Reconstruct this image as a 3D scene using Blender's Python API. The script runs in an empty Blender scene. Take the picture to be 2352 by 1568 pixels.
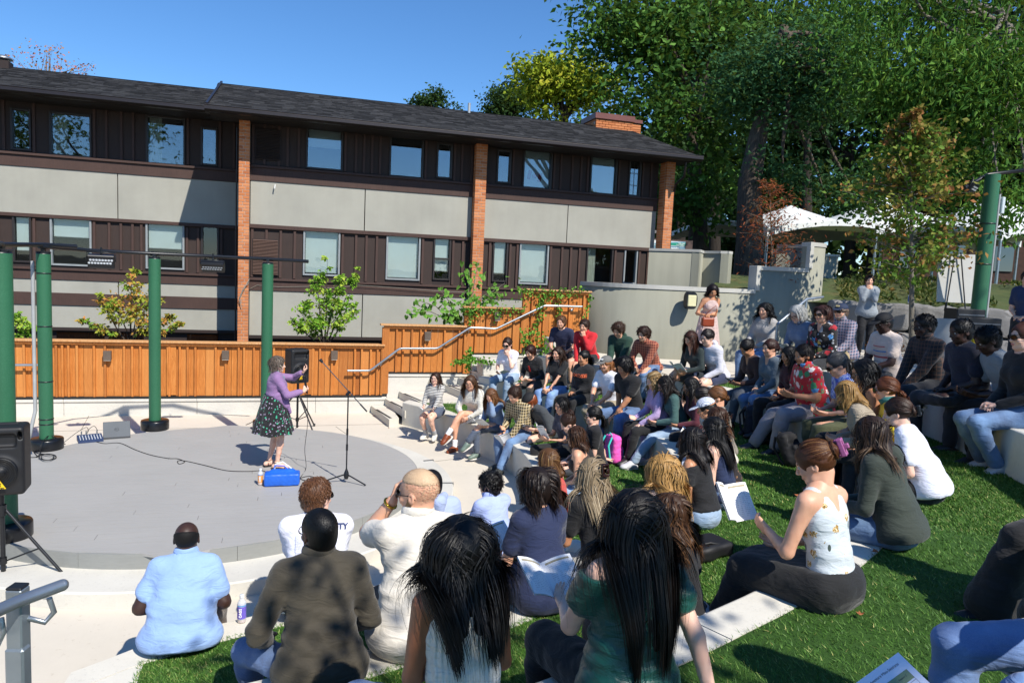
import bpy, math, random
import numpy as np
from mathutils import Matrix, Vector
random.seed(7); np.random.seed(7)
PI = math.pi
SC = bpy.context.scene
COL = SC.collection

# ---------------------------------------------------------------- camera
H = 2.75                       # eye height above the stage deck
FPX, YAW, PITCH, ROLL = 1623.5, 0.2943882, 0.09585787, 0.0459075   # focal length for a 2352 x 1568 frame
F_ = np.array([math.sin(YAW)*math.cos(PITCH), math.cos(YAW)*math.cos(PITCH), -math.sin(PITCH)])
R_ = np.array([math.cos(YAW), -math.sin(YAW), 0.0]); U_ = np.cross(R_, F_)
c_, s_ = math.cos(ROLL), math.sin(ROLL)
R2, U2 = c_*R_+s_*U_, -s_*R_+c_*U_
cam = bpy.data.cameras.new('camera'); camo = bpy.data.objects.new('camera', cam); COL.objects.link(camo)
cam.sensor_width = 36; cam.lens = FPX/2352*36; cam.clip_end = 2000; cam.clip_start = 0.05
M = Matrix(((R2[0], U2[0], -F_[0], 0), (R2[1], U2[1], -F_[1], 0), (R2[2], U2[2], -F_[2], H), (0, 0, 0, 1)))
camo.matrix_world = M
SC.camera = camo
def ray(px, py): return (px-1176)/FPX*R2-(py-784)/FPX*U2+F_
def at_z(px, py, z): d = ray(px, py); return d*((z-H)/d[2])+np.array([0, 0, H])
def at_y(px, py, y): d = ray(px, py); return d*(y/d[1])+np.array([0, 0, H])
def at_d(px, py, D): return ray(px, py)*D+np.array([0, 0, H])
def depth_of(p): return float((np.asarray(p)-[0, 0, H])@F_)

# ---------------------------------------------------------------- sky, sun, exposure
SUN_EL, SUN_AZ = math.radians(46.8), math.atan2(.36, -.93)     # azimuth from +Y towards +X
w = bpy.data.worlds.new('World'); SC.world = w; w.use_nodes = True
nt = w.node_tree; nt.nodes.clear()
sky = nt.nodes.new('ShaderNodeTexSky'); sky.sky_type = 'NISHITA'; sky.sun_disc = False
sky.sun_elevation = SUN_EL; sky.sun_rotation = SUN_AZ; sky.altitude = 400; sky.air_density = 1.0; sky.dust_density = .0; sky.ozone_density = 8.0
bg = nt.nodes.new('ShaderNodeBackground'); bg.inputs['Strength'].default_value = 0.13
ow = nt.nodes.new('ShaderNodeOutputWorld')
hs_ = nt.nodes.new('ShaderNodeHueSaturation'); hs_.inputs['Saturation'].default_value = 1.1
nt.links.new(sky.outputs[0], hs_.inputs['Color']); nt.links.new(hs_.outputs[0], bg.inputs[0]); nt.links.new(bg.outputs[0], ow.inputs[0])
sl = bpy.data.lights.new('sun', 'SUN'); so = bpy.data.objects.new('sun', sl); COL.objects.link(so)
sl.energy = 4.9; sl.angle = math.radians(.53); sl.color = (1, .95, .87)
sv = Vector((math.sin(SUN_AZ)*math.cos(SUN_EL), math.cos(SUN_AZ)*math.cos(SUN_EL), math.sin(SUN_EL)))
so.rotation_euler = sv.to_track_quat('Z', 'Y').to_euler(); so.location = (20, -40, 40)
SC.view_settings.view_transform = 'Standard'; SC.view_settings.look = 'None'
SC.view_settings.exposure = 0.36; SC.view_settings.gamma = 1; SC.view_settings.use_curve_mapping = False
SC.render.engine = 'CYCLES'
SC.cycles.max_bounces = 6; SC.cycles.transparent_max_bounces = 8

# ---------------------------------------------------------------- helpers: materials
def hx(s):
    s = s.lstrip('#'); v = [int(s[i:i+2], 16)/255 for i in (0, 2, 4)]
    return tuple(x/12.92 if x <= .04045 else ((x+.055)/1.055)**2.4 for x in v)
class NT:
    """tiny node-tree writer"""
    def __init__(s, name):
        s.m = bpy.data.materials.new(name); s.m.use_nodes = True; s.t = s.m.node_tree
        s.b = s.t.nodes['Principled BSDF']; s.o = s.t.nodes['Material Output']
        s._tc = None
    def n(s, typ, ins=None, **kw):
        x = s.t.nodes.new('ShaderNode'+typ)
        for k, v in kw.items(): setattr(x, k, v)
        for k, v in (ins or {}).items():
            i = x.inputs[k]
            if hasattr(v, 'is_linked') or isinstance(v, bpy.types.NodeSocket): s.t.links.new(v, i)
            else: i.default_value = v if not (isinstance(v, tuple) and len(v) == 3 and i.type == 'RGBA') else (*v, 1)
        return x
    def co(s, kind='Object'):
        if s._tc is None: s._tc = s.n('TexCoord')
        return s._tc.outputs[kind]
    def noise(s, scale, detail=3, vec=None, rough=.5, stretch=None, dist=0):
        v = vec if vec is not None else s.co()
        if stretch: v = s.n('Mapping', {'Vector': v, 'Scale': stretch}).outputs[0]
        return s.n('TexNoise', {'Vector': v, 'Scale': scale, 'Detail': detail, 'Roughness': rough, 'Distortion': dist}).outputs['Fac']
    def ramp(s, fac, stops, interp='LINEAR'):
        r = s.n('ValToRGB', {'Fac': fac}); r.color_ramp.interpolation = interp
        e = r.color_ramp.elements
        while len(e) < len(stops): e.new(.5)
        for q, (p, c) in zip(e, stops): q.position = p; q.color = (*c, 1) if len(c) == 3 else c
        return r.outputs['Color']
    def mix(s, fac, a, b, mode='MIX'):
        x = s.n('Mix', data_type='RGBA', blend_type=mode)
        for k, v in ((0, fac), (6, a), (7, b)):
            i = x.inputs[k]
            if isinstance(v, bpy.types.NodeSocket): s.t.links.new(v, i)
            else: i.default_value = (*v, 1) if isinstance(v, tuple) and len(v) == 3 else v
        return x.outputs[2]
    def math(s, op, a, b=0.0, c=0.0):
        x = s.n('Math', operation=op)
        for i, v in enumerate((a, b, c)):
            if isinstance(v, bpy.types.NodeSocket): s.t.links.new(v, x.inputs[i])
            else: x.inputs[i].default_value = v
        return x.outputs[0]
    def sep(s, v=None):
        return s.n('SeparateXYZ', {'Vector': v if v is not None else s.co()}).outputs
    def set(s, **kw):
        names = {'color': 'Base Color', 'rough': 'Roughness', 'metal': 'Metallic', 'spec': 'Specular IOR Level', 'trans': 'Transmission Weight', 'sheen': 'Sheen Weight', 'coat': 'Coat Weight'}
        for k, v in kw.items():
            i = s.b.inputs[names.get(k, k)]
            if isinstance(v, bpy.types.NodeSocket): s.t.links.new(v, i)
            else: i.default_value = (*v, 1) if isinstance(v, tuple) and len(v) == 3 else v
        return s
    def bump(s, h, strength=.2, dist=.01):
        b = s.n('Bump', {'Height': h, 'Strength': strength, 'Distance': dist}); s.t.links.new(b.outputs[0], s.b.inputs['Normal']); return s
MATS = {}
def pm(name, col, rough=.6, var=.12, vs=6, bump=.15, bs=60, metal=0, spec=.5, bd=.004, hue=None):
    """plain procedural material: base colour with slow mottling, fine grain and relief"""
    if name in MATS: return MATS[name]
    N = NT(name); col = hx(col) if isinstance(col, str) else col
    a = N.noise(vs, 5); lo = tuple(c*(1-var) for c in col); hi = tuple(min(1, c*(1+var)) for c in col)
    if hue: hi = hue
    N.set(color=N.ramp(a, [(.3, lo), (.7, hi)]), rough=rough, metal=metal, spec=spec)
    if bump: N.bump(N.noise(bs, 4), bump, bd)
    MATS[name] = N.m; return N.m

# ---------------------------------------------------------------- helpers: meshes and objects
def new_obj(name, mesh, parent=None, mats=None, loc=None, smooth=False):
    o = bpy.data.objects.new(name, mesh); COL.objects.link(o)
    if mats:
        for m in (mats if isinstance(mats, (list, tuple)) else [mats]):
            mesh.materials.append(m)
    if parent is not None: o.parent = parent
    if loc is not None: o.location = loc
    return o
def mesh_np(name, V, Fq, smooth=True, mat_idx=None):
    """numpy mesh: V (n,3), Fq list of arrays each (m,k)"""
    me = bpy.data.meshes.new(name)
    if not isinstance(Fq, list): Fq = [Fq]
    Fq = [np.asarray(f, np.int32) for f in Fq if len(f)]
    nl = sum(f.size for f in Fq); nf = sum(len(f) for f in Fq)
    me.vertices.add(len(V)); me.vertices.foreach_set('co', np.asarray(V, np.float32).ravel())
    me.loops.add(nl); me.loops.foreach_set('vertex_index', np.concatenate([f.ravel() for f in Fq]))
    me.polygons.add(nf)
    tot = np.concatenate([np.full(len(f), f.shape[1], np.int32) for f in Fq])
    st = np.concatenate([[0], np.cumsum(tot)[:-1]]).astype(np.int32)
    me.polygons.foreach_set('loop_start', st); me.polygons.foreach_set('loop_total', tot)
    me.polygons.foreach_set('use_smooth', np.full(nf, smooth, bool))
    if mat_idx is not None: me.polygons.foreach_set('material_index', np.asarray(mat_idx, np.int32))
    me.update(calc_edges=True); me.validate()
    return me
def set_col(me, vals, name='tone'):
    a = me.attributes.new(name, 'FLOAT', 'POINT'); a.data.foreach_set('value', np.asarray(vals, np.float32))
class MB:
    """mesh builder collecting simple solids"""
    def __init__(s): s.v = []; s.f = []; s.sm = []; s.mi = []; s.cur = 0
    def add(s, V, Fs, smooth=False):
        b = len(s.v); s.v += [tuple(map(float, v)) for v in V]
        for f in Fs: s.f.append(tuple(i+b for i in f)); s.sm.append(smooth); s.mi.append(s.cur)
        return s
    def box(s, c, d, R=None, bev=0.0):
        """centre, full size, optional 3x3 rotation; bev chamfers the edges"""
        x, y, z = d[0]/2, d[1]/2, d[2]/2
        if bev <= 0:
            V = [(-x, -y, -z), (x, -y, -z), (x, y, -z), (-x, y, -z), (-x, -y, z), (x, -y, z), (x, y, z), (-x, y, z)]
            Fs = [(3, 2, 1, 0), (4, 5, 6, 7), (0, 1, 5, 4), (1, 2, 6, 5), (2, 3, 7, 6), (3, 0, 4, 7)]
        else:
            b = min(bev, x*.9, y*.9, z*.9); V = []; Fs = []
            for sx in (-1, 1):
                for sy in (-1, 1):
                    for sz in (-1, 1):
                        V += [(sx*x, sy*(y-b), sz*(z-b)), (sx*(x-b), sy*y, sz*(z-b)), (sx*(x-b), sy*(y-b), sz*z)]
            ix = lambda a, b_, c_: ((a > 0)*4+(b_ > 0)*2+(c_ > 0))*3
            for sx in (-1, 1):
                q = [ix(sx, -1, -1), ix(sx, 1, -1), ix(sx, 1, 1), ix(sx, -1, 1)]; Fs.append(tuple(q if sx > 0 else q[::-1]))
            for sy in (-1, 1):
                q = [ix(-1, sy, -1)+1, ix(1, sy, -1)+1, ix(1, sy, 1)+1, ix(-1, sy, 1)+1]; Fs.append(tuple(q[::-1] if sy > 0 else q))
            for sz in (-1, 1):
                q = [ix(-1, -1, sz)+2, ix(1, -1, sz)+2, ix(1, 1, sz)+2, ix(-1, 1, sz)+2]; Fs.append(tuple(q if sz > 0 else q[::-1]))
            for a in (-1, 1):
                for q in (-1, 1):
                    Fs.append((ix(a, q, -1), ix(a, q, 1), ix(a, q, 1)+1, ix(a, q, -1)+1) if a*q < 0 else (ix(a, q, -1)+1, ix(a, q, 1)+1, ix(a, q, 1), ix(a, q, -1)))
                    Fs.append((ix(a, -1, q)+2, ix(a, 1, q)+2, ix(a, 1, q), ix(a, -1, q)) if a*q < 0 else (ix(a, -1, q), ix(a, 1, q), ix(a, 1, q)+2, ix(a, -1, q)+2))
                    Fs.append((ix(-1, a, q)+1, ix(1, a, q)+1, ix(1, a, q)+2, ix(-1, a, q)+2) if a*q < 0 else (ix(-1, a, q)+2, ix(1, a, q)+2, ix(1, a, q)+1, ix(-1, a, q)+1))
                    for e in (-1, 1):
                        i = ix(a, q, e); Fs.append((i, i+1, i+2) if a*q*e > 0 else (i+2, i+1, i))
        V = np.array(V)
        if R is not None: V = V@np.asarray(R).T
        return s.add(V+np.asarray(c), Fs)
    def tube(s, pts, r, n=8, cap=True, smooth=True):
        """round tube through points; r scalar or per point"""
        P = np.array(pts, float); m = len(P); rr = np.full(m, r) if np.isscalar(r) else np.array(r, float)
        T = np.gradient(P, axis=0); T /= np.linalg.norm(T, axis=1)[:, None]+1e-9
        a = np.array([0, 0, 1.0]) if abs(T[0][2]) < .9 else np.array([1.0, 0, 0])
        V = []; u = np.cross(T[0], a); u /= np.linalg.norm(u)
        for i in range(m):
            u = u-T[i]*(u@T[i]); u /= np.linalg.norm(u)+1e-9; v = np.cross(T[i], u)
            for k in range(n):
                t = 2*PI*k/n; V.append(P[i]+rr[i]*(math.cos(t)*u+math.sin(t)*v))
        Fs = [(i*n+k, i*n+(k+1) % n, (i+1)*n+(k+1) % n, (i+1)*n+k) for i in range(m-1) for k in range(n)]
        s.add(V, Fs, smooth)
        if cap: s.add(V[:n], [tuple(range(n))[::-1]]); s.add(V[-n:], [tuple(range(n))])
        return s
    def lathe(s, prof, c=(0, 0, 0), n=24, smooth=True):
        """profile [(r,z)] turned about the z axis"""
        V = [(c[0]+r*math.cos(2*PI*k/n), c[1]+r*math.sin(2*PI*k/n), c[2]+z) for r, z in prof for k in range(n)]
        Fs = [(i*n+k, i*n+(k+1) % n, (i+1)*n+(k+1) % n, (i+1)*n+k) for i in range(len(prof)-1) for k in range(n)]
        return s.add(V, Fs, smooth)
    def prism(s, poly, z0, z1):
        """vertical prism over an (x,y) outline"""
        n = len(poly); V = [(x, y, z0) for x, y in poly]+[(x, y, z1) for x, y in poly]
        a = sum(poly[i][0]*poly[(i+1) % n][1]-poly[(i+1) % n][0]*poly[i][1] for i in range(n))
        if a < 0: V = [(x, y, z0) for x, y in poly[::-1]]+[(x, y, z1) for x, y in poly[::-1]]
        Fs = [tuple(range(n))[::-1], tuple(range(n, 2*n))]+[(i, (i+1) % n, n+(i+1) % n, n+i) for i in range(n)]
        return s.add(V, Fs)
    def mesh(s, name):
        me = bpy.data.meshes.new(name); me.from_pydata(s.v, [], s.f)
        me.polygons.foreach_set('use_smooth', s.sm); me.polygons.foreach_set('material_index', s.mi); me.update(); return me
    def obj(s, name, mats, parent=None, loc=None):
        return new_obj(name, s.mesh(name), parent, mats, loc)
def tag(o, label=None, cat=None, group=None, kind=None):
    for k, v in (('label', label), ('category', cat), ('group', group), ('kind', kind)):
        if v: o[k] = v
    return o
def thing(name, label, cat, loc=(0, 0, 0), rz=0, group=None):
    o = bpy.data.objects.new(name, None); COL.objects.link(o); o.location = loc; o.rotation_euler = (0, 0, rz); o.empty_display_size = .1
    return tag(o, label, cat, group)
def inst(name, me, parent, loc, rot=(0, 0, 0), scale=(1, 1, 1)):
    o = bpy.data.objects.new(name, me); COL.objects.link(o); o.parent = parent; o.location = loc; o.rotation_euler = rot; o.scale = scale; return o
def copy_tree(o, parent=None):
    c = o.copy(); COL.objects.link(c); c.parent = parent
    for ch in list(o.children): copy_tree(ch, c)
    return c
def text_mesh(body, size, name='lettering', bold=0.0, align='CENTER'):
    cu = bpy.data.curves.new('text_tmp', 'FONT'); cu.body = body; cu.size = size; cu.align_x = align; cu.align_y = 'CENTER'; cu.offset = bold; cu.resolution_u = 3
    ob = bpy.data.objects.new('text_tmp', cu); COL.objects.link(ob)
    dg = bpy.context.evaluated_depsgraph_get(); dg.update()
    me = bpy.data.meshes.new_from_object(ob.evaluated_get(dg)); me.name = name; me.materials.clear()
    bpy.data.objects.remove(ob); bpy.data.curves.remove(cu)
    return me
# ---------------------------------------------------------------- smooth solids: signed distance fields turned into meshes
f32 = np.float32
def A(*x): return np.array(x, float)
def nrm(v): v = np.asarray(v, float); return v/(np.linalg.norm(v)+1e-9)
def d_cone(X, a, b, ra, rb):
    ba = (b-a).astype(f32); L = float(ba@ba)+1e-9; pa = X-a.astype(f32)
    t = np.clip(pa@ba/f32(L), 0, 1); q = pa-t[..., None]*ba
    return np.sqrt((q*q).sum(-1))-(ra+(rb-ra)*t)
def d_ell(X, c, r, R):
    p = X-c.astype(f32)
    if R is not None: p = p@R.astype(f32)
    r = r.astype(f32); k0 = np.sqrt(((p/r)**2).sum(-1)); k1 = np.sqrt(((p/(r*r))**2).sum(-1))+1e-6
    return k0*(k0-1)/k1
def d_box(X, c, r, R, rd):
    p = X-c.astype(f32)
    if R is not None: p = p@R.astype(f32)
    q = np.abs(p)-(r-rd).astype(f32); return np.sqrt((np.maximum(q, 0)**2).sum(-1))+np.minimum(q.max(-1), 0)-rd
def smin(a, b, k):
    if k <= 0: return np.minimum(a, b)
    h = np.maximum(k-np.abs(a-b), 0)/k; return np.minimum(a, b)-h*h*k*.25
def smax(a, b, k): return -smin(-a, -b, k)
class Sdf:
    def __init__(s): s.p = []; s.noise = None
    def cone(s, a, b, ra, rb, k=.03, op=0):
        a = np.asarray(a, float); b = np.asarray(b, float); m = max(ra, rb)
        s.p.append((0, (a, b, ra, rb), k, op, np.minimum(a, b)-m, np.maximum(a, b)+m)); return s
    def ell(s, c, r, R=None, k=.03, op=0):
        c = np.asarray(c, float); r = np.asarray(r, float); m = r.max()
        s.p.append((1, (c, r, R), k, op, c-m, c+m)); return s
    def box(s, c, r, R=None, rd=.005, k=.005, op=0):
        c = np.asarray(c, float); r = np.asarray(r, float); m = np.linalg.norm(r)
        s.p.append((2, (c, r, R, rd), k, op, c-m, c+m)); return s
    def cut(s, o, n, k=.004):
        """keep the side the normal points away from"""
        s.p.append((3, (np.asarray(o, float), nrm(n)), k, 1, None, None)); return s
    def copy(s): t = Sdf(); t.p = list(s.p); t.noise = s.noise; return t
    @staticmethod
    def _d(q, X):
        if q[0] == 0: return d_cone(X, *q[1])
        if q[0] == 1: return d_ell(X, *q[1])
        if q[0] == 2: return d_box(X, *q[1])
        o, n = q[1]; return (X-o.astype(f32))@n.astype(f32)
    def __call__(s, X):
        X = np.asarray(X, f32); D = np.full(X.shape[:-1], 1.0, f32)
        for q in s.p:
            d = s._d(q, X)
            D = smin(D, d, q[2]) if q[3] == 0 else (smax(D, d, q[2]) if q[0] == 3 else smax(D, -d, q[2]))
        return D
    def grad(s, X, e=.004):
        X = np.asarray(X, f32); g = np.stack([s(X+f32(e)*np.eye(3, dtype=f32)[i])-s(X-f32(e)*np.eye(3, dtype=f32)[i]) for i in range(3)], -1)
        return g/(np.linalg.norm(g, axis=-1, keepdims=True)+1e-9)
    def mesh(s, h):
        lo = np.min([q[4] for q in s.p if q[3] == 0 and q[4] is not None], 0)-3*h
        hi = np.max([q[5] for q in s.p if q[3] == 0 and q[5] is not None], 0)+3*h
        n = np.ceil((hi-lo)/h).astype(int)+1
        ax = [(lo[i]+h*np.arange(n[i])).astype(f32) for i in range(3)]
        D = np.full(n, 1.0, f32)
        for q in s.p:
            if q[0] == 3:
                o, nn = q[1]
                d = ((ax[0]-o[0])*nn[0])[:, None, None]+((ax[1]-o[1])*nn[1])[None, :, None]+((ax[2]-o[2])*nn[2])[None, None, :]
                D = smax(D, d.astype(f32), q[2]); continue
            m = q[2]+2.5*h
            i0 = np.clip(np.floor((q[4]-m-lo)/h).astype(int), 0, n-1); i1 = np.clip(np.ceil((q[5]+m-lo)/h).astype(int)+1, 1, n)
            if (i1 <= i0).any(): continue
            sl_ = tuple(slice(i0[i], i1[i]) for i in range(3))
            X = np.stack(np.meshgrid(*[ax[i][sl_[i]] for i in range(3)], indexing='ij'), -1)
            d = s._d(q, X)
            D[sl_] = smin(D[sl_], d, q[2]) if q[3] == 0 else smax(D[sl_], -d, q[2])
        if s.noise is not None:
            b = np.abs(D) < .05
            idx = np.nonzero(b)
            X = np.stack([ax[i][idx[i]] for i in range(3)], -1)
            D[idx] += s.noise(X)
        return surf_nets(D, lo, h)
def surf_nets(D, lo, h):
    D[0] = D[-1] = 1; D[:, 0] = D[:, -1] = 1; D[:, :, 0] = D[:, :, -1] = 1
    I = D < 0; n = np.array(D.shape)-1
    cs = [(i, j, k) for i in (0, 1) for j in (0, 1) for k in (0, 1)]
    cnt = np.zeros(n, np.int8)
    for i, j, k in cs: cnt += I[i:n[0]+i, j:n[1]+j, k:n[2]+k]
    act = np.nonzero((cnt > 0) & (cnt < 8)); N = len(act[0])
    if N == 0: return np.zeros((0, 3)), np.zeros((0, 4), int)
    base = np.stack(act, 1); S = np.zeros((N, 3)); W = np.zeros(N)
    val = {c: D[base[:, 0]+c[0], base[:, 1]+c[1], base[:, 2]+c[2]] for c in cs}
    for a in cs:
        for ax_ in range(3):
            if a[ax_]: continue
            b = list(a); b[ax_] = 1; b = tuple(b); va, vb = val[a], val[b]
            m = (va < 0) != (vb < 0); t = np.where(m, va/np.where(m, va-vb, 1), 0)
            p = np.tile(np.array(a, float), (N, 1)); p[:, ax_] += t
            S[m] += p[m]; W += m
    V = lo+h*(base+S/W[:, None])
    idx = np.full(n, -1, np.int32); idx[act] = np.arange(N)
    Q = []
    for ax_ in range(3):
        u, v = [(1, 2), (2, 0), (0, 1)][ax_]
        sl0 = [slice(1, n[i]) for i in range(3)]; sl0[ax_] = slice(0, n[ax_])
        sl1 = list(sl0); sl1[ax_] = slice(1, n[ax_]+1)
        A0 = I[tuple(sl0)]; A1 = I[tuple(sl1)]; ch = A0 != A1
        e = np.stack(np.nonzero(ch), 1); off = np.array([s_.start for s_ in sl0]); e = e+off
        flip = A0[ch]
        def at(du, dv):
            q = e.copy(); q[:, u] -= du; q[:, v] -= dv; return idx[q[:, 0], q[:, 1], q[:, 2]]
        q = np.stack([at(1, 1), at(0, 1), at(0, 0), at(1, 0)], 1)
        q[~flip] = q[~flip][:, ::-1]
        Q.append(q[(q >= 0).all(1)])
    return V, np.concatenate(Q)
def join_np(parts):
    Vs, Fs, b = [], [], 0
    for V, Fq in parts:
        if len(V) == 0: continue
        Vs.append(V); Fs.append(np.asarray(Fq)+b); b += len(V)
    return np.concatenate(Vs), np.concatenate(Fs)
def wob(X, f, seed):
    """cheap smooth pseudo noise in -1..1"""
    rs = np.random.RandomState(seed); r = 0
    for i in range(5):
        k = rs.normal(size=3).astype(f32)*f32(f); r = r+np.sin(X@k+f32(rs.uniform(0, 6)))
    return r/3.2
# ---------------------------------------------------------------- materials of people
SKIN = {'pale': 'e2b7a0', 'light': 'd9a688', 'tan': 'c08a66', 'olive': 'b98a66', 'brown': '8a583c', 'dark': '4e3123', 'deep': '3a251c'}
def skin_mat(k):
    nm = 'skin_'+k
    if nm in MATS: return MATS[nm]
    N = NT(nm); c = hx(SKIN[k])
    N.set(color=N.ramp(N.noise(14, 4), [(.3, tuple(x*y for x, y in zip(c, (.93, .86, .84)))), (.7, tuple(min(1, x*1.06) for x in c))]), rough=.5)
    N.b.inputs['Subsurface Weight'].default_value = .06; N.b.inputs['Subsurface Radius'].default_value = (.012, .005, .003)
    N.bump(N.noise(180, 3), .12, .002); MATS[nm] = N.m; return N.m
def hair_mat(c1, c2, rough=.5):
    nm = 'hair_'+c1+c2
    if nm in MATS: return MATS[nm]
    N = NT(nm); t = N.n('Attribute', attribute_name='tone').outputs['Fac']
    N.set(color=N.ramp(t, [(0, tuple(x*.75 for x in hx(c1))), (.55, hx(c1)), (1, hx(c2))]), rough=rough)
    N.b.inputs['Specular IOR Level'].default_value = .32; N.bump(N.noise(170, 3, stretch=(1, 1, .12)), .6, .003)
    MATS[nm] = N.m; return N.m
def cloth_mat(kind, c1, c2='', c3=''):
    nm = 'cloth_%s_%s%s%s' % (kind, c1, c2, c3)
    if nm in MATS: return MATS[nm]
    N = NT(nm); a = hx(c1); b = hx(c2) if c2 else a; c = hx(c3) if c3 else b; P = N.co(); X = N.sep(P)
    fine = N.noise(420, 2); slow = N.noise(5, 4); big = N.noise(8, 5, stretch=(1, 1, 2.6), dist=1.1)
    sh = lambda col, v=.12: N.ramp(slow, [(.3, tuple(x*(1-v) for x in col)), (.7, tuple(min(1, x*(1+v)) for x in col))])
    rough = .85; bh = None; st = .48
    if kind == 'plain': col = sh(a)
    elif kind == 'denim':
        tw = N.noise(300, 2)
        fade = N.noise(6, 3, stretch=(1, 1, .6)); col = N.mix(N.math('MULTIPLY', tw, .25), N.ramp(fade, [(.3, a), (.75, b)]), (.5, .58, .7))
    elif kind == 'stripe':
        s = N.math('FRACT', N.math('MULTIPLY', X[2], 34)); col = N.mix(N.math('GREATER_THAN', s, .55), a, b)
    elif kind == 'vrib':
        s = N.math('SINE', N.math('MULTIPLY', X[0], 330)); bh = s; col = sh(a, .05); st = .9
    elif kind == 'pinstripe':
        s = N.math('FRACT', N.math('MULTIPLY', X[0], 80)); col = N.mix(N.math('GREATER_THAN', s, .7), a, b)
    elif kind == 'plaid':
        def band(o, f, w): return N.math('LESS_THAN', N.math('FRACT', N.math('MULTIPLY', o, f*1.0)), w)
        u = N.math('ADD', X[0], N.math('MULTIPLY', X[1], .55)); v = N.math('ADD', X[2], N.math('MULTIPLY', X[1], .15))
        m = N.math('MULTIPLY', N.math('ADD', band(u, 24, .5), band(v, 24, .5)), .5); col = N.mix(m, a, b)
        m2 = N.math('MINIMUM', N.math('ADD', band(N.math('ADD', u, .01), 24, .13), band(N.math('ADD', v, .01), 24, .13)), 1); col = N.mix(N.math('MULTIPLY', m2, .8), col, c)
    elif kind == 'floral':      # scattered blossoms: a ground, b blossom, c leaf
        vo = N.n('TexVoronoi', {'Vector': N.n('Mapping', {'Vector': P, 'Scale': (1, 1, 1)}).outputs[0], 'Scale': 26, 'Randomness': .9})
        pet = N.noise(90, 1); m = N.math('LESS_THAN', N.math('ADD', vo.outputs['Distance'], N.math('MULTIPLY', pet, .35)), .47)
        pick = N.sep(vo.outputs['Color'])[0]; two = N.mix(N.math('GREATER_THAN', pick, .5), b, c); col = N.mix(m, a, two)
    elif kind == 'bigfloral':
        vo = N.n('TexVoronoi', {'Vector': P, 'Scale': 10, 'Randomness': .85}); pet = N.noise(45, 2)
        m = N.math('LESS_THAN', N.math('ADD', vo.outputs['Distance'], N.math('MULTIPLY', pet, .6)), .68); pick = N.sep(vo.outputs['Color'])[0]
        two = N.ramp(pick, [(0, b), (.36, hx('5fa0d8')), (.6, c), (.8, hx('e8c860'))], 'CONSTANT')
        v2 = N.n('TexVoronoi', {'Vector': P, 'Scale': 17, 'Randomness': 1}); m2 = N.math('LESS_THAN', v2.outputs['Distance'], .27)
        col = N.mix(m2, a, c); col = N.mix(m, col, two)
    elif kind == 'sparse':      # a few drawn flowers with leaves on a pale ground
        vo = N.n('TexVoronoi', {'Vector': P, 'Scale': 12, 'Randomness': .8}); pet = N.noise(70, 2)
        d = N.math('ADD', vo.outputs['Distance'], N.math('MULTIPLY', pet, .42))
        pick = N.sep(vo.outputs['Color'])[0]; m = N.math('MULTIPLY', N.math('LESS_THAN', d, .46), N.math('GREATER_THAN', pick, .3))
        col = N.mix(m, sh(a, .04), N.ramp(N.noise(120, 2), [(.35, hx('4a4436')), (.5, b), (.62, hx('e8dcc0'))]))
        v2 = N.n('TexVoronoi', {'Vector': N.n('Mapping', {'Vector': P, 'Scale': (1, 1, .5), 'Rotation': (.3, .5, 0)}).outputs[0], 'Scale': 15, 'Randomness': 1})
        m2 = N.math('MULTIPLY', N.math('LESS_THAN', v2.outputs['Distance'], .2), N.math('GREATER_THAN', N.sep(v2.outputs['Color'])[1], .4)); col = N.mix(m2, col, c)
    elif kind == 'tiedye': col = N.ramp(N.noise(11, 3, dist=1.2), [(.38, a), (.52, b), (.62, a)])
    elif kind == 'knit':
        s = N.n('TexWave', {'Vector': P, 'Scale': 34, 'Distortion': 4, 'Detail': 2}).outputs['Fac']; col = N.mix(N.math('MULTIPLY', s, .3), a, tuple(x*.6 for x in a)); bh = s; st = .8
    elif kind == 'satin': col = sh(a); rough = .38
    elif kind == 'print':       # allover text-like grey print
        s = N.noise(260, 1, stretch=(1, 1, 2)); col = N.mix(N.math('GREATER_THAN', s, .54), a, b)
    N.set(color=col, rough=rough, sheen=.15)
    hgt = N.math('ADD', N.math('MULTIPLY', big, 1.0), N.math('MULTIPLY', fine, .05))
    if bh is not None: hgt = N.math('ADD', hgt, N.math('MULTIPLY', bh, .12))
    N.bump(hgt, st, .028); MATS[nm] = N.m; return N.m

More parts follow.
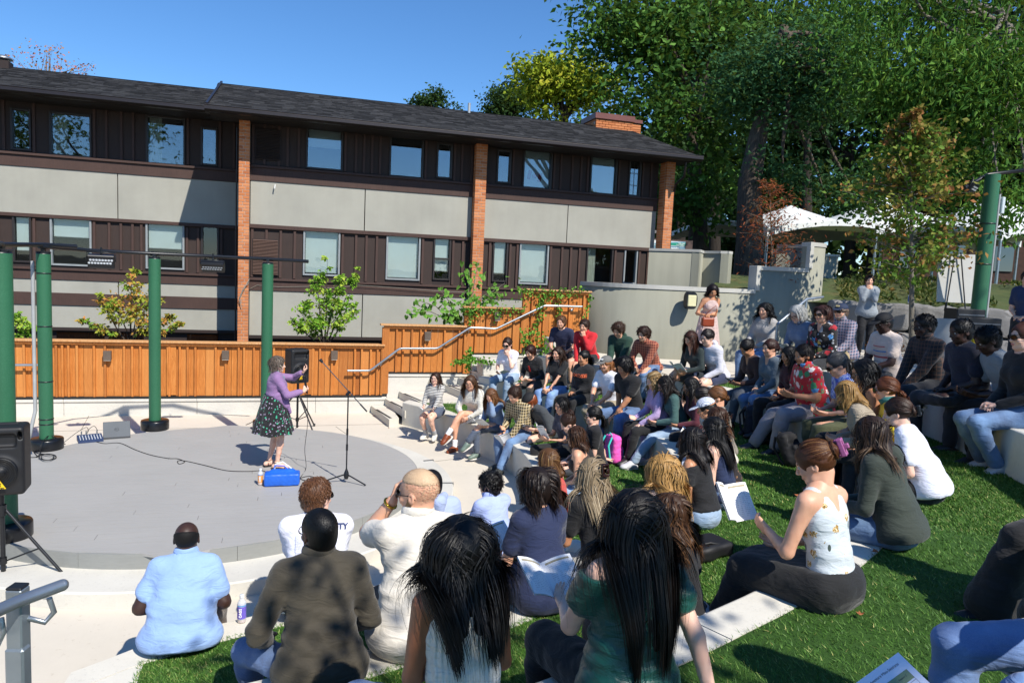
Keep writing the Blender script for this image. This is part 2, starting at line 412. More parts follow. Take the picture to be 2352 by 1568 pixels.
# ---------------------------------------------------------------- body
def ik(a, t, l1, l2, pole):
    a, t = np.asarray(a, float), np.asarray(t, float); d = t-a; L = np.linalg.norm(d); mx = (l1+l2)*.995
    if L > mx: t = a+d/L*mx; d = t-a; L = mx
    u = d/L; x = (l1*l1-l2*l2+L*L)/(2*L); hh = math.sqrt(max(l1*l1-x*x, 1e-6))
    p = np.asarray(pole, float); p = p-u*(p@u); p = nrm(p)
    return a+u*x+p*hh, t
def dirv(a, side=0): a = math.radians(a); return nrm(A(math.tan(math.radians(side)), math.sin(a), math.cos(a)))
def rotm(fw, up):
    fw = nrm(fw); x = nrm(np.cross(fw, up)); z = np.cross(x, fw); return np.stack([x, fw, z], 1)   # columns: right, forward, up
FACE = dict()
class Body: pass
def skeleton(sex, lean, hyaw, hpitch, bulk, legs, arms, side=0, standing=False, fl=-.45, spread=1.0, seed=0):
    b = Body(); b.sex = sex; b.bulk = bulk; rs = random.Random(seed)
    pz = .93 if standing else .10
    b.P = A(0, 0, pz); d1 = dirv(lean*.6, side*.5); d2 = dirv(lean*1.15, side); d3 = dirv(lean*.75+hpitch*.35, side)
    b.W = b.P+.17*d1; b.Ch = b.W+.185*d2; b.N = b.Ch+.155*d2; b.d2 = d2; b.d1 = d1
    b.HC = b.N+.135*d3
    y = math.radians(hyaw); pt = math.radians(hpitch)
    fw = A(-math.sin(y)*math.cos(pt), math.cos(y)*math.cos(pt), -math.sin(pt)); up = A(-math.sin(y)*math.sin(pt), math.cos(y)*math.sin(pt), math.cos(pt))
    b.HR = rotm(fw, up); b.fw = nrm(np.cross(d2, A(1, 0, 0))); b.fw = b.fw if b.fw[1] > 0 else -b.fw
    sw = .172 if sex == 'm' else .15; b.sw = sw
    b.S = [b.Ch+d2*.10+A(sx*sw, -.005, 0) for sx in (-1, 1)]
    b.Hp = [b.P+A(sx*.085, .01, -.01) for sx in (-1, 1)]
    b.legs = []
    for i, sx in enumerate((-1, 1)):
        kind = legs if isinstance(legs, str) else legs[i]
        if kind == 'stand': ank = A(sx*.09, -.01+.05*sx, .09); pole = A(0, 1, 0)
        elif kind == 'bench': ank = A(sx*.12*spread+rs.uniform(-.03, .03), .44+rs.uniform(-.08, .08), fl+.09); pole = A(sx*.15, .5, 1)
        elif kind == 'fwd': ank = A(sx*.12*spread, .62+rs.uniform(-.05, .05), fl+.09); pole = A(sx*.1, .4, 1)
        elif kind == 'back': ank = A(sx*.10, .22, fl+.11); pole = A(0, 1, .6)
        elif kind == 'over': ank = A(-sx*.20, .60, fl+.30); pole = A(-sx*.0, .3, 1)       # crossed on top
        elif kind == 'kneeup': ank = A(sx*.12, .42, fl+.11); pole = A(sx*.1, .3, 1)
        elif kind == 'wide': ank = A(sx*.26, .42, fl+.09); pole = A(sx*.7, .5, 1)
        elif kind == 'figure4': ank = A(-sx*.16, .40, fl+.50); pole = A(sx*1.5, .5, .2)
        else: ank = np.array(kind, float); pole = A(0, .5, 1)
        k, an = ik(b.Hp[i], ank, .425, .415, pole)
        if kind == 'stand': ft = nrm(A(sx*.25, 1, 0))
        elif kind == 'over': ft = nrm(A(-sx*.3, .8, -.5))
        elif kind == 'figure4': ft = nrm(A(-sx*.8, .5, 0))
        else: ft = nrm(A(sx*.2, 1, 0))
        b.legs.append((b.Hp[i], k, an, ft, kind))
    b.arms = []
    for i, sx in enumerate((-1, 1)):
        kind = arms if isinstance(arms, str) else arms[i]; S = b.S[i]; pole = A(sx*.5, -.5, -.7); hd = None; pn = A(0, 0, -1); curl = .5
        K = b.legs[i][1]
        if kind == 'lap': t = A(sx*.05, .24+.1*math.sin(math.radians(lean)), .17+pz-.1); hd = A(-sx*.8, .5, -.1); curl = .7
        elif kind == 'knee': t = K+A(-sx*.02, -.06, .085); hd = nrm(A(-sx*.2, .8, -.45)); curl = .35
        elif kind == 'read': t = A(sx*.10, .33, .27+pz-.1); hd = A(-sx*.25, .9, .25); pn = A(-sx*.8, 0, .6); curl = .6
        elif kind == 'readlow': t = A(sx*.09, .36, .19+pz-.1); hd = A(-sx*.2, .9, .05); pn = A(-sx*.7, 0, .7); curl = .6
        elif kind == 'clasp': t = A(sx*.045, .38, .12+pz-.1); hd = A(-sx*.5, .8, -.2); pn = A(-sx*1., 0, 0); curl = 1.1; pole = A(sx*.9, -.3, -.3)
        elif kind == 'thighs': t = b.Hp[i]*.35+K*.65+A(0, 0, .09); hd = A(-sx*.3, .9, -.1); curl = .3
        elif kind == 'chin': t = b.HC+b.HR@A(sx*.045, .09, -.17); hd = b.HR@A(-sx*.3, -.05, .9); pn = b.HR@A(-sx*.5, -.9, 0); curl = 1.0; pole = A(sx*.5, .3, -1)
        elif kind == 'brow': t = b.HC+b.HR@A(sx*.07, .11, -.06); hd = b.HR@A(-sx*.5, .0, .85); pn = b.HR@A(-sx*.2, -.9, 0); curl = .9; pole = A(sx*.7, .3, -1)
        elif kind == 'back': t = A(sx*.27, -.26, -.0); hd = A(sx*.5, -.8, -.1); pn = A(0, 0, -1); curl = .1; pole = A(sx*.4, -.6, .1)
        elif kind == 'side': t = A(sx*.25, .04, .02); hd = A(sx*.2, .9, -.1); curl = .2; pole = A(sx*.6, -.7, .1)
        elif kind == 'between': t = A(sx*.04, .40, .02); hd = A(-sx*.2, .8, -.6); curl = .8
        else: t = np.array(kind[0], float); hd = np.array(kind[1], float); pn = np.array(kind[2], float); curl = kind[3]; pole = np.array(kind[4], float) if len(kind) > 4 else pole
        e, wv = ik(S, t, .285, .25, pole)
        b.arms.append((S, e, wv, nrm(hd), nrm(pn), curl))
    return b
def torso(b, g=0.0, top=True, sh=True, loose=0.0, hipx=0.0):
    s = Sdf(); m = 1.12 if b.sex == 'm' else .98; k = b.bulk; R2_ = rotm(np.cross(A(1, 0, 0), b.d2)*-1 if False else b.fw, b.d2)
    s.ell(b.P+A(0, -.015, .0), A(.165*m*.5*(1+k)+g+loose+hipx, .118*(.6+.4*k)+g+loose+hipx, .125+g*.5), None, .05)
    s.ell(b.W+A(0, -.005+.035*(k-1), 0), A(.128*m*k+g+loose, .097*k+g+loose, .15), R2_, .06)
    s.ell(b.Ch, A(.145*m*(.6+.4*k)+g, .102*(.6+.4*k)+g, .165+g*.3), R2_, .06)
    if sh:
        s.cone(b.S[0]+A(.03, 0, 0), b.S[1]-A(.03, 0, 0), .052+g, .052+g, .05)
        for S in b.S: s.cone(b.N+b.d2*.01, S*.8+b.N*.2-b.d2*.01, .040+g*.6, .047+g*.8, .05)
    if b.sex == 'f':
        for sx in (-1, 1): s.ell(b.Ch+b.fw*.075*(.6+.4*k)+A(sx*.065, 0, 0)-b.d2*.015, A(.062, .055, .066)+g, R2_, .04)
    return s
def add_arm(s, b, i, g=0.0, upto=2.0, k=.03):
    S, e, w_, hd, pn, c = b.arms[i]; m = (1.1 if b.sex == 'm' else .93)*(.7+.3*b.bulk)
    ra, rb, rc = .050*m, .040*m, .026*m
    if upto <= 1: E = S+(e-S)*upto; s.cone(S, E, ra+g, ra+(rb-ra)*upto+g*1.35, k)
    else:
        s.cone(S, e, ra+g, rb+g, k); t = upto-1; E = e+(w_-e)*t
        s.cone(e, E, rb+g*.9, rb+(rc-rb)*t+g, .015)
    return s
def add_leg(s, b, i, g=0.0, upto=2.0, flare=0.0, k=.03):
    hp, kn, an, ft, kind = b.legs[i]; m = (1.0 if b.sex == 'm' else 1.0)*(.75+.25*b.bulk)
    ra, rk, rc, rn = .083*m, .058*m, .053*m, .036
    if upto <= 1: E = hp+(kn-hp)*upto; s.cone(hp, E, ra+g, ra+(rk-ra)*upto+g, k)
    else:
        s.cone(hp, kn, ra+g, rk+g, k)
        cf = kn+(an-kn)*.3+nrm(np.cross(np.cross(kn-hp, an-kn), an-kn)+1e-6)*(-.008)
        t = min(1, upto-1)
        s.cone(kn, cf, rk-.004+g, rc+g, .02); s.cone(cf, kn+(an-kn)*max(t, .31), rc+g, rn+(1-t)*.01+g+flare, .03)
    return s
def hand_sdf(w_, hd, pn, curl, sx, s=1.0):
    q = Sdf(); d = nrm(hd); n = pn-d*(pn@d); n = nrm(n); a = np.cross(d, n)*(-sx)*1.0    # a points to the thumb side
    if sx > 0: a = -np.cross(d, n)*-1
    a = nrm(np.cross(n, d))*(1 if sx > 0 else -1)
    kn = [w_+d*.088*s+a*o*s for o in (.030, .010, -.010, -.028)]
    for j, k_ in enumerate(kn): q.cone(w_+a*(.012-.008*j)*s, k_, .0165*s, .0125*s, .012)
    for j, (k_, L) in enumerate(zip(kn, (.072, .080, .074, .058))):
        c1 = curl*(.55+.1*j); p = k_; th = c1
        for seg, fr in enumerate((.45, .32, .23)):
            dd = d*math.cos(th)+n*math.sin(th); p2 = p+dd*L*fr*s; q.cone(p, p2, (.0095-.001*seg)*s, (.0088-.0012*seg)*s, .003); p = p2; th += c1*.9
    t0 = w_+d*.022*s+a*.018*s; t1 = t0+(d*.6+a*.75+n*.25)*.042*s; t2 = t1+(d*.9+a*.3+n*(.2+.4*min(curl, 1)))*.034*s; t3 = t2+(d*.95+n*(.2+.3*curl))*.024*s
    q.cone(t0, t1, .017*s, .0125*s, .012); q.cone(t1, t2, .0118*s, .0105*s, .004); q.cone(t2, t3, .0105*s, .0085*s, .003)
    q.p = [p for p in q.p]; q.tip = kn[1]+n*.02
    return q
def head_sdf(b, detail=True):
    s = Sdf(); R = b.HR; C = b.HC; T = lambda x, y, z: C+R@A(x, y, z); m = 1.0 if b.sex == 'f' else 1.04
    s.cone(T(0, -.03, -.055), b.N-b.d2*.03, .051*m, .058*m, .02)
    s.ell(T(0, -.012, .028), A(.077, .097, .088)*m, R, .02)
    s.ell(T(0, .018, -.032), A(.061, .066, .078)*m, R, .03)
    s.cone(T(-.035, .03, -.075), T(.035, .03, -.075), .026, .026, .03); s.ell(T(0, .066, -.088), A(.021, .018, .018), R, .025)
    s.cone(T(-.028, .079, .022), T(.028, .079, .022), .012, .012, .015)
    for sx in (-1, 1):
        s.ell(T(sx*.031, .098, .003), A(.017, .016, .011), R, .012, op=1)
        s.ell(T(sx*.040, .068, -.028), A(.020, .018, .018), R, .02)
        s.ell(T(sx*.079*m, -.008, -.008), A(.0085, .020, .031), R, .006); s.ell(T(sx*.086*m, -.004, -.004), A(.006, .010, .016), R, .003, op=1)
    s.cone(T(0, .088, .010), T(0, .106, -.028), .0075, .0115, .012)
    for sx in (-1, 1): s.ell(T(sx*.011, .095, -.033), A(.008, .010, .007), R, .006)
    s.cone(T(-.018, .084, -.052), T(.018, .084, -.052), .0065, .0065, .006); s.cone(T(-.015, .083, -.062), T(.015, .083, -.062), .007, .007, .006)
    s.T = T; return s
def foot_sdf(an, ft, g=0.0, shoe=True, fl=None, heel=.0):
    s = Sdf(); up = A(0, 0, 1) if abs(ft[2]) < .8 else A(0, 1, 0); R = rotm(ft, up); u = R[:, 2]
    ft = R[:, 1]; hl = an-u*.045-ft*.045; toe = an-u*(.058)+ft*.15
    s.cone(an, an-u*.02, .040+g, .040+g, .02); s.cone(hl, an-u*.035+ft*.05, .034+g, .038+g, .03); s.cone(an-u*.032+ft*.06, toe, .037+g, .026+g, .03)
    s.ell(an-u*.055+ft*.12, A(.045+g, .07, .03+g), R, .02)
    s.cut(an-u*(.085+g*.5), -u, .006)
    s.R = R; return s

# ---------------------------------------------------------------- hair
def on_scalp(nd, style):
    """which directions (head frame: x right, y forward, z up) carry hair"""
    x, y, z = nd[:, 0], nd[:, 1], nd[:, 2]
    keep = ~((y > .50) & (z < .58)) & ~((y > .30) & (z < .10)) & ~((z < -.62)) & ~((np.abs(x) > .6) & (z < -.18) & (y > -.25))
    if style == 'balding': keep &= (z < .42) & (z > -.55)
    return keep
def cap_sdf(b, th, style):
    R = b.HR; T = lambda x, y, z: b.HC+R@A(x, y, z); m = 1.0 if b.sex == 'f' else 1.04; s = Sdf()
    s.ell(T(0, -.014, .030), A(.079, .099, .090)*m+th, R, .01)
    if style in ('long', 'bob', 'curly', 'wavy', 'short'): s.ell(T(0, -.035, -.03), A(.068, .06, .07)*m+th, R, .03)
    s.ell(T(0, .098, -.020), A(.062, .055, .086), R, .008, op=1)          # face opening
    s.cut(T(0, -.02, -.085), R@A(0, .25, -1), .01)
    for sx in (-1, 1): s.ell(T(sx*.085, .02, -.045), A(.03, .035, .05), R, .01, op=1)
    if style == 'balding': s.cut(T(0, -.02, .050), R@A(0, .35, 1), .02)
    return s
def hair_strands(b, body, style, L, n, seed, curl=0.0, wid=.004, seg=10, part='mid', tie=None, spread=.03, lift=.012, front=.5, cling=.55, capped=False):
    rs = np.random.RandomState(seed); R = b.HR; m = 1.0 if b.sex == 'f' else 1.04
    nd = rs.normal(size=(n*4, 3)); nd /= np.linalg.norm(nd, axis=1)[:, None]; nd = nd[on_scalp(nd, style) & ((nd[:, 2] < .12) | (not capped))][:n]; n = len(nd)
    rad = A(.079, .099, .090)*m; loc = nd*rad+A(0, -.014, .03); P0 = b.HC+loc@R.T
    nw = (nd/rad); nw /= np.linalg.norm(nw, axis=1)[:, None]; nw = nw@R.T
    x, y, z = nd.T
    if part == 'mid': v = np.stack([np.sign(x)*.9, -.35-0*x, -.25+0*x], 1)
    elif part == 'side': v = np.stack([np.sign(x-.35)*.9, -.3-0*x, -.25+0*x], 1)
    elif part == 'back': v = np.stack([x*.4, -1+0*x, .1+0*x], 1)
    elif part == 'fwd': v = np.stack([x*.5, .9+0*x, .1+0*x], 1)
    elif part == 'whorl': v = np.stack([x*1.0, y*.8+.3, -.6+0*x], 1)
    else: v = rs.normal(size=(n, 3))
    v = v@R.T; v += rs.normal(size=(n, 3))*.14
    v -= nw*(v*nw).sum(1)[:, None]; v /= np.linalg.norm(v, axis=1)[:, None]+1e-9
    Ls = L*rs.uniform(.78, 1.05, n); ds = (Ls/seg)[:, None]; off = lift+rs.uniform(0, 1, n)**1.5*spread
    p = P0+nw*.002; pts = [p.copy()]; g = A(0, 0, -1.0)
    gw = .22 if style in ('long', 'wavy', 'bob', 'curly') else .05
    gw = gw if L > .12 else .02
    for k in range(seg):
        if tie is not None:
            to = tie-p; dt = np.linalg.norm(to, axis=1)[:, None]; v = v*.55+to/(dt+1e-6)*.6
        else:
            v = v*(1-gw)+g*gw*1.6
            lowm = (p[:, 2] < b.HC[2]-.02)[:, None]
            v = np.where(lowm, v*.62+g*.5+A(0, -.20, 0)*(p[:, 2:3] > b.Ch[2])-A(1, 0, 0)*np.clip(p[:, :1]*.9, -.14, .14)*(np.abs(p[:, :1]) > .07), v)
        v /= np.linalg.norm(v, axis=1)[:, None]+1e-9
        q = p+v*ds
        hp = (q-b.HC)@R                                         # head frame: keep out of the face
        bad = (hp[:, 1] > .045) & (np.abs(hp[:, 0]) < .07) & (hp[:, 2] < .07) & (hp[:, 2] > -.16)
        if bad.any():
            hp[bad, 0] = np.where(hp[bad, 0] >= 0, .074, -.074); hp[bad, 1] = np.minimum(hp[bad, 1], .05); q[bad] = (b.HC+hp@R.T)[bad]
        kk = min(1, (k+1)/3.)
        for it in range(2):
            d = body(q).astype(float)-off*kk-.002
            cl = np.where(q[:, 2] > b.HC[2]-.03, cling, 0.0)
            d = np.where(d > 0, d*cl, d)
            q -= body.grad(q)*d[:, None]
        if tie is not None:
            st = np.minimum(ds[:, 0], dt[:, 0])[:, None]; dd = np.linalg.norm(q-p, axis=1)[:, None]; 
        v = (q-p); v /= np.linalg.norm(v, axis=1)[:, None]+1e-9
        p = q; pts.append(p.copy())
    P = np.stack(pts, 1)                                         # n, seg+1, 3
    if curl > 0:
        ph = (2.6*wob(P0.astype(f32), 30, seed)+rs.normal(0, .55, n))[:, None]; fr = rs.uniform(.93, 1.07, (n, 1))*(L*(24 if style != 'wavy' else 15)); t = np.linspace(0, 1, seg+1)[None]
        u = np.cross(np.diff(P, axis=1, append=P[:, -1:]*2-P[:, -2:-1]), b.HC-P); u /= np.linalg.norm(u, axis=2)[..., None]+1e-9
        o = P-(b.HC+A(0, 0, -.05)); o[..., 2] *= .3; o /= np.linalg.norm(o, axis=2)[..., None]+1e-9
        am = curl*np.minimum(1, t*3)
        P = P+u*(am*np.sin(ph+fr*t))[..., None]+o*(am*.8*(1+np.cos(ph+fr*t)))[..., None]
    return ribbons(P, wid, b.HC, rs)
def ribbons(P, wid, ctr, rs, tone=None):
    n, S, _ = P.shape; T = np.gradient(P, axis=1); T /= np.linalg.norm(T, axis=2)[..., None]+1e-9
    o = P-ctr; o[..., 2] *= .35; W = np.cross(T, o); W /= np.linalg.norm(W, axis=2)[..., None]+1e-9
    N = np.cross(W, T); roll = rs.uniform(-.38, .38, (n, 1, 1)); W = W*np.cos(roll)+N*np.sin(roll)
    t = np.linspace(0, 1, S)[None, :, None]; w_ = wid*rs.uniform(.5, 1.3, (n, 1, 1))*(1-.85*t**3)*.5
    V = np.stack([P-W*w_, P+W*w_], 2).reshape(-1, 3)
    i = np.arange(n)[:, None]*(2*S)+np.arange(S-1)[None]*2
    Fq = np.stack([i, i+1, i+3, i+2], -1).reshape(-1, 4)
    tn = np.repeat(np.clip(rs.normal(.5, .14, n), 0, 1) if tone is None else tone, 2*S)*.8+np.tile(np.repeat(np.linspace(0, .2, S), 2), n)
    return V, Fq, tn
STAGE = A(-.3, 9.3)
TRI = [0]
def sdf_obj(name, s, h, mat, parent, smooth=True):
    V, Fq = s.mesh(h) if isinstance(s, Sdf) else join_np([q.mesh(hh) for q, hh in s])
    if len(V) == 0: return None
    TRI[0] += len(Fq)*2
    return new_obj(name, mesh_np(name, V, Fq), parent, mat)
M_ = {}
def fit_bench(px, py, seat, b, rg, fwv, rf, s0, D0):
    """slide the figure along its line of sight until the hips rest on the bench edge, the body growing or shrinking a little"""
    best = None
    for D in np.linspace(D0*.80, D0*1.22, 85):
        W_ = at_d(px, py, D); s = (W_[2]-seat)/b.HC[2]
        if not .90 <= s <= 1.16: continue
        o = W_-(rg*b.HC[0]+fwv*b.HC[1])*s; r = math.hypot(o[0]-CX, o[1]-CY); th = math.degrees(math.atan2(o[1]-CY, o[0]-CX)); e = abs(r-rf(th)-.19)+1.5*abs(s-s0)
        if best is None or e < best[0]: best = (e, W_, s)
    if best is None: return at_d(px, py, D0), s0
    return best[1], best[2]
def lens_mat(dark):
    return pm('sunglass_lens', '0c0c0e', .08, 0, bump=0) if dark else MATS.get('clear_lens') or mk_glass('clear_lens', .85)
def mk_glass(name, alpha_t=.85):
    N = NT(name); N.set(color=(.9, .93, .95), rough=.03)
    tr = N.n('BsdfTransparent'); mx = N.n('MixShader', {'Fac': alpha_t}); N.t.links.new(N.b.outputs[0], mx.inputs[1]); N.t.links.new(tr.outputs[0], mx.inputs[2]); N.t.links.new(mx.outputs[0], N.o.inputs['Surface'])
    MATS[name] = N.m; return N.m
def person(who, label, hxp, hyp, seat, face, depth=None, lean=18, side=0, hyaw=0, hpitch=10, skin='light', sex='f', bulk=1.0, hair=None, top=None, bot=None,
           arms=('lap', 'lap'), legs=('bench', 'bench'), shoe='222222', sock=None, glasses=None, cap=None, beard=None, standing=False, fl=-.45, seed=None, detail=1.0, holds=None, group='seated audience members', spread=1.0, feet=True, hid=False, jewel=None, under=None, at=None):
    seed = seed if seed is not None else (int(hxp)*7+int(hyp)) % 9973
    b = skeleton(sex, lean, hyaw, hpitch, bulk, legs, arms, side, standing, 0 if standing else fl, spread, seed)
    sc = 1.0
    fwv = A(math.cos(math.radians(face)), math.sin(math.radians(face)), 0); rg = A(math.sin(math.radians(face)), -math.cos(math.radians(face)), 0)
    if at is not None:
        Wd = np.asarray(at, float)+rg*b.HC[0]+fwv*b.HC[1]+A(0, 0, b.HC[2])
    elif depth is None:
        sc = 1.05 if sex == 'm' else 1.01; Wd = at_z(hxp, hyp, seat+b.HC[2]*sc)
        rf = {.15: r1, .6: r2, 1.05: r3, 1.5: r4}.get(round(seat, 2))
        if rf and not standing: Wd, sc = fit_bench(hxp, hyp, seat, b, rg, fwv, rf, sc, depth_of(Wd))
    else:
        Wd = at_d(hxp, hyp, depth); sc = min(1.16, max(.86, (Wd[2]-seat)/b.HC[2])); rf = {.15: r1, .6: r2, 1.05: r3, 1.5: r4}.get(round(seat, 2))
        if rf and not standing: Wd, sc = fit_bench(hxp, hyp, seat, b, rg, fwv, rf, sc, depth)
    org = Wd-(rg*b.HC[0]+fwv*b.HC[1]+A(0, 0, b.HC[2]))*sc
    D = depth_of(Wd); hv = min(.030, max(.012, .006+.0021*D))/detail; hh = max(.0054, hv*.40)
    rz = math.radians(face-90)
    t = thing('person', label, 'person', tuple(org), rz, group); t.scale = (sc,)*3
    b.org, b.rz, b.sc, b.t, b.D = org, rz, sc, t, D
    # ---- skin: one continuous body
    sk = torso(b, -.004)
    for i in (0, 1): add_arm(sk, b, i, 0, 2.0); add_leg(sk, b, i, -.002, 2.0)
    sk.cone(b.N-b.d2*.05, b.N+b.d2*.02, .055, .052, .04)
    hs = head_sdf(b)
    pieces = [(sk, hv*(1.6 if top and top[0] == 'long' else 1.25)), (hs, hh*1.08)]
    hq = max(.0055, min(.0095, .0035+.0007*D))
    for i, sx in enumerate((-1, 1)):
        S, e, w_, hd, pn, cu = b.arms[i]; q = hand_sdf(w_-hd*.01, hd, pn, cu, sx, 1.0 if sex == 'm' else .92); pieces.append((q, hq))
    if feet:
        for (hp, kn, an, ft, kind) in b.legs:
            if shoe is None or shoe.startswith('sandal'): pieces.append((foot_sdf(an, ft), max(.006, hh)))
    sdf_obj('body', pieces, hv, skin_mat(skin), t)
    T = hs.T
    # ---- eyes, brows, lips
    if not hid:
        for sx in (-1, 1):
            e = Sdf().ell(T(sx*.031, .079, .003), A(.0125, .0125, .0125), b.HR, 0)
            mb = MB(); c = T(sx*.031, .0765, .003)
            for (r_, off, mi) in ((.0112, 0, 0), (.0082, .0040, 1)):
                mb.cur = mi; V = []; Fs = []; n = 8
                for i in range(1, n):
                    for j in range(10):
                        a1 = PI*i/n; a2 = 2*PI*j/10; V.append(c+b.HR@A(r_*math.sin(a1)*math.cos(a2), r_*math.sin(a1)*math.sin(a2)+off, r_*math.cos(a1)))
                Fs = [(i*10+j, i*10+(j+1) % 10, (i+1)*10+(j+1) % 10, (i+1)*10+j) for i in range(n-2) for j in range(10)]
                mb.add(V, Fs, True)
            mb.obj('eye', [pm('eye_white', 'b8aca2', .3, .03, bump=0), pm('iris_dark', '2a1a10', .15, .05, bump=0)], t)
            lp = Sdf().cone(T(sx*.018, .090, .024), T(sx*.046, .078, .024), .0042, .003, .002)
            hm = hair_mat(*(hair[1:3] if hair else ('2a1a12', '4a3020')))
            sdf_obj('eyebrow', lp, max(.0022, hh*.45), hm, t)
        lip = Sdf().cone(T(-.017, .0865, -.053), T(.017, .0865, -.053), .0052, .0052, .003).cone(T(-.014, .086, -.061), T(.014, .086, -.061), .0058, .0058, .003)
        sdf_obj('lips', lip, max(.0025, hh*.5), pm('lips_'+skin, {'pale': 'c07a72', 'light': 'b4706a', 'tan': '9a5a50', 'olive': '96564c', 'brown': '6a3a30', 'dark': '4a2a24', 'deep': '3a2020'}[skin], .4, .05, bump=0), t)
    if beard:
        s = Sdf(); s.cone(T(-.040, .030, -.078), T(.040, .030, -.078), .031, .031, .02); s.ell(T(0, .064, -.088), A(.027, .023, .024), b.HR, .02)
        for sx in (-1, 1): s.cone(T(sx*.062, .012, -.02), T(sx*.046, .03, -.075), .016, .024, .01)
        s.cone(T(-.02, .090, -.045), T(.02, .090, -.045), .006, .006, .004)
        s.ell(T(0, .094, -.058), A(.018, .014, .0065), b.HR, .003, op=1)
        s.noise = lambda X: .0022*wob(X, 260, 3); sdf_obj('beard', s, hh, hair_mat(beard, beard), t)
    # ---- collision body for hair and prints
    cb = torso(b, .012); cb.cone(b.N-b.d2*.05, b.N+b.d2*.02, .055, .055, .04)
    for i in (0, 1): add_arm(cb, b, i, .012, 1.0)
    m = 1.0 if sex == 'f' else 1.04
    cb.ell(T(0, -.014, .03), A(.079, .099, .090)*m, b.HR, .01); cb.ell(T(0, .0, -.03), A(.062, .070, .075)*m, b.HR, .03); cb.cone(T(0, -.03, -.055), b.N, .053, .058, .02)
    b.cb = cb
    # ---- clothes
    if top:
        kind, mat = top[0], top[1]; o = dict(loose=.0, hem=-.02, g=.014); o.update(top[2] if len(top) > 2 else {})
        s = torso(b, o['g'], sh=kind not in ('tube', 'tank', 'tankv', 'strap'), loose=o['loose'], hipx=.016)
        sl = {'tee': .62, 'long': 1.93, 'elbow': 1.05, 'three': 1.5, 'offsh': .45, 'cap': .3, 'roll': 1.35}.get(kind, 0)
        if kind in ('tank', 'tankv', 'strap'):
            for sx in (-1, 1):
                s.cone(b.Ch+b.d2*.02+A(sx*.085, 0, 0), b.N*.5+(b.S[(sx+1)//2])*.5-b.d2*.005, .064, .056 if kind != 'strap' else .022, .03)
        if o['hem'] < -.03 or o.get('flare'):
            fl_ = o.get('flare', .02); s.ell(b.P+A(0, -.02, -.02), A(.172*(1.12 if sex == 'm' else .98)*(.5+.5*bulk)+.012+fl_, .135*(.55+.45*bulk)+fl_, .13), None, .06); kk = (1.12 if sex == 'm' else .98); s.cone(b.W+A(-.05*kk, 0, 0), b.P+A(-.06*kk, -.02, .03), .085*(.5+.5*bulk)+.03, .10*(.5+.5*bulk)+.022+fl_*.7, .05); s.cone(b.W+A(.05*kk, 0, 0), b.P+A(.06*kk, -.02, .03), .085*(.5+.5*bulk)+.03, .10*(.5+.5*bulk)+.022+fl_*.7, .05)
        g = .012 if kind != 'long' else .015
        for i in (0, 1):
            if sl: 
                add_arm(s, b, i, g+o.get('sg', .0), sl)
                if kind == 'tee' and D < 8: S_, e_ = b.arms[i][0], b.arms[i][1]; ra_ = .046*(1.1 if sex == 'm' else .93)*(.7+.3*bulk)+g*1.3+.004; s.cone(S_+(e_-S_)*(sl-.07), S_+(e_-S_)*sl, ra_, ra_, .002)
        if kind in ('tank', 'tankv'):
            for i, sx in enumerate((-1, 1)): s.ell(b.S[i]+A(sx*.050, 0, -.03), A(.062, .15, .12), None, .01, op=1)
        if kind == 'tube': s.cut(b.Ch+b.d2*.055, b.d2)
        if kind == 'offsh': s.cut(b.Ch+b.d2*.098, b.d2)
        s.cut(b.P+b.d1*(o['hem']), -b.d1, .01)
        if kind not in ('tube', 'offsh'):
            nr = o.get('neck', .062); s.ell(b.N+b.d2*.045+b.fw*.012, A(nr, nr*1.05, .055), None, .01, op=1)
        if kind == 'tankv': s.cone(b.N-b.fw*.09+b.d2*.03, b.N-b.fw*.13-b.d2*.17, .062, .012, .006, op=1)
        if o.get('vneck'): s.cone(b.N+b.fw*.07+b.d2*.02, b.Ch+b.fw*.12+b.d2*.02, .045, .012, .006, op=1)
        am = o.get('wr', .0045)*.75
        def nz(X, am=am, W=b.W, d=b.d1):
            zz = ((X-W.astype(f32))@d.astype(f32)); 
            k = np.exp(-(zz/.13)**2)
            Y = X.copy(); Y[:, 2] *= f32(3.4)
            return am*(.40+.7*k)*wob(Y, 15, seed)+am*.5*k*np.sin(zz*95+3*wob(X, 9, seed+1))+(am*.42*wob(Y, 38, seed+3) if D < 6 else 0)
        s.noise = nz; b.shirt = s
        sdf_obj(o.get('name', {'tee': 't_shirt', 'long': 'long_sleeve_top'}.get(kind, 'top')), s, hv, mat, t)
        if o.get('collar'):
            c = Sdf(); tilt = rotm(b.fw, b.d2)
            c.ell(b.N+b.d2*.045+b.fw*.004, A(.086, .082, .060), tilt, .01); c.ell(b.N+b.d2*.085+b.fw*.012, A(.062, .065, .085), tilt, .004, op=1); c.box(b.N+b.fw*.09+b.d2*.07, A(.022, .03, .05), tilt, .004, .004, op=1); c.cut(b.N+b.d2*.082, b.d2-.3*b.fw, .004); sdf_obj('collar', c, max(.0065, hv*.55), o.get('collarmat', mat), t)
        if o.get('hood'):
            c = Sdf(); nb = b.N-b.fw*.06; c.cone(nb+A(-.085, .03, .01), nb-b.fw*.035-b.d2*.03, .038, .05, .04); c.cone(nb+A(.085, .03, .01), nb-b.fw*.035-b.d2*.03, .038, .05, .04); c.cone(nb-b.fw*.03-b.d2*.02, nb-b.fw*.04-b.d2*.10, .05, .03, .04)
            c.noise = lambda X: .004*wob(X, 40, seed); sdf_obj('hood', c, hv*.8, mat, t)
        if under:
            c = torso(b, o['g']*.6, sh=True); sdf_obj('undershirt', c, hv, under, t)
        if o.get('text'):
            body_, size, dz, side_, tm = o['text']
            wrap_text(b, s, body_, size, dz, side_, tm)
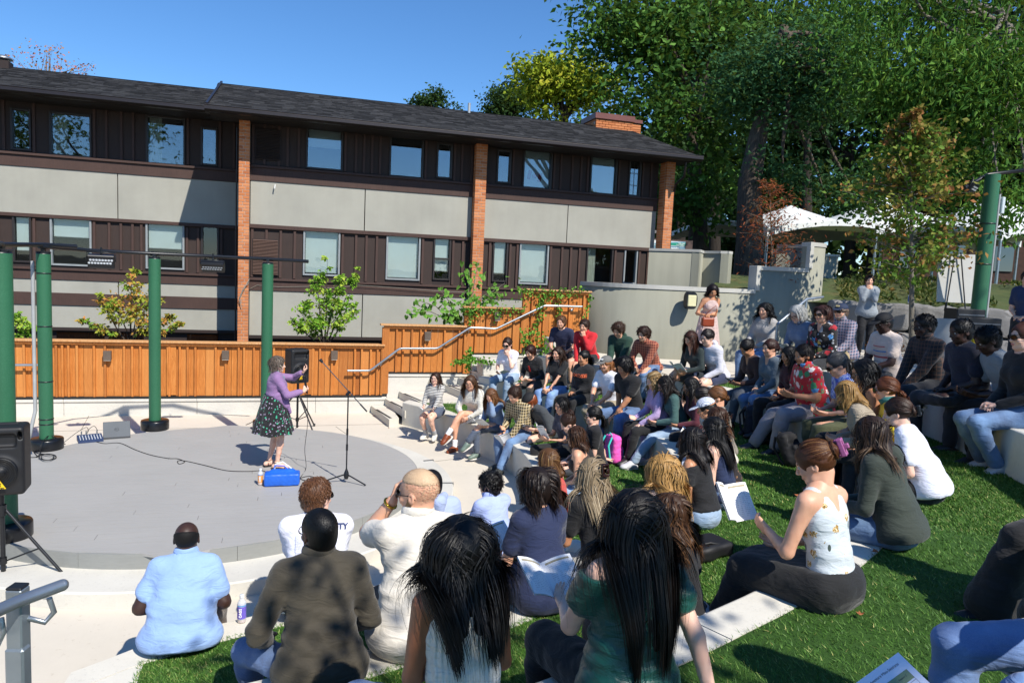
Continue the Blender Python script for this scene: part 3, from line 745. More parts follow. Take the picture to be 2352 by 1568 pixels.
    if bot:
        kind, mat = bot[0], bot[1]; o = bot[2] if len(bot) > 2 else {}
        s = Sdf(); g = o.get('g', .013); k = bulk; mm = 1.12 if sex == 'm' else .98
        s.ell(b.P+A(0, -.012, -.0), A(.165*mm*.5*(1+k)+g*.7, .122*(.6+.4*k)+g*.7, .125), None, .05); s.ell(b.P+b.d1*.05, A(.146*mm*(.5+.5*k), .104*(.55+.45*k), .10)+g*.4, None, .05)
        for i in (0, 1):
            if kind == 'trousers': add_leg(s, b, i, g, 1.9, o.get('flare', .012), .04)
            elif kind == 'shorts': add_leg(s, b, i, g+.012, o.get('len', .62), 0, .04)
            elif kind == 'skirt': add_leg(s, b, i, g+.01, o.get('len', 1.0), 0, .08)
            elif kind == 'longskirt': add_leg(s, b, i, g+.03, 1.8, .05, .10)
        if kind in ('skirt', 'longskirt'):
            K = (b.legs[0][1]+b.legs[1][1])/2; Ln = o.get('len', 1.0) if kind == 'skirt' else 1
            s.cone(b.P, b.P+(K-b.P)*min(1, Ln)*.95, .10, .085, .08)
            if kind == 'longskirt':
                An = (b.legs[0][2]+b.legs[1][2])/2; s.cone(K, K+(An-K)*.8, .10, .11, .1)
        s.cut(b.P+b.d1*(o.get('rise', .10)), b.d1, .005)
        if not standing and kind != 'x':
            pass
        s.noise = lambda X: .004*wob(X*A(1, 1, 1.6).astype(f32), 26, seed+5)+.003*wob(X, 60, seed+6)
        sdf_obj({'trousers': o.get('name', 'trousers'), 'shorts': 'shorts', 'skirt': 'skirt', 'longskirt': 'skirt'}[kind], s, hv*1.15, mat, t)
    # ---- shoes and socks
    if feet and shoe and not shoe.startswith('sandal'):
        for (hp, kn, an, ft, kind) in b.legs:
            s = foot_sdf(an, ft, .007); s.cut(an+nrm(kn-an)*.012, nrm(kn-an), .006)
            so_ = sdf_obj('shoe', s, max(.011, hv*.8), pm('shoe_'+shoe, shoe, .45, .1, bs=200), t)
            R = s.R; c0 = an-R[:, 2]*.086; m = MB(); n = 16; V = [(.043*math.copysign(abs(math.cos(q))**.8, math.cos(q))*(1 if math.sin(q) > 0 else .86), .035+.125*math.sin(q)) for q in np.linspace(0, 2*PI, n, endpoint=False)]
            V = [c0+R@A(x, y, z) for z in (-.012, .010) for x, y in V]; m.add(V, [tuple(range(n))[::-1], tuple(range(n, 2*n))]+[(i, (i+1) % n, n+(i+1) % n, n+i) for i in range(n)])
            if so_: m.obj('sole', pm('sole_white' if sock or shoe > '9' else 'sole_dark', 'd8d4cc' if sock or shoe > '9' else '1c1a18', .6, .08), so_)
    if sock:
        for (hp, kn, an, ft, kind) in b.legs:
            d = nrm(kn-an); s = Sdf().cone(an-d*.01, an+d*.12, .040, .044, .01); s.cut(an+d*.12, d); sdf_obj('sock', s, hh, pm('sock_'+sock, sock, .9, .08), t)
    if shoe and shoe.startswith('sandal'):
        for (hp, kn, an, ft, kind) in b.legs:
            R = foot_sdf(an, ft).R; mb = MB(); c0 = an-R[:, 2]*.085; mb.box(c0+R[:, 1]*.045, (.085, .25, .02), R, .006)
            for q, r_ in ((.12, .045), (-.02, .04)):
                arc = [c0+R[:, 1]*q+R[:, 0]*math.cos(a)*.046+R[:, 2]*(.01+math.sin(a)*(.052 if q > 0 else .085)) for a in np.linspace(0, PI, 9)]; mb.tube(arc, .006, 6)
            arc = [an+R[:, 2]*.01+R[:, 0]*math.cos(a)*.043+R[:, 1]*math.sin(a)*.043 for a in np.linspace(0, 2*PI, 13)]; mb.tube(arc, .005, 6)
            mb.obj('sandal', pm('sandal_'+shoe[6:], shoe[6:], .5), t)
    # ---- hair
    if hair:
        style, c1, c2 = hair[:3]; ho = dict(L=.4, curl=0, part='mid', th=.012, n=1.0); ho.update(hair[3] if len(hair) > 3 else {})
        mat = hair_mat(c1, c2, .75) if style in ('buzz', 'balding') else hair_mat(c1, c2)
        n0 = int(min(3400, max(320, 7000/D))*ho['n']); seg = 11 if D < 4 else (7 if D < 7 else 5); seg += 4 if style == 'curly' and D < 7 else 0; wd = max(.0036, min(.0085, .0011*D))
        parts = []
        long_ = style in ('long', 'wavy', 'curly', 'bob')
        th = {'buzz': .003, 'balding': .004, 'short': ho.get('thx', .013), 'shortcurly': .022, 'bun': .010, 'pony': .010}.get(style, ho['th'])
        cs = cap_sdf(b, th, {'shortcurly': 'short', 'bun': 'x', 'pony': 'x', 'buzz': 'short', 'balding': 'balding'}.get(style, style))
        if ho.get('topcut'): cs.cut(T(0, -.02, .055), b.HR@A(0, .1, -1), .02)
        if cap: cs.cut(T(0, 0, .045), b.HR@A(0, -.1, 1), .01)
        na = {'buzz': .0007, 'balding': .0007, 'short': .0022 if ho.get('thx') else .0035, 'shortcurly': .009}.get(style, .003)
        if long_ and ho['L'] > .22 and not cap:
            q1 = b.N-b.fw*.050; q2 = b.N-b.d2*max(.02, ho['L']-.30)-b.fw*(.105+.03*(bulk-1)); cs.p = [q for q in cs.p if not (q[0] == 3)]
            for sx in (-1, 1): cs.cone(T(sx*.035, -.05, .0), q1+A(sx*.035, 0, .03), .060, .050, .03); cs.cone(q1+A(sx*.035, 0, .03), q2+A(sx*.04, 0, 0), .048, .030, .03)
        cs.noise = lambda X: na*wob(X, 70 if style != 'shortcurly' else 110, seed+9)
        V, Fq = cs.mesh(hh*1.35); parts.append((V, Fq, np.full(len(V), .3)))
        if style in ('short', 'shortcurly'):
            parts.append(hair_strands(b, cb, style, ho.get('L', .07) if ho['L'] < .2 else .075, int(n0*.8), seed, .010 if style == 'shortcurly' else ho['curl'], wd*1.0, 5 if D > 6 else 8, ho['part'] if ho['part'] != 'mid' else 'whorl', spread=ho.get('sp', .010) if style == 'short' else .026, lift=min(.010, ho.get('sp', .01)), capped=bool(cap)))
        if style == 'buzz' and D < 6: parts.append(hair_strands(b, cb, style, .010, int(n0*1.2), seed, 0, .0022, 2, 'back', spread=.001, lift=.003))
        if long_:
            parts.append(hair_strands(b, cb, 'long' if style == 'bob' else style, ho['L'], int(n0*1.15), seed, ho['curl'], wd*1.15, seg, ho['part'], spread=ho.get('spread', .03), lift=.011, capped=bool(cap)))
        if style in ('bun', 'pony') or ho.get('clip'):
            tp = T(*ho.get('at', (0, -.105, .045)))
            if style != 'long' and not long_: parts.append(hair_strands(b, cb, 'bun', .20, int(n0*.8), seed, 0, wd, 9, 'back', tie=tp, spread=.006, lift=.010, capped=bool(cap)))
            br = ho.get('br', .040)
            if style == 'bun' or ho.get('clip'):
                s = Sdf().ell(tp+b.HR@A(0, -.012, 0), A(br, br*.8, br), b.HR, .01); s.noise = lambda X: .006*wob(X, 75, seed); V, Fq = s.mesh(hh); parts.append((V, Fq, np.full(len(V), .45)))
                rs = np.random.RandomState(seed); k = int(120 if D > 5 else 420); a = rs.uniform(0, 6.28, (k, 1)); tt = np.linspace(0, 1, 9)[None]; aa = a+tt*rs.uniform(2, 5, (k, 1)); rr = br*rs.uniform(.75, 1.12, (k, 1)); el = rs.uniform(-1.2, 1.2, (k, 1))+tt*.5
                X = np.stack([rr*np.cos(aa)*np.cos(el*.6), -rr*.5*np.sin(el)-.015-.012*np.cos(el*3), rr*np.sin(aa)*np.cos(el*.6)], -1); parts.append(ribbons(tp+X@b.HR.T, wd, tp, rs))
            if style == 'pony' or ho.get('tail'):
                rs = np.random.RandomState(seed+2); k = int(n0*.4); Lp = ho.get('tailL', .26); tt = np.linspace(0, 1, 10)[None, :, None]; off = rs.normal(size=(k, 1, 3))*A(.022, .016, .01); d0 = b.HR@A(0, -1, .1)
                X = tp+off*(.4+tt)+d0*(.06*np.sin(tt*1.9))+A(0, 0, -1)*Lp*tt**1.35*rs.uniform(.8, 1.1, (k, 1, 1)); 
                X = X+np.sin(tt*ho.get('tf', 7)+rs.uniform(0, 6, (k, 1, 1)))*A(1, .6, .2)*ho.get('tc', .006)
                sh_ = X.shape; Xf = X.reshape(-1, 3); d = cb(Xf).astype(float)-.012; mk = d < 0
                if mk.any(): Xf[mk] -= cb.grad(Xf[mk])*d[mk][:, None]
                parts.append(ribbons(Xf.reshape(sh_), wd, tp, rs))
        bb = 0; Vs = []; Fs = []; Ts = []
        for V, Fq, tn in parts:
            Vs.append(V); Fs.append(Fq+bb); Ts.append(tn); bb += len(V)
        V = np.concatenate(Vs); Fq = np.concatenate(Fs); me = mesh_np('hair', V, Fq); TRI[0] += len(Fq)*2
        tn = np.concatenate(Ts)
        if len(me.vertices) == len(tn): set_col(me, tn)
        new_obj('hair', me, t, mat)
    if cap:
        cc, lab = cap[0], (cap[1] if len(cap) > 1 else None); mt = cc if not isinstance(cc, str) else pm('cap_'+cc, cc, .8, .08, bs=300)
        s = Sdf(); s.ell(T(0, -.008, .050), A(.089, .108, .082), b.HR, .01); s.ell(T(0, -.008, .022), A(.076, .094, .07), b.HR, .004, op=1); s.cut(T(0, 0, .040), b.HR@A(0, -.12, -1), .003)
        co_ = sdf_obj('baseball_cap', s, hh, mt, t)
        v = Sdf(); v.ell(T(0, .125, .038), A(.078, .075, .009), b.HR@rotm(A(0, 1, -.22), A(0, .22, 1)), .004); v.ell(T(0, .06, .02), A(.078, .06, .02), b.HR, .01, op=1) if False else None
        sdf_obj('visor', v, max(.004, hh*.7), mt, co_)
        if lab:
            mb = MB(); mb.box(T(0, .098, .085), (.06, .006, .028), b.HR@rotm(A(0, 1, .55), A(0, -.55, 1)), .002); mb.obj('badge', pm('badge_'+lab, lab, .7), co_)
    if glasses:
        dark = glasses == 'sun'; mb = MB(); mb.cur = 0
        for sx in (-1, 1):
            c = T(sx*.033, .102, .002); n = 14; V = [c+b.HR@A(.026*math.cos(a)*(1+.12*abs(math.cos(a))), -.010*math.cos(a)*sx*1.0, .021*math.sin(a)) for a in np.linspace(0, 2*PI, n, endpoint=False)]
            if dark: mb.cur = 1; mb.add(V+[v+b.HR@A(0, -.003, 0) for v in V], [tuple(range(n)), tuple(range(2*n-1, n-1, -1))]+[(i, (i+1) % n, n+(i+1) % n, n+i) for i in range(n)])
            mb.cur = 0; mb.tube(V+[V[0], V[1]], .0026 if not dark else .0032, 5)
            mb.tube([T(sx*.060, .092, .006), T(sx*.081, .05, .008), T(sx*.084, -.005, .006), T(sx*.082, -.03, -.012)], .0026, 5)
        mb.tube([T(-.009, .108, .006), T(0, .110, .008), T(.009, .108, .006)], .0024, 5)
        mb.obj('sunglasses' if dark else 'glasses', [pm('spectacle_frame', '18120f', .3, .05, bump=0), lens_mat(True)], t)
    if holds: hold_item(b, holds, who)
    PEOPLE[who] = b
    return b
PEOPLE = {}
def wrap_text(b, s, body_, size, dz, side_, tm, curve=0.0, dx=0.0):
    me = text_mesh(body_, size, 'lettering', .002)
    n = len(me.vertices); V = np.zeros(n*3, f32); me.vertices.foreach_get('co', V); V = V.reshape(-1, 3)
    sg = 1 if side_ == 'front' else -1; fw = b.fw*sg; xx = A(-1, 0, 0)*sg; 
    zc = V[:, 1]-curve*(V[:, 0]**2)
    P = b.Ch+np.outer(V[:, 0]+dx, xx)+np.outer(zc+dz, b.d2)+fw*.30
    for it in range(24):
        d = s(P).astype(float)+(0 if s.noise is None else 0)-.007; P = P-np.outer(np.clip(d, -.1, .1), fw)*.8
    me.vertices.foreach_set('co', P.astype(f32).ravel()); me.update()
    new_obj('lettering', me, b.t, tm)
def wpos(b, local):
    c, s = math.cos(b.rz), math.sin(b.rz); l = np.asarray(local, float)*b.sc
    return b.org+A(c*l[0]-s*l[1], s*l[0]+c*l[1], l[2])
def booklet_mesh():
    if 'booklet' in M_: return M_['booklet']
    V, Fs, mi = [], [], []
    nx = 7; w_, h_ = .140, .216
    def pg(sx, lift, z):
        b0 = len(V)
        for j in (0, 1):
            for i in range(nx):
                t = i/(nx-1); V.append((sx*w_*t, (j-.5)*h_, lift*t+.012*math.sin(t*PI)+z))
        for i in range(nx-1):
            q = (b0+i, b0+i+1, b0+nx+i+1, b0+nx+i); Fs.append(q if sx > 0 else q[::-1])
    for sx in (-1, 1):
        for k in range(3): pg(sx, .055-.004*k, -.0016*k)
        b0 = len(V)-2*nx
    me = bpy.data.meshes.new('booklet'); me.from_pydata(V, [], Fs); me.update()
    N = NT('printed_paper'); X = N.sep(); 
    ln = N.math('FRACT', N.math('MULTIPLY', X[1], 95)); wd = N.noise(160, 0, stretch=(1, .25, 1)); m = N.math('MULTIPLY', N.math('LESS_THAN', ln, .42), N.math('GREATER_THAN', wd, .48))
    ax = N.math('ABSOLUTE', X[0]); inn = N.math('MULTIPLY', N.math('GREATER_THAN', ax, .014), N.math('LESS_THAN', ax, .126)); iny = N.math('LESS_THAN', N.math('ABSOLUTE', X[1]), .092)
    m = N.math('MULTIPLY', N.math('MULTIPLY', m, inn), iny); band = N.math('MULTIPLY', N.math('GREATER_THAN', X[1], .082), N.math('MULTIPLY', inn, N.math('LESS_THAN', X[1], .094)))
    N.set(color=N.mix(N.math('MULTIPLY', band, .8), N.mix(N.math('MULTIPLY', m, .32), (.80, .80, .80), (.12, .12, .13)), hx('8a7a44')), rough=.7); MATS['printed_paper'] = N.m
    me.materials.append(N.m); M_['booklet'] = me; return me
def hold_item(b, h, who):
    """h: dict(kind, at(local), fw, up, label)"""
    kind = h.get('kind', 'booklet'); a = [q[2] for q in b.arms]; hd = [q[2]+q[3]*.09 for q in b.arms]
    mid = (hd[0]+hd[1])/2 if h.get('hand') is None else hd[h['hand']]
    pos = mid+np.asarray(h.get('off', (0, .03, .03)), float)
    nrm_ = nrm(np.asarray(h.get('n', (0, -.55, .83)), float)); up = np.asarray(h.get('up', (0, 1, .5)), float); up = nrm(up-nrm_*(up@nrm_)); x = np.cross(up, nrm_)
    Rl = np.stack([x, up, nrm_], 1); c, s = math.cos(b.rz), math.sin(b.rz); Rz = np.array([[c, -s, 0], [s, c, 0], [0, 0, 1]])
    Rw = Rz@Rl; p = wpos(b, pos)
    mw = Matrix.Translation(Vector(p))@Matrix(Rw.tolist()).to_4x4()
    if kind == 'booklet':
        o = bpy.data.objects.new('booklet', booklet_mesh()); COL.objects.link(o); o.matrix_world = mw@Matrix.Scale(h.get('s', 1), 4); tag(o, h.get('label') or 'white printed programme booklet held open by '+who, 'booklet', 'event programme booklets')
    elif kind == 'phone':
        o = MB().box((0, 0, 0), (.075, .15, .009), None, .003).obj('phone', pm('phone_black', '0b0b0d', .15, .05, bump=0)); o.matrix_world = mw; tag(o, h.get('label') or 'dark phone held by '+who, 'phone')
# ================================================================ the setting: ground, stage, terraces
CX, CY, RD = -1.07, 9.714, 2.683                      # centre and radius of the round stage
def conc(name, col='d4cdc0', **k):
    if name in MATS: return MATS[name]
    N = NT(name); c = hx(col); a = N.noise(1.3, 6, rough=.65); b_ = N.noise(26, 5, rough=.7); pit = N.noise(150, 3)
    base = N.ramp(a, [(.3, tuple(x*.86 for x in c)), (.55, c), (.75, tuple(min(1, x*1.06) for x in c))])
    base = N.mix(N.math('MULTIPLY', N.math('LESS_THAN', b_, .40), .22), base, tuple(x*.62 for x in c))
    N.set(color=N.mix(N.math('MULTIPLY', N.math('LESS_THAN', pit, .33), .35), base, tuple(x*.5 for x in c)), rough=.9); N.bump(N.math('ADD', b_, N.math('MULTIPLY', pit, .6)), k.get('b', .25), .006)
    MATS[name] = N.m; return N.m
def plaza_mat():
    N = NT('broom_finished_concrete'); c = hx('cfc6b6'); a = N.noise(.8, 6, rough=.7); br = N.noise(60, 3, stretch=(1, .06, 1)); sp = N.noise(9, 6, rough=.8)
    base = N.ramp(a, [(.3, tuple(x*.88 for x in c)), (.7, c)])
    base = N.mix(N.math('MULTIPLY', N.math('GREATER_THAN', sp, .62), .32), base, hx('a89a84'))
    N.set(color=base, rough=.92); N.bump(br, .25, .004); return N.m
M_PLAZA = plaza_mat(); M_CONC = conc('cast_concrete', 'c9c5ba'); M_CONC2 = conc('precast_bench_concrete', 'cfcabd', b=.35)
M_WALLC = conc('old_wall_concrete', 'c8c4ba', b=.5)
# earth sheet reaching the horizon
def terrain():
    xs = np.concatenate([[-600, -300, -120, -60], np.arange(-30, 60, 2.0), [70, 90, 120, 200, 350, 600]]); ys = np.concatenate([[-600, -200, -60], np.arange(-20, 70, 2.0), [80, 110, 160, 260, 420, 600]])
    X, Y = np.meshgrid(xs, ys, indexing='ij')
    D = np.clip((X-13)*.75+(Y-8)*.30, 0, 60)
    Z = -.45+0*X
    Z = np.where((X > 12) | (Y > 24), -.45, Z)
    far = np.clip((np.hypot(X-6, Y-8)-14)/20, 0, 1); Z = Z+far*1.3
    V = np.stack([X, Y, Z], -1).reshape(-1, 3); n, m = X.shape; i = (np.arange(n-1)[:, None]*m+np.arange(m-1)[None]).reshape(-1)
    return mesh_np('earth_sheet', V, np.stack([i, i+m, i+m+1, i+1], 1))
def grassy(name, a, b, c):
    N = NT(name); t = N.noise(.9, 7, rough=.7); f = N.noise(30, 4, rough=.7)
    N.set(color=N.mix(N.math('MULTIPLY', f, .6), N.ramp(t, [(.35, hx(a)), (.5, hx(b)), (.66, hx(c))]), tuple(x*.45 for x in hx(b))), rough=.95); N.bump(f, .6, .05); MATS[name] = N.m; return N.m
M_LAWN = grassy('rough_lawn', '3f4a22', '4c5a2a', '6a6238')
tag(new_obj('earth', terrain(), None, grassy('earth_ground', '4a4634', '55523c', '64583e')), kind='structure')
# plaza slab with saw-cut joints
mb = MB(); mb.prism([(-9, -1.5), (4.2, -1.5), (4.2, 15.1), (-9, 15.1)], -.42, -.30)
tag(mb.obj('plaza_pavement', M_PLAZA), kind='structure')
mb = MB()
for (x0, y0, x1, y1) in [(-9, 13.55, 2.5, 13.75), (-4.9, 6.5, -2.4, 5.6), (-2.4, 5.6, -2.1, 3.0), (-6, 4.2, -1.2, 3.3), (2.0, 10.9, 3.1, 11.25), (1.6, 8.3, 3.2, 7.9), (.7, 13.6, 1.0, 12.4), (-3.6, 13.7, -3.8, 15)]:
    d = A(x1-x0, y1-y0); L = np.linalg.norm(d); d /= L; mb.box(((x0+x1)/2, (y0+y1)/2, -.2985), (L, .007, .004), np.array([[d[0], -d[1], 0], [d[1], d[0], 0], [0, 0, 1]]))
tag(mb.obj('pavement_joint', pm('joint_filler', '6a6458', .9)), kind='structure')  # thin joint strips in one plain grey-brown
# stage plinth and deck
def disc(r, z0, z1, n=96, c=(CX, CY)):
    m = MB(); V = [(c[0]+r*math.cos(2*PI*k/n), c[1]+r*math.sin(2*PI*k/n)) for k in range(n)]; m.prism(V, z0, z1); return m
st = thing('round_stage', 'low round stage with grey composite deck boards in the middle of the plaza', 'stage')
pl = MB(); n = 96; rr = [(RD+.48, -.31), (RD+.48, -.165), (RD+.465, -.15), (RD-.1, -.15)]; pl.lathe(rr, (CX, CY, 0), n, False); pl.obj('plinth', M_CONC, st)
def deck_mat(name, col):
    N = NT(name); c = hx(col); g = N.noise(50, 4, stretch=(.05, 1, 1)); a = N.noise(1.5, 5)
    N.set(color=N.mix(.5, N.ramp(g, [(.3, tuple(x*.90 for x in c)), (.7, tuple(x*1.06 for x in c))]), N.ramp(a, [(.3, tuple(x*.92 for x in c)), (.7, tuple(x*1.05 for x in c))])), rough=.55, spec=.4); N.bump(g, .3, .003); return N.m
M_DECK = deck_mat('composite_deck_board', 'a19f9b'); M_FASC = deck_mat('composite_fascia_board', '8b8c88')
bw = .1395; k = int(RD*2/bw)+1; rs = random.Random(3)
for i in range(-k//2, k//2+1):
    y0 = i*bw+.0018; y1 = y0+bw-.0036
    if min(abs(y0), abs(y1)) >= RD-.03: continue
    def hw(y): return math.sqrt(max(0, (RD-.012)**2-y*y))
    a0, a1 = hw(y0), hw(y1)
    if a0 < .05 or a1 < .05: a0 = max(a0, .06); a1 = max(a1, .06)
    cut = rs.uniform(-1.5, 1.5); segs = [(-1, None, cut), (1, cut, None)] if abs(cut) < min(a0, a1)-.3 else [(0, None, None)]
    for s_, c0, c1 in segs:
        x00 = -a0 if c0 is None else c0+.002; x10 = a0 if c1 is None else c1-.002; x01 = -a1 if c0 is None else c0+.002; x11 = a1 if c1 is None else c1-.002
        m = MB(); dz = rs.uniform(-.0006, .0006); m.prism([(CX+x00, CY+y0), (CX+x10, CY+y0), (CX+x11, CY+y1), (CX+x01, CY+y1)], -.025, dz); m.obj('deck_board', M_DECK, st)
m = disc(RD-.03, -.15, -.022); m.obj('deck_frame', pm('deck_void', '1e1f20', .9), st)
for q in range(12):
    a0, a1 = 2*PI*q/12+.0006+.2, 2*PI*(q+1)/12-.0006+.2; t = np.linspace(a0, a1, 12); m = MB()
    m.prism([(CX+RD*math.cos(a), CY+RD*math.sin(a)) for a in t]+[(CX+(RD-.022)*math.cos(a), CY+(RD-.022)*math.sin(a)) for a in t[::-1]], -.150, -.004); m.obj('fascia_board', M_FASC, st)
mc = pm('galvanised_steel', 'a8adb0', .38, .12, metal=.85, bs=300)
for th in (-62, -40, -8, 14, -85, -108):
    a = math.radians(th); R = np.array([[math.cos(a), -math.sin(a), 0], [math.sin(a), math.cos(a), 0], [0, 0, 1]]); c = A(CX, CY, 0)+R@A(RD+.40, 0, -.146)
    m = MB(); m.box(c, (.15, .045, .006), R); m.box(c+R@A(.082, 0, -.03), (.006, .045, .075), R); m.obj('steel_bracket', mc, st)

# ---- curved concrete seat walls and the turf treads between them
def sp(tab):
    t = np.array(tab, float); return lambda th: float(np.interp(th, t[:, 0], t[:, 1]))
r1 = sp([(-93, 4.93), (-89, 4.68), (-84, 4.52), (-78, 4.43), (-68, 4.40), (-40, 4.32), (-10, 4.22), (19, 4.27), (35, 4.48), (51, 4.93), (53, 5.0)])
r2 = sp([(-95, 6.2), (-82, 6.1), (-76, 6.03), (-65, 5.95), (-50, 5.9), (-10, 5.9), (10, 5.8), (22, 5.8), (30, 6.0), (45, 6.4)])
r3 = sp([(-95, 7.45), (-70, 7.33), (-65, 7.34), (-59, 7.40), (-52, 7.5), (-42, 7.62), (-30, 7.65), (-10, 7.65), (0, 7.65), (9, 7.4), (15, 7.15), (33, 7.15), (40, 7.6)])
r4 = sp([(-95, 9.6), (-60, 9.6), (-42, 9.1), (-30, 8.9), (-15, 8.8), (0, 8.7), (6, 8.6), (9, 10), (14, 10.5), (20, 11)])
def pt(r, th): a = math.radians(th); return (CX+r*math.cos(a), CY+r*math.sin(a))
def M_turf():
    N = NT('artificial_turf'); f = N.noise(260, 3, rough=.7); g = N.noise(3.5, 6, rough=.7); h = N.noise(38, 3)
    c = N.ramp(g, [(.32, hx('3a5e1c')), (.55, hx('466e24')), (.72, hx('567c30'))]); N.set(color=N.mix(N.math('MULTIPLY', f, .75), c, hx('2a4a16')), rough=.8, spec=.3); N.bump(N.math('ADD', f, h), .8, .02); MATS['turf'] = N.m; return N.m
MT = M_turf()
LEV = [(.15, r1, -93, 52.5, -.31), (.60, r2, -89, 43, .14), (1.05, r3, -86, 38, .59), (1.50, r4, -46, 7, 1.04)]
names = ['front', 'second', 'third', 'fourth']
for i, (z, rf, t0, t1, zb) in enumerate(LEV):
    bt = thing('concrete_seat_wall', ['long curved pale concrete bench nearest the stage, front row', 'curved concrete bench of the second row, one step above the front row', 'curved concrete bench of the third row beside the wide green turf', 'uppermost curved concrete bench under the men in the shade at right'][i], 'bench')
    wd = .27 if i != 2 else .25; th = t0; seg = 26 if i < 2 else 20
    while th < t1-.5:
        e = min(t1, th+seg); 
        if t1-e < 6: e = t1
        tt = np.linspace(th+.035, e-.035, max(5, int((e-th)/2)+2))
        fr = [pt(rf(a), a) for a in tt]; bk = [pt(rf(a)+wd, a) for a in tt]; fr2 = [pt(rf(a)+.018, a) for a in tt]; bk2 = [pt(rf(a)+wd-.004, a) for a in tt]; fr1 = [pt(rf(a)+.004, a) for a in tt]
        n = len(tt); V = [(*p, zb) for p in fr]+[(*p, z-.02) for p in fr]+[(*p, z-.006) for p in fr1]+[(*p, z) for p in fr2]+[(*p, z) for p in bk2]+[(*p, zb) for p in bk]
        Fs = [(r*n+j, (r+1)*n+j, (r+1)*n+j+1, r*n+j+1) for r in range(5) for j in range(n-1)]+[tuple(r*n for r in range(6)), tuple(r*n+n-1 for r in range(5, -1, -1))]
        MB().add(V, Fs).obj('bench_block', M_CONC2, bt); th = e
# turf treads (the flat strip behind each bench) with risers below
outer = [r2, r3, r4]
def tread(z, ra, rb, t0, t1, zb, mat, name, kind='structure', off=.27):
    tt = np.linspace(t0, t1, 48); V = []; Fs = []; nr = 8
    for a in tt:
        A0, A1 = ra(a)+off, rb(a)
        for q in range(nr): V.append((*pt(A0+(A1-A0)*q/(nr-1), a), z))
    for i in range(len(tt)-1):
        for q in range(nr-1): j = i*nr+q; Fs.append((j, j+1, j+nr+1, j+nr))
    m = MB().add(V, Fs, True); edge = [V[i*nr] for i in range(len(tt))]; base = len(m.v)
    for end in (0, len(tt)-1):
        P = V[end*nr:(end+1)*nr]; m.add(P+[(p[0], p[1], zb) for p in P], [(q, q+1, nr+q+1, nr+q) for q in range(nr-1)])
    return tag(m.obj(name, mat, None), kind=kind)
tread(.150-.004, r1, r2, -88.3, 50, -.3, MT, 'turf_terrace'); tread(.150-.003, r1, sp([(-95, 5.9), (60, 5.9)]), -93, -88.3, -.3, M_CONC2, 'bench_end_slab')
tread(.600-.004, r2, r3, -89, 41, .1, MT, 'turf_terrace')
r4x = sp([(-95, 14), (-60, 14), (-47, 12.5), (-46, 9.3), (-42, 9.1), (-30, 8.9), (-15, 8.8), (0, 8.7), (6, 8.6), (7, 9.7), (14, 10.3), (20, 11)])
tread(1.050-.004, r3, r4x, -86, 6, .6, MT, 'turf_terrace', off=.25)
tread(1.050-.006, r3, sp([(-90, 11), (50, 11.0)]), 2, 38, .6, M_PLAZA, 'upper_path', off=-.02 if False else .25)
tread(1.500-.004, sp([(-46, 9.3), (-42, 9.1), (-30, 8.9), (-15, 8.8), (0, 8.7), (6, 8.6), (9, 10.4), (14, 12.0), (26, 13.6)]), sp([(-50, 18), (50, 18)]), -46, 26, 1.0, M_PLAZA, 'top_path', off=.27)
# ---- turf blades
def blades():
    rs = np.random.RandomState(5); out = []
    specs = [(.146, r1, r2, -88.6, 46), (.596, r2, r3, -87, 36), (1.046, r3, r4x, -84, 6)]
    for z, ra, rb, t0, t1 in specs:
        for (dens, dmin, dmax) in ((26000, 0, 3.2), (14000, 3.2, 4.6), (6500, 4.6, 6.5), (2500, 6.5, 9.5), (900, 9.5, 14)):
            N = int(dens*30)
            N = min(N, 700000); th = rs.uniform(t0, t1, N); u = rs.uniform(0, 1, N)
            R0 = np.interp(th, np.arange(-96, 60), [ra(a) for a in np.arange(-96, 60)])+.235; R1 = np.interp(th, np.arange(-96, 60), [rb(a) for a in np.arange(-96, 60)])
            r = np.sqrt(R0**2+(R1**2-R0**2)*u); area = np.radians(t1-t0)*((R1**2-R0**2)/2).mean(); keepp = dens*area/N
            k = rs.uniform(0, 1, N) < keepp; a = np.radians(th[k]); r = r[k]
            P = np.stack([CX+r*np.cos(a), CY+r*np.sin(a), np.full(len(r), z)], 1)
            Q = P-[0, 0, H]; dep = Q@F_; px = 1176+FPX*(Q@R2)/np.maximum(dep, .1); py = 784-FPX*(Q@U2)/np.maximum(dep, .1)
            ok = (dep >= max(dmin, 1.2)) & (dep < dmax) & (px > -60) & (px < 2412) & (py < 1640)
            P = P[ok]; out.append((P, np.full(len(P), dens)))
    P = np.concatenate([o[0] for o in out]); dn = np.concatenate([o[1] for o in out]); n = len(P)
    L = rs.uniform(.012, .023, n)*np.where(dn < 3000, 1.3, 1.0); w_ = rs.uniform(.0013, .0024, n)*np.sqrt(26000/dn)*.9; w_ = np.minimum(w_, .007)
    ang = rs.uniform(0, 6.28, n); lean = rs.normal(0, .011, (n, 2))+A(-.006, .004)
    d = np.stack([np.cos(ang), np.sin(ang), 0*ang], 1)*w_[:, None]
    top = P+np.stack([lean[:, 0]*1.2, lean[:, 1]*1.2, L], 1)
    V = np.stack([P-d, P+d, top], 1).reshape(-1, 3); Fq = np.arange(3*n).reshape(-1, 3)
    me = mesh_np('turf_blades', V, Fq, False); set_col(me, np.repeat(rs.uniform(0, 1, n), 3)); TRI[0] += n
    N = NT('turf_blade'); t = N.n('Attribute', attribute_name='tone').outputs['Fac']; N.set(color=N.ramp(t, [(0, hx('35591c')), (.6, hx('4c7628')), (.92, hx('6f8f44')), (1, hx('b0a868'))]), rough=.55, spec=.3)
    return tag(new_obj('turf_blades', me, None, N.m), kind='stuff')
blades()
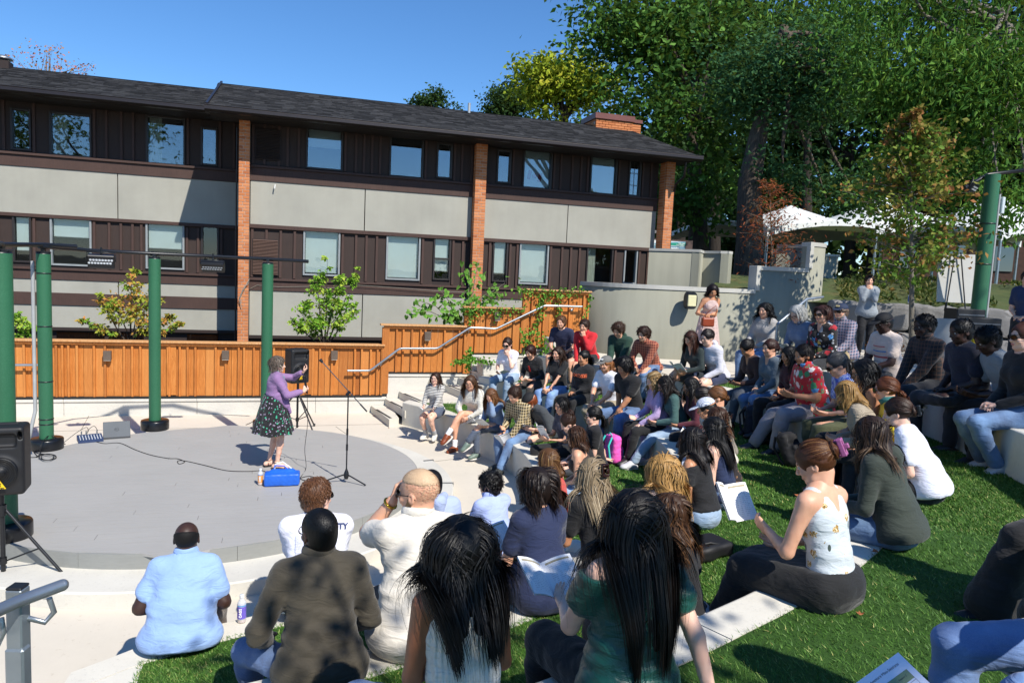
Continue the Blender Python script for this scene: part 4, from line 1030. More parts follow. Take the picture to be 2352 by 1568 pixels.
# ================================================================ stairs, retaining walls, timber fence, stucco walls
FY = 14.9
tread_m = conc('precast_step_concrete', 'cdc8ba', b=.3); nos = pm('black_nosing_strip', '2b2c2d', .8, .1)
stt = thing('concrete_stairs', 'flight of pale concrete steps with black nosing strips along the timber fence', 'stairs')
runs = [(1.48, 14.44, 1.69, 13.45, -.15), (1.77, 14.5, 2.0, 13.56, 0), (2.06, 14.59, 2.31, 13.62, .15), (3.02, 14.78, 3.25, 13.75, .30), (3.33, 14.8, 3.58, 13.75, .45), (3.62, 14.86, 3.9, 13.7, .60), (4.72, 14.86, 4.95, 13.4, .75), (5.02, 14.86, 5.25, 13.2, .90), (5.32, 14.86, 5.55, 13.0, 1.05)]
ends = [(2.0, 14.9, 2.22, 13.55)]
for i, (x0, y0, x1, y1, z) in enumerate(runs):
    nx = runs[i+1] if i+1 < len(runs) else (7.2, 14.8, 7.2, 13.6, 0)
    w_ = .10; p = [(x0, FY-.02), (x1, y1), (nx[0]+w_+.02, nx[3]+.02 if i < 2 else nx[3]-.1), (nx[0]+w_, FY-.02)]
    if i in (2, 5): p = [(x0, FY-.02), (x1, y1), (nx[2]+.1, y1-.25), (nx[0]+w_, FY-.02)]
    if i == 8: p = [(x0, FY-.02), (x1, y1), (7.0, 12.9), (7.4, 13.75), (6.6, FY-.02)]
    m = MB(); m.prism(p, z-.149, z); m.obj('step', tread_m, stt)
    d = nrm(A(x1-x0, y1-y0)); nn = A(-d[1], d[0])*-1; nn = nn if nn[0] < 0 else -nn; c0 = A(x0, FY-.35); c1 = A(x1, y1)-d*.12
    c0 = A(x0, y0)+d*0.0
    q = [c0-nn*.045, c1-nn*.045, c1-nn*.095, c0-nn*.095]; m = MB(); m.prism([tuple(v) for v in q], z-.003, z+.004); m.obj('nosing_strip', nos, stt)
# concrete retaining wall below the fence, stepping up with it
wt = thing('concrete_retaining_wall', 'pale board-marked concrete retaining wall under the timber fence', 'wall')
def wall_sec(x0, x1, z0, z1, d=.0):
    m = MB(); m.box(((x0+x1)/2, FY+.14+d, (z0+z1)/2), (x1-x0-.004, .28, z1-z0), None, .008); m.obj('wall_panel', M_WALLC, wt)
    m = MB(); m.box(((x0+x1)/2, FY-.012, z1-.035), (x1-x0-.004, .03, .055), None, .006); m.obj('wall_lip', M_WALLC, wt)
for x0, x1 in [(-9, -4.2), (-4.2, -1.9), (-1.9, .35), (.35, 1.80)]: wall_sec(x0, x1, -.4, .03)
wall_sec(1.80, 3.62, -.4, .53); wall_sec(3.62, 4.9, .0, .96); wall_sec(4.9, 6.5, .4, 1.1)
def ptb(name, label, x, y, z, dx, dy, dz):
    t = thing(name, label, 'planter', (x, y, z)); m = MB(); m.box((0, 0, dz/2), (dx, dy, dz), None, .012); m.obj('block', M_WALLC, t); m = MB(); m.box((0, 0, dz-.02), (dx-.14, dy-.14, .02)); m.obj('soil', pm('soil', '3a2c20', .95), t)
ptb('concrete_planter', 'low concrete planter block overgrown with ivy, at the foot of the fence', 4.1, 14.45, .6, .8, .55, .32)
ptb('concrete_planter', 'higher concrete planter block under ivy beside the man in navy', 5.55, 14.4, 1.05, .7, .6, .34)
# ---- timber fence
def cedar(name, c1, c2, c3):
    N = NT(name); g = N.noise(9, 7, stretch=(6, 6, .35), rough=.65, dist=1.2); kn = N.n('TexVoronoi', {'Vector': N.n('Mapping', {'Vector': N.co(), 'Scale': (5, 5, 2.4)}).outputs[0], 'Scale': 1.6}).outputs['Distance']
    oi = N.n('ObjectInfo').outputs['Random']; base = N.ramp(g, [(.3, hx(c1)), (.52, hx(c2)), (.72, hx(c3))]); base = N.mix(N.math('MULTIPLY', N.math('LESS_THAN', kn, .07), .75), base, hx('5a2c0c'))
    N.set(color=N.mix(N.math('MULTIPLY', oi, .6), base, N.mix(N.math('FRACT', N.math('MULTIPLY', oi, 7.3)), hx('c88848'), hx('7c431a'))), rough=.6, spec=.35); N.bump(g, .35, .006); MATS[name] = N.m; return N.m
M_CED = cedar('stained_cedar_board', '9c5a20', 'bc7432', 'cf8c4c'); M_CED2 = cedar('stained_cedar_trim', '9a5820', 'bd7230', 'cf8a4a')
ft = thing('timber_fence', 'orange stained board and batten fence stepping up to the right behind the stage', 'fence')
secs = [(-9.0, 1.70, .07, 1.15), (1.70, 3.45, .56, 1.58), (3.45, 4.75, .99, 2.0), (4.75, 6.3, 1.12, 2.43)]
rs = random.Random(11)
def board_me(w_, h_, d): 
    k = ('board', round(w_, 3), round(h_, 3), d)
    if k not in M_: m = MB(); m.box((0, 0, 0), (w_, d, h_), None, .003); M_[k] = m.mesh('board')
    return M_[k]
for (x0, x1, z0, z1) in secs:
    hgt = z1-z0-.055; x = x0+.09; zc = z0+hgt/2; n = 0
    while x < x1-.06:
        w_ = rs.choice((.139, .139, .100, .184)); w_ = min(w_, x1-.02-x)
        if w_ < .03: break
        me = board_me(w_-.005, hgt, .02); 
        if not me.materials: me.materials.append(M_CED)
        inst('board', me, ft, (x+w_/2, FY+.02+rs.uniform(-.002, .002), zc+rs.uniform(-.004, .004)))
        if rs.random() < .72:
            me2 = board_me(.040, hgt-.045, .046)
            if not me2.materials: me2.materials.append(M_CED2)
            inst('batten', me2, ft, (x+w_, FY-.014, zc-.02+rs.uniform(-.003, .003)))
        x += w_
    if x0 > -8:
        m = MB(); m.box((x0+.045, FY-.0, (z0-.48+z1-.05)/2 if x0 < 4 else (z0+z1-.05)/2), (.15, .09, z1-z0+.38 if x0 < 4 else z1-z0-.05), None, .005); m.obj('corner_post', M_CED2, ft)
    m = MB(); m.box(((x0+x1)/2-.02, FY+.01, z1-.018), (x1-x0+.10, .22, .036), None, .006); m.obj('cap_rail', cedar('weathered_cap_rail', 'b07a48', 'c89a68', 'd8b890') if 'weathered_cap_rail' not in MATS else MATS['weathered_cap_rail'], ft)
    m = MB(); m.box(((x0+x1)/2, FY-.035, z1-.062), (x1-x0, .05, .05), None, .004); m.obj('trim_rail', M_CED2, ft)
    m = MB(); m.box(((x0+x1)/2, FY+.0, z0-.02), (x1-x0, .05, .035)); m.obj('bottom_flashing', pm('dark_flashing', '1d1c1a', .7), ft)
m = MB(); m.box((at_y(374, 850, FY)[0]+.03, FY-.005, .6), (.20, .05, 1.02), None, .004)
for px_ in (394, 668, 712): 
    X = at_y(px_, 850, FY)[0]; m = MB(); m.box((X, FY-.012, .585), (.17, .03, .98), None, .004); m.obj('wide_board', M_CED, ft)
# bronze wall lights on the fence
bz = pm('bronze_sconce', '6a5c50', .45, .08, metal=.3, bs=200)
for px_, py_, lab in [(247, 816, 'bronze box wall light on the fence, leftmost of the visible three low ones'), (518, 815, 'bronze box wall light on the fence between the middle and right green posts'), (768, 815, 'bronze box wall light on the fence right of the loudspeaker'), (982, 771, 'bronze box wall light on the second fence step above the seated women'), (1142, 726, 'bronze box wall light with ivy around it on the third fence step')]:
    p = at_y(px_, py_, FY-.07); t = thing('wall_light', lab, 'wall light', (p[0], FY-.03, p[2]-.09), 0, 'bronze lights on the timber fence')
    MB().box((0, -.0475, .09), (.135, .085, .175), None, .008).obj('housing', bz, t); MB().box((0, -.0475, -.004), (.115, .065, .006)).obj('diffuser', pm('frosted_diffuser', 'c8c4b8', .4), t)
# galvanised handrail along the stairs, and its short left part
def rail(label, pts, brk, R_=.024):
    t = thing('handrail', label, 'handrail'); m = MB()
    P = []; 
    for i, p in enumerate(pts): P.append(A(*p))
    Q = [P[0]]
    for i in range(1, len(P)-1):
        a, b_ = P[i]+nrm(P[i-1]-P[i])*.05, P[i]+nrm(P[i+1]-P[i])*.05; Q += [a, (a+b_+2*P[i])/4, b_]
    Q.append(P[-1]); m.tube(Q, R_, 12); m.obj('rail_pipe', mc, t)
    for p in brk:
        p = A(*p); m = MB(); m.tube([p+A(0, 0, -.0), p+A(0, 0, -.06), p+A(0, .04, -.085), p+A(0, FY-.01-p[1], -.085)], .007, 8); m.lathe([(0, 0), (.034, 0), (.034, .006), (0, .006)], (0, 0, 0), 14)
        n0 = len(m.v)-56; m.v = m.v[:n0]+[(p[0]+v[0], FY-.012-v[2], p[2]-.085+v[1]) for v in m.v[n0:]]; m.obj('bracket', mc, t)
hy = FY-.13
rail('galvanised pipe handrail zigzagging up the stairs in front of the timber fence', [(at_y(a, b_, hy)[0], hy, at_y(a, b_, hy)[2]) for a, b_ in [(798, 851), (850, 851), (918, 800), (1005, 800), (1080, 752), (1140, 755), (1250, 702), (1338, 704)]], [tuple(at_y(a, b_, hy)) for a, b_ in [(877, 830), (1077, 757), (1226, 716), (1318, 704)]])
rail('short stub of galvanised handrail on the fence behind the left green posts', [tuple(at_y(-60, 838, hy)), tuple(at_y(120, 838, hy))], [tuple(at_y(20, 838, hy))])
# ---- grey stucco walls
def stucco(name, col, sk=.5):
    N = NT(name); c = hx(col); a = N.noise(1.1, 6, rough=.6); st_ = N.noise(2.2, 5, stretch=(3, 3, .3)); f = N.noise(170, 3)
    N.set(color=N.mix(sk, N.ramp(a, [(.3, tuple(x*.88 for x in c)), (.7, tuple(x*1.06 for x in c))]), N.ramp(st_, [(.35, tuple(x*.82 for x in c)), (.6, c)])), rough=.93); N.bump(f, .55, .006); MATS[name] = N.m; return N.m
M_STU = stucco('grey_green_stucco', '908f80'); M_BEI = stucco('beige_stucco_panel', 'a19f94', .16); M_COPE = conc('coping_concrete', 'b8b6ae')
def curve_wall(t, pts, zb, zt, th, mat, name, cope=.09):
    P = np.array(pts, float); d = np.gradient(P, axis=0); d /= np.linalg.norm(d, axis=1)[:, None]; nn = np.stack([-d[:, 1], d[:, 0]], 1)
    a, b_ = P, P+nn*th
    m = MB(); n = len(P); V = [(*p, zb) for p in a]+[(*p, zt-cope) for p in a]+[(*p, zt-cope) for p in b_]+[(*p, zb) for p in b_]
    m.add(V, [(r*n+j, r*n+j+1, (r+1)*n+j+1, (r+1)*n+j) for r in range(3) for j in range(n-1)], True); m.add([V[0], V[n], V[2*n], V[3*n]], [(0, 1, 2, 3)]); m.add([V[n-1], V[2*n-1], V[3*n-1], V[4*n-1]], [(3, 2, 1, 0)]); m.obj(name, mat, t)
    if cope:
        m = MB(); a2, b2 = P-nn*.018, P+nn*(th+.018); V = [(*p, zt-cope+.001) for p in a2]+[(*p, zt) for p in a2]+[(*p, zt) for p in b2]+[(*p, zt-cope+.001) for p in b2]
        m.add(V, [(r*n+j, r*n+j+1, ((r+1) % 4)*n+j+1, ((r+1) % 4)*n+j) for r in range(4) for j in range(n-1)]); m.add([V[0], V[n], V[2*n], V[3*n]], [(0, 1, 2, 3)]); m.add([V[n-1], V[2*n-1], V[3*n-1], V[4*n-1]], [(3, 2, 1, 0)]); m.obj('coping', M_COPE, t)
def spline(pts, n):
    P = np.array(pts, float); t = np.concatenate([[0], np.cumsum(np.linalg.norm(np.diff(P, axis=0), axis=1))]); u = np.linspace(0, t[-1], n); 
    Q = np.stack([np.interp(u, t, P[:, i]) for i in (0, 1)], 1)
    for _ in range(6): Q[1:-1] = (Q[:-2]+2*Q[1:-1]+Q[2:])/4
    return Q
wy = 13.3
xa = at_y(1735, 665, wy)[0]; xb = at_y(1858, 610, wy)[0]; xc = at_y(1915, 560, wy)[0]
z1 = at_y(1500, 653, 13.6)[2]; z1 = 2.62; z2 = at_y(1790, 613, wy)[2]; z3 = at_y(1890, 558, wy)[2]
sw = thing('stucco_wall', 'tall curved grey stucco wall stepping up behind the standing woman', 'wall')
curve_wall(sw, spline([(6.32, 15.5), (6.45, 14.7), (6.85, 14.1), (7.6, 13.68), (8.4, 13.45), (9.2, 13.34), (xa, wy)], 26), .9, z1+.02, .25, M_STU, 'low_wall')
curve_wall(sw, spline([(xa, wy), ((xa+xb)/2, wy), (xb, wy)], 6), .9, z2, .25, M_STU, 'middle_wall')
curve_wall(sw, spline([(xb, wy), (xc-.15, wy+.02), (xc+.10, wy+.25), (xc+.12, wy+.9), (xc-.1, wy+1.6)], 16), .9, z3, .25, M_STU, 'tall_wall')
for X, za, zb in ((xa, z1, z2), (xb, z2, z3)):
    MB().box((X+.04, wy+.125, (za+zb)/2), (.10, .29, zb-za+.004), None, .004).obj('coping', M_COPE, sw)
# planted bed behind the low wall and the paler walls beyond it
mb = MB(); mb.prism([(6.6, 15.2), (7.5, 14.1), (9.2, 13.62), (xc-.1, 13.58), (xc-.1, 17.9), (6.6, 17.9)], .2, 2.38); tag(mb.obj('planting_bed', pm('mulch', '33281e', .95, .3, bump=.8, bs=40)), kind='structure')
bw_ = thing('stucco_wall', 'rear grey stucco walls in two folds beside the brick corner of the building', 'wall')
ya = 17.0
X0 = at_y(1515, 580, ya)[0]; X1 = at_y(1608, 572, ya-.3)[0]; X2 = at_y(1660, 572, ya+.3)[0]; X3 = at_y(1680, 575, ya-.2)[0]; zt_ = at_y(1600, 574, ya)[2]
for p in ([(X0, ya+.6), (X1, ya-.3)], [(X1, ya-.3), (X1+.45, ya+.25)], [(X1+.45, ya+.25), (X3-.2, ya-.4)], [(X3-.2, ya-.4), (X3+.1, ya+.1)]):
    curve_wall(bw_, spline([p[0], ((p[0][0]+p[1][0])/2, (p[0][1]+p[1][1])/2), p[1]], 4), 1.5, zt_, .2, M_STU, 'wall_panel', .07)
b2 = thing('stucco_wall', 'dark shaded stucco wall behind the small red tree', 'wall'); y2 = 18.5
curve_wall(b2, spline([(at_y(1782, 600, y2)[0], y2), (at_y(1850, 600, y2)[0], y2+.05), (at_y(1925, 600, y2)[0], y2)], 4), 1.5, at_y(1800, 577, y2)[2], .25, M_STU, 'wall_panel', .07)
# bulkhead light on the curved wall
lp = at_y(1587, 690, 13.33); t = thing('bulkhead_light', 'oval black framed bulkhead light with a cream lens on the curved stucco wall', 'wall light', (lp[0], 13.36, lp[2]-.16))
m = MB(); prof = [(.135*math.copysign(abs(math.cos(a))**.6, math.cos(a)), .19*math.copysign(abs(math.sin(a))**.75, math.sin(a))) for a in np.linspace(0, 2*PI, 28, endpoint=False)]
n = len(prof); V = [(x, .05, z+.16) for x, z in prof]+[(x*.96, -.075, z*.96+.16) for x, z in prof]; m.add(V, [(i, (i+1) % n, n+(i+1) % n, n+i) for i in range(n)], True); m.add(V[n:], [tuple(range(n))]); m.obj('housing', pm('black_cast_metal', '14161a', .4, .1), t)
MB().box((0, -.078, .155), (.20, .03, .24), None, .012).obj('lens', pm('cream_lens', 'cfcaa0', .35, .05), t)
# ================================================================ the two-storey apartment building
BY = 18.5
def wood(name, col, v=.25):
    N = NT(name); c = hx(col); g = N.noise(12, 6, stretch=(4, 4, .4), rough=.6); w_ = N.noise(2.5, 5)
    N.set(color=N.mix(.4, N.ramp(g, [(.3, tuple(x*(1-v) for x in c)), (.7, tuple(x*(1+v) for x in c))]), N.ramp(w_, [(.3, tuple(x*.8 for x in c)), (.7, tuple(x*1.2 for x in c))])), rough=.75); N.bump(g, .3, .006); MATS[name] = N.m; return N.m
M_BR = wood('dark_brown_siding', '33251f'); M_BR2 = wood('brown_trim_board', '443029'); M_BRd = wood('dark_brown_panel', '2a1e1a')
def glass_m(name, tint, rough=.03, alpha=.0):
    N = NT(name); N.set(color=hx(tint), rough=rough, spec=1.0); N.b.inputs['Coat Weight'].default_value = 1.0; N.b.inputs['Coat Roughness'].default_value = .01; N.b.inputs['Coat IOR'].default_value = 1.9
    N.bump(N.noise(1.3, 2), .04, .03); MATS[name] = N.m; return N.m
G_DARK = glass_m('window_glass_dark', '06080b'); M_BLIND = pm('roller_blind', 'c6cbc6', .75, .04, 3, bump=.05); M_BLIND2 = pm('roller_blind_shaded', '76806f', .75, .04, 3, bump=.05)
def thin_glass(nm='window_pane_clear', a=.95, c=.05):
    N = NT(nm); N.set(color=(.01, .012, .014), rough=.02, spec=1.0)
    gl = N.n('BsdfGlossy', {'Roughness': .015, 'Color': (.95, .97, 1)}); tr = N.n('BsdfTransparent', {'Color': (.88, .92, .92)}); fr = N.n('Fresnel', {'IOR': 1.9})
    f2 = N.math('MINIMUM', N.math('ADD', N.math('MULTIPLY', fr.outputs[0], a), c), 1); mx = N.n('MixShader', {'Fac': f2}); N.t.links.new(tr.outputs[0], mx.inputs[1]); N.t.links.new(gl.outputs[0], mx.inputs[2]); N.t.links.new(mx.outputs[0], N.o.inputs['Surface'])
    b = N.n('Bump', {'Height': N.noise(1.1, 2), 'Strength': .05, 'Distance': .03}); N.t.links.new(b.outputs[0], gl.inputs['Normal']); return N.m
M_PANE = thin_glass(); M_PANE2 = thin_glass('window_pane_weak_reflection', .28, .015)  # second pane: reflection turned down so blinds show, no screen is built
def brick_m():
    N = NT('orange_brick'); oi = N.n('ObjectInfo').outputs['Random']; f = N.noise(60, 4)
    N.set(color=N.mix(N.math('MULTIPLY', f, .3), N.ramp(oi, [(0, hx('b66c3c')), (.4, hx('c47a48')), (.8, hx('d08a5a')), (1, hx('a65e34'))]), hx('94583a')), rough=.88); N.bump(f, .4, .005); return N.m
M_BRICK = brick_m(); M_MORT = pm('mortar', 'b0a090', .95, .1)
bld = thing('apartment_building', 'long two-storey building with dark brown siding, beige panels and orange brick piers', 'building')
def zof(px, py, y=BY): return at_y(px, py, y)[2]
Z = dict(soffit=6.12, winT=5.98, sillT=5.06, sillB=4.72, pan2B=3.66, trimB=3.56, w2B=2.50, s2B=2.10, pan1B=1.05)
Z['winT'] = zof(745, 284); Z['sillT'] = zof(640, 384); Z['sillB'] = zof(640, 419); Z['pan2B'] = zof(640, 518); Z['trimB'] = zof(640, 527); Z['w2B'] = zof(640, 640); Z['s2B'] = zof(640, 668); Z['pan1B'] = zof(640, 770)
XR0, XR1 = at_y(574, 500, BY)[0], at_y(1506, 500, BY)[0]
c1, c2 = at_y(1083, 500, BY)[0], at_y(1106, 500, BY)[0]
def boxp(name, x0, x1, y0, y1, z0, z1, mat, parent=bld, bev=0.0):
    m = MB(); m.box(((x0+x1)/2, (y0+y1)/2, (z0+z1)/2), (x1-x0, y1-y0, z1-z0), None, bev); return m.obj(name, mat, parent)
def wing(x0, x1, y, wins_t, wins_b, splits, seams, rs, basement=True):
    # backing walls of the window strips with real openings behind each window
    for (za, zb, wins, nm) in ((Z['sillT'], Z['soffit']+.1, wins_t, 'upper_siding'), (Z['w2B'], Z['trimB'], wins_b, 'lower_siding')):
        for (s0, s1) in splits:
            ws = sorted([w for w in wins if w[0] >= s0-.05 and w[1] <= s1+.05]); x = s0
            for w in ws+[None]:
                xe = w[0] if w else s1
                if xe-x > .02:
                    boxp(nm, x, xe, y, y+.1, za, zb, M_BR)
                    # battens
                    xb_ = x+.06
                    while xb_ < xe-.04:
                        boxp('siding_batten', xb_-.028, xb_+.028, y-.045, y-.001, za+.02, zb-.03, M_BR2)
                        xb_ += rs.choice((.20, .26, .33, .26))
                if w:
                    zt = w[2]; zb2 = w[3]
                    if zt < zb-.03: boxp(nm, w[0], w[1], y, y+.1, zt+.002, zb, M_BRd)
                    if zb2 > za+.03: boxp(nm, w[0], w[1], y, y+.1, za, zb2-.002, M_BRd)
                    wd_ = window(w, y); x = w[1]
    for (s0, s1) in splits:
        boxp('sill_board', s0, s1, y-.10, y-.0, Z['sillT']-.055, Z['sillT'], M_BR2, bev=.004)
        boxp('fascia_band', s0, s1, y-.055, y-.0, Z['sillB'], Z['sillT']-.058, M_BR2)
        boxp('trim_strip', s0, s1, y-.075, y-.0, Z['trimB'], Z['pan2B']-.003, M_BR2, bev=.004)
        boxp('sill_board', s0, s1, y-.10, y-.0, Z['w2B']-.055, Z['w2B'], M_BR2, bev=.004)
        boxp('fascia_band', s0, s1, y-.055, y-.0, Z['s2B'], Z['w2B']-.058, M_BR2)
        xs = [s0]+[q for q in seams if s0 < q < s1]+[s1]
        for a, b_ in zip(xs[:-1], xs[1:]):
            boxp('stucco_panel', a+.012, b_-.012, y-.03, y+.05, Z['pan2B'], Z['sillB']-.004, M_BEI)
            boxp('stucco_panel', a+.012, b_-.012, y-.03, y+.05, Z['pan1B'], Z['s2B']-.004, M_BEI)
        boxp('sheathing', s0, s1, y+.052, y+.09, Z['pan1B'], Z['w2B']-.06, M_BRd); boxp('sheathing', s0, s1, y+.052, y+.09, Z['trimB'], Z['sillT']-.06, M_BRd)
        boxp('lintel_strip', s0, s1, y-.075, y, Z['pan1B']-.075, Z['pan1B']-.003, M_BRd)
        boxp('basement_wall', s0, s1, y+.05, y+.12, -.45, Z['pan1B']-.076, M_BRd)
def window(w, y):
    """w = x0,x1,ztop,zbot,blind fraction(0..1 from the top, None=open dark),kind"""
    x0, x1, zt, zb, bl = w[:5]; kind = w[5] if len(w) > 5 else ''
    fw = .045; m = MB()
    for a in ((x0, x0+fw, zb, zt), (x1-fw, x1, zb, zt)): m.box(((a[0]+a[1])/2, y+.01, (zb+zt)/2), (fw, .11, zt-zb-.002), None, .004)
    for zc in (zb+fw/2, zt-fw/2): m.box(((x0+x1)/2, y+.01, zc), (x1-x0-2*fw-.001, .10, fw), None, .004)
    if kind == 'hung': m.box(((x0+x1)/2, y+.01, (zb+zt)/2), (x1-x0-2*fw-.001, .09, .04), None, .003)
    if kind == 'muntin':
        for q in (.3, .62): m.box(((x0+x1)/2, y+.035, zb+(zt-zb)*q), (x1-x0-2*fw-.001, .02, .02))
        m.box(((x0+x1)/2, y+.036, (zb+zt)/2), (.02, .018, zt-zb-2*fw-.001))
    fr = m.obj('window', pm('aluminium_frame_'+('d' if kind != 'pale' else 'p'), '2a2422' if kind != 'pale' else '8a8f90', .5, .08), bld)
    a = x0+fw; b_ = x1-fw; c = zb+fw; d = zt-fw
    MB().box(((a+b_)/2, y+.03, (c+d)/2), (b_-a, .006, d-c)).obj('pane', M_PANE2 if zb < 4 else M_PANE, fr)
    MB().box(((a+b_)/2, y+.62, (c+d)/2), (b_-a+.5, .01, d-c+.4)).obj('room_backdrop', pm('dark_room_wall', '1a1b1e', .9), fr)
    if bl:
        zl = d-(d-c)*bl; MB().box(((a+b_)/2, y+.075, (zl+d)/2), (b_-a-.03, .004, d-zl)).obj('blind', M_BLIND, fr); MB().box(((a+b_)/2, y+.073, zl), (b_-a-.03, .02, .03), None, .004).obj('blind_rail', pm('blind_rail', 'b8bcb8', .5), fr)
    if kind == 'curtain':
        m = MB(); n = 14; V = [(a+.02+(b_-a)*.35*i/n, y+.12+.02*math.sin(i*2.2), z_) for z_ in (c, d) for i in range(n+1)]; m.add(V, [(i, i+1, n+2+i, n+1+i) for i in range(n)], True); m.obj('curtain', pm('sheer_curtain', 'a8a898', .9), fr)
    return fr
def W(x0p, x1p, ytp, ybp, bl, y, kind='', yt2=None):
    a = at_y(x0p, (ytp+ybp)/2, y); b_ = at_y(x1p, (ytp+ybp)/2+ (x1p-x0p)*.08, y); m = ((x0p+x1p)/2)
    return (a[0]-.03, b_[0]+.03, at_y(m, ytp, y)[2]+.03, at_y(m, ybp, y)[2]-.03, bl, kind)
rsb = random.Random(4)
wt_ = [W(706, 785, 283, 388, .52, BY), W(897, 970, 304, 406, 0, BY), W(1005, 1036, 331, 408, 0, BY), W(1143, 1171, 346, 419, 0, BY), W(1203, 1265, 337, 432, .97, BY), W(1357, 1414, 357, 445, .97, BY), W(1445, 1469, 368, 449, 0, BY, 'muntin')]
wb_ = [W(699, 778, 531, 631, .96, BY, 'pale'), W(889, 962, 541, 641, .97, BY, 'pale'), W(997, 1032, 547, 641, .8, BY, 'hung'), W(1133, 1163, 555, 645, .8, BY), W(1194, 1256, 559, 651, .97, BY, 'pale'), W(1348, 1404, 567, 652, 0, BY, 'curtain'), W(1434, 1460, 574, 650, 0, BY, 'pale')]
wing(XR0, XR1, BY, wt_, wb_, [(XR0, c1), (c2, XR1)], [at_y(838, 470, BY)[0], at_y(1303, 500, BY)[0]], rsb)
# left wing, set back
LY = BY+1.35; XL1 = at_y(560, 400, LY)[0]
dz = {k: v for k, v in Z.items()}
Z.update(winT=zof(160, 262, LY), soffit=zof(160, 240, LY), sillT=zof(300, 371, LY), sillB=zof(300, 401, LY), pan2B=zof(300, 504, LY), trimB=zof(300, 512, LY), w2B=zof(300, 622, LY), s2B=zof(300, 648, LY), pan1B=zof(300, 754, LY))
wl_t = [W(28, 69, 253, 343, 0, LY), W(117, 208, 263, 358, 0, LY, 'curtain'), W(338, 423, 270, 377, 0, LY, 'curtain'), W(464, 497, 296, 378, 0, LY)]
wl_b = [W(33, 70, 498, 600, .75, LY), W(119, 208, 500, 608, .40, LY, 'pale'), W(338, 421, 514, 616, .55, LY, 'pale'), W(465, 500, 521, 600, 0, LY)]
wing(-11, XL1, LY, wl_t, wl_b, [(-11, XL1)], [at_y(271, 450, LY)[0]-0.0], rsb)
zz = at_y(300, 690, LY)[2]; boxp('fascia_band', -11, XL1, LY-.06, LY-.031, zz-.16, zz+.14, M_BR2)
for a, b_ in ((130, 240), (430, 500), (250, 330)):
    x0, x1 = at_y(a, 770, LY)[0], at_y(b_, 770, LY)[0]; boxp('basement_window', x0, x1, LY+.0, LY+.049, -.1, .8, G_DARK)
Z.update(dz)
# return wall between the wings and inner masses
boxp('return_wall', XR0-.02, XR0+.25, BY+.1, LY+.3, -.4, 6.1, M_BRd)
boxp('inner_floor', -11, XR1, BY+1.45, BY+1.6, -.4, 6.1, pm('interior_dark', '0c0c0e', .95)) if False else None
boxp('rear_wall', -11, XR1, 23.4, 23.5, -.4, 6.3, M_BRd); boxp('end_wall', XR1-.1, XR1, BY+.1, 23.4, -.4, 6.2, M_BRd); boxp('end_wall', -11.1, -11, LY, 23.4, -.4, 6.2, M_BRd)
boxp('floor_slab', -11, XR1, LY+.8, 23.4, 3.2, 3.4, M_BRd)
# brick piers
def pier(xa_, xb_, y0, y1, z0, z1, name='brick_pier', nb=1):
    p = boxp(name, xa_+.006, xb_-.006, y0+.006, y1, z0, z1-.002, M_MORT)
    h_, j = .0625, .0105; z = z0; r = 0; L = xb_-xa_
    key = ('brick', round(L, 2), round(y1-y0, 2))
    def bme(w_, d):
        k = ('bk', round(w_, 3), round(d, 3))
        if k not in M_: M_[k] = MB().box((0, 0, 0), (w_, d, h_), None, .003).mesh('brick'); M_[k].materials.append(M_BRICK)
        return M_[k]
    n = 0
    while z < z1-.05:
        f = .62 if r % 2 else .38
        for w_, x in ((L*f-j/2, xa_+(L*f-j/2)/2), (L*(1-f)-j/2, xb_-(L*(1-f)-j/2)/2)):
            inst('brick', bme(w_, .09), p, (x, y0+.045-rsb.uniform(0, .002), z+h_/2)); n += 1
        dl = min(.34, y1-y0-.10); inst('brick', bme(.05, round(dl-.02, 3)), p, (xa_+.025, y0+.10+dl/2, z+h_/2))
        z += h_+j; r += 1
    return p
pw = .27
ZB = -.3
pA = pier(XR0-.24, XR0+.0, BY-.30, BY+.5, ZB, 6.12); pB = pier(c1-.01, c2+.01, BY-.32, BY-.06, ZB, 6.12); pC = pier(XR1+.02, XR1+.28, BY-.45, BY-.05, ZB, 6.12)
# side faces of the right pier and the gable return in brick
m = MB(); 
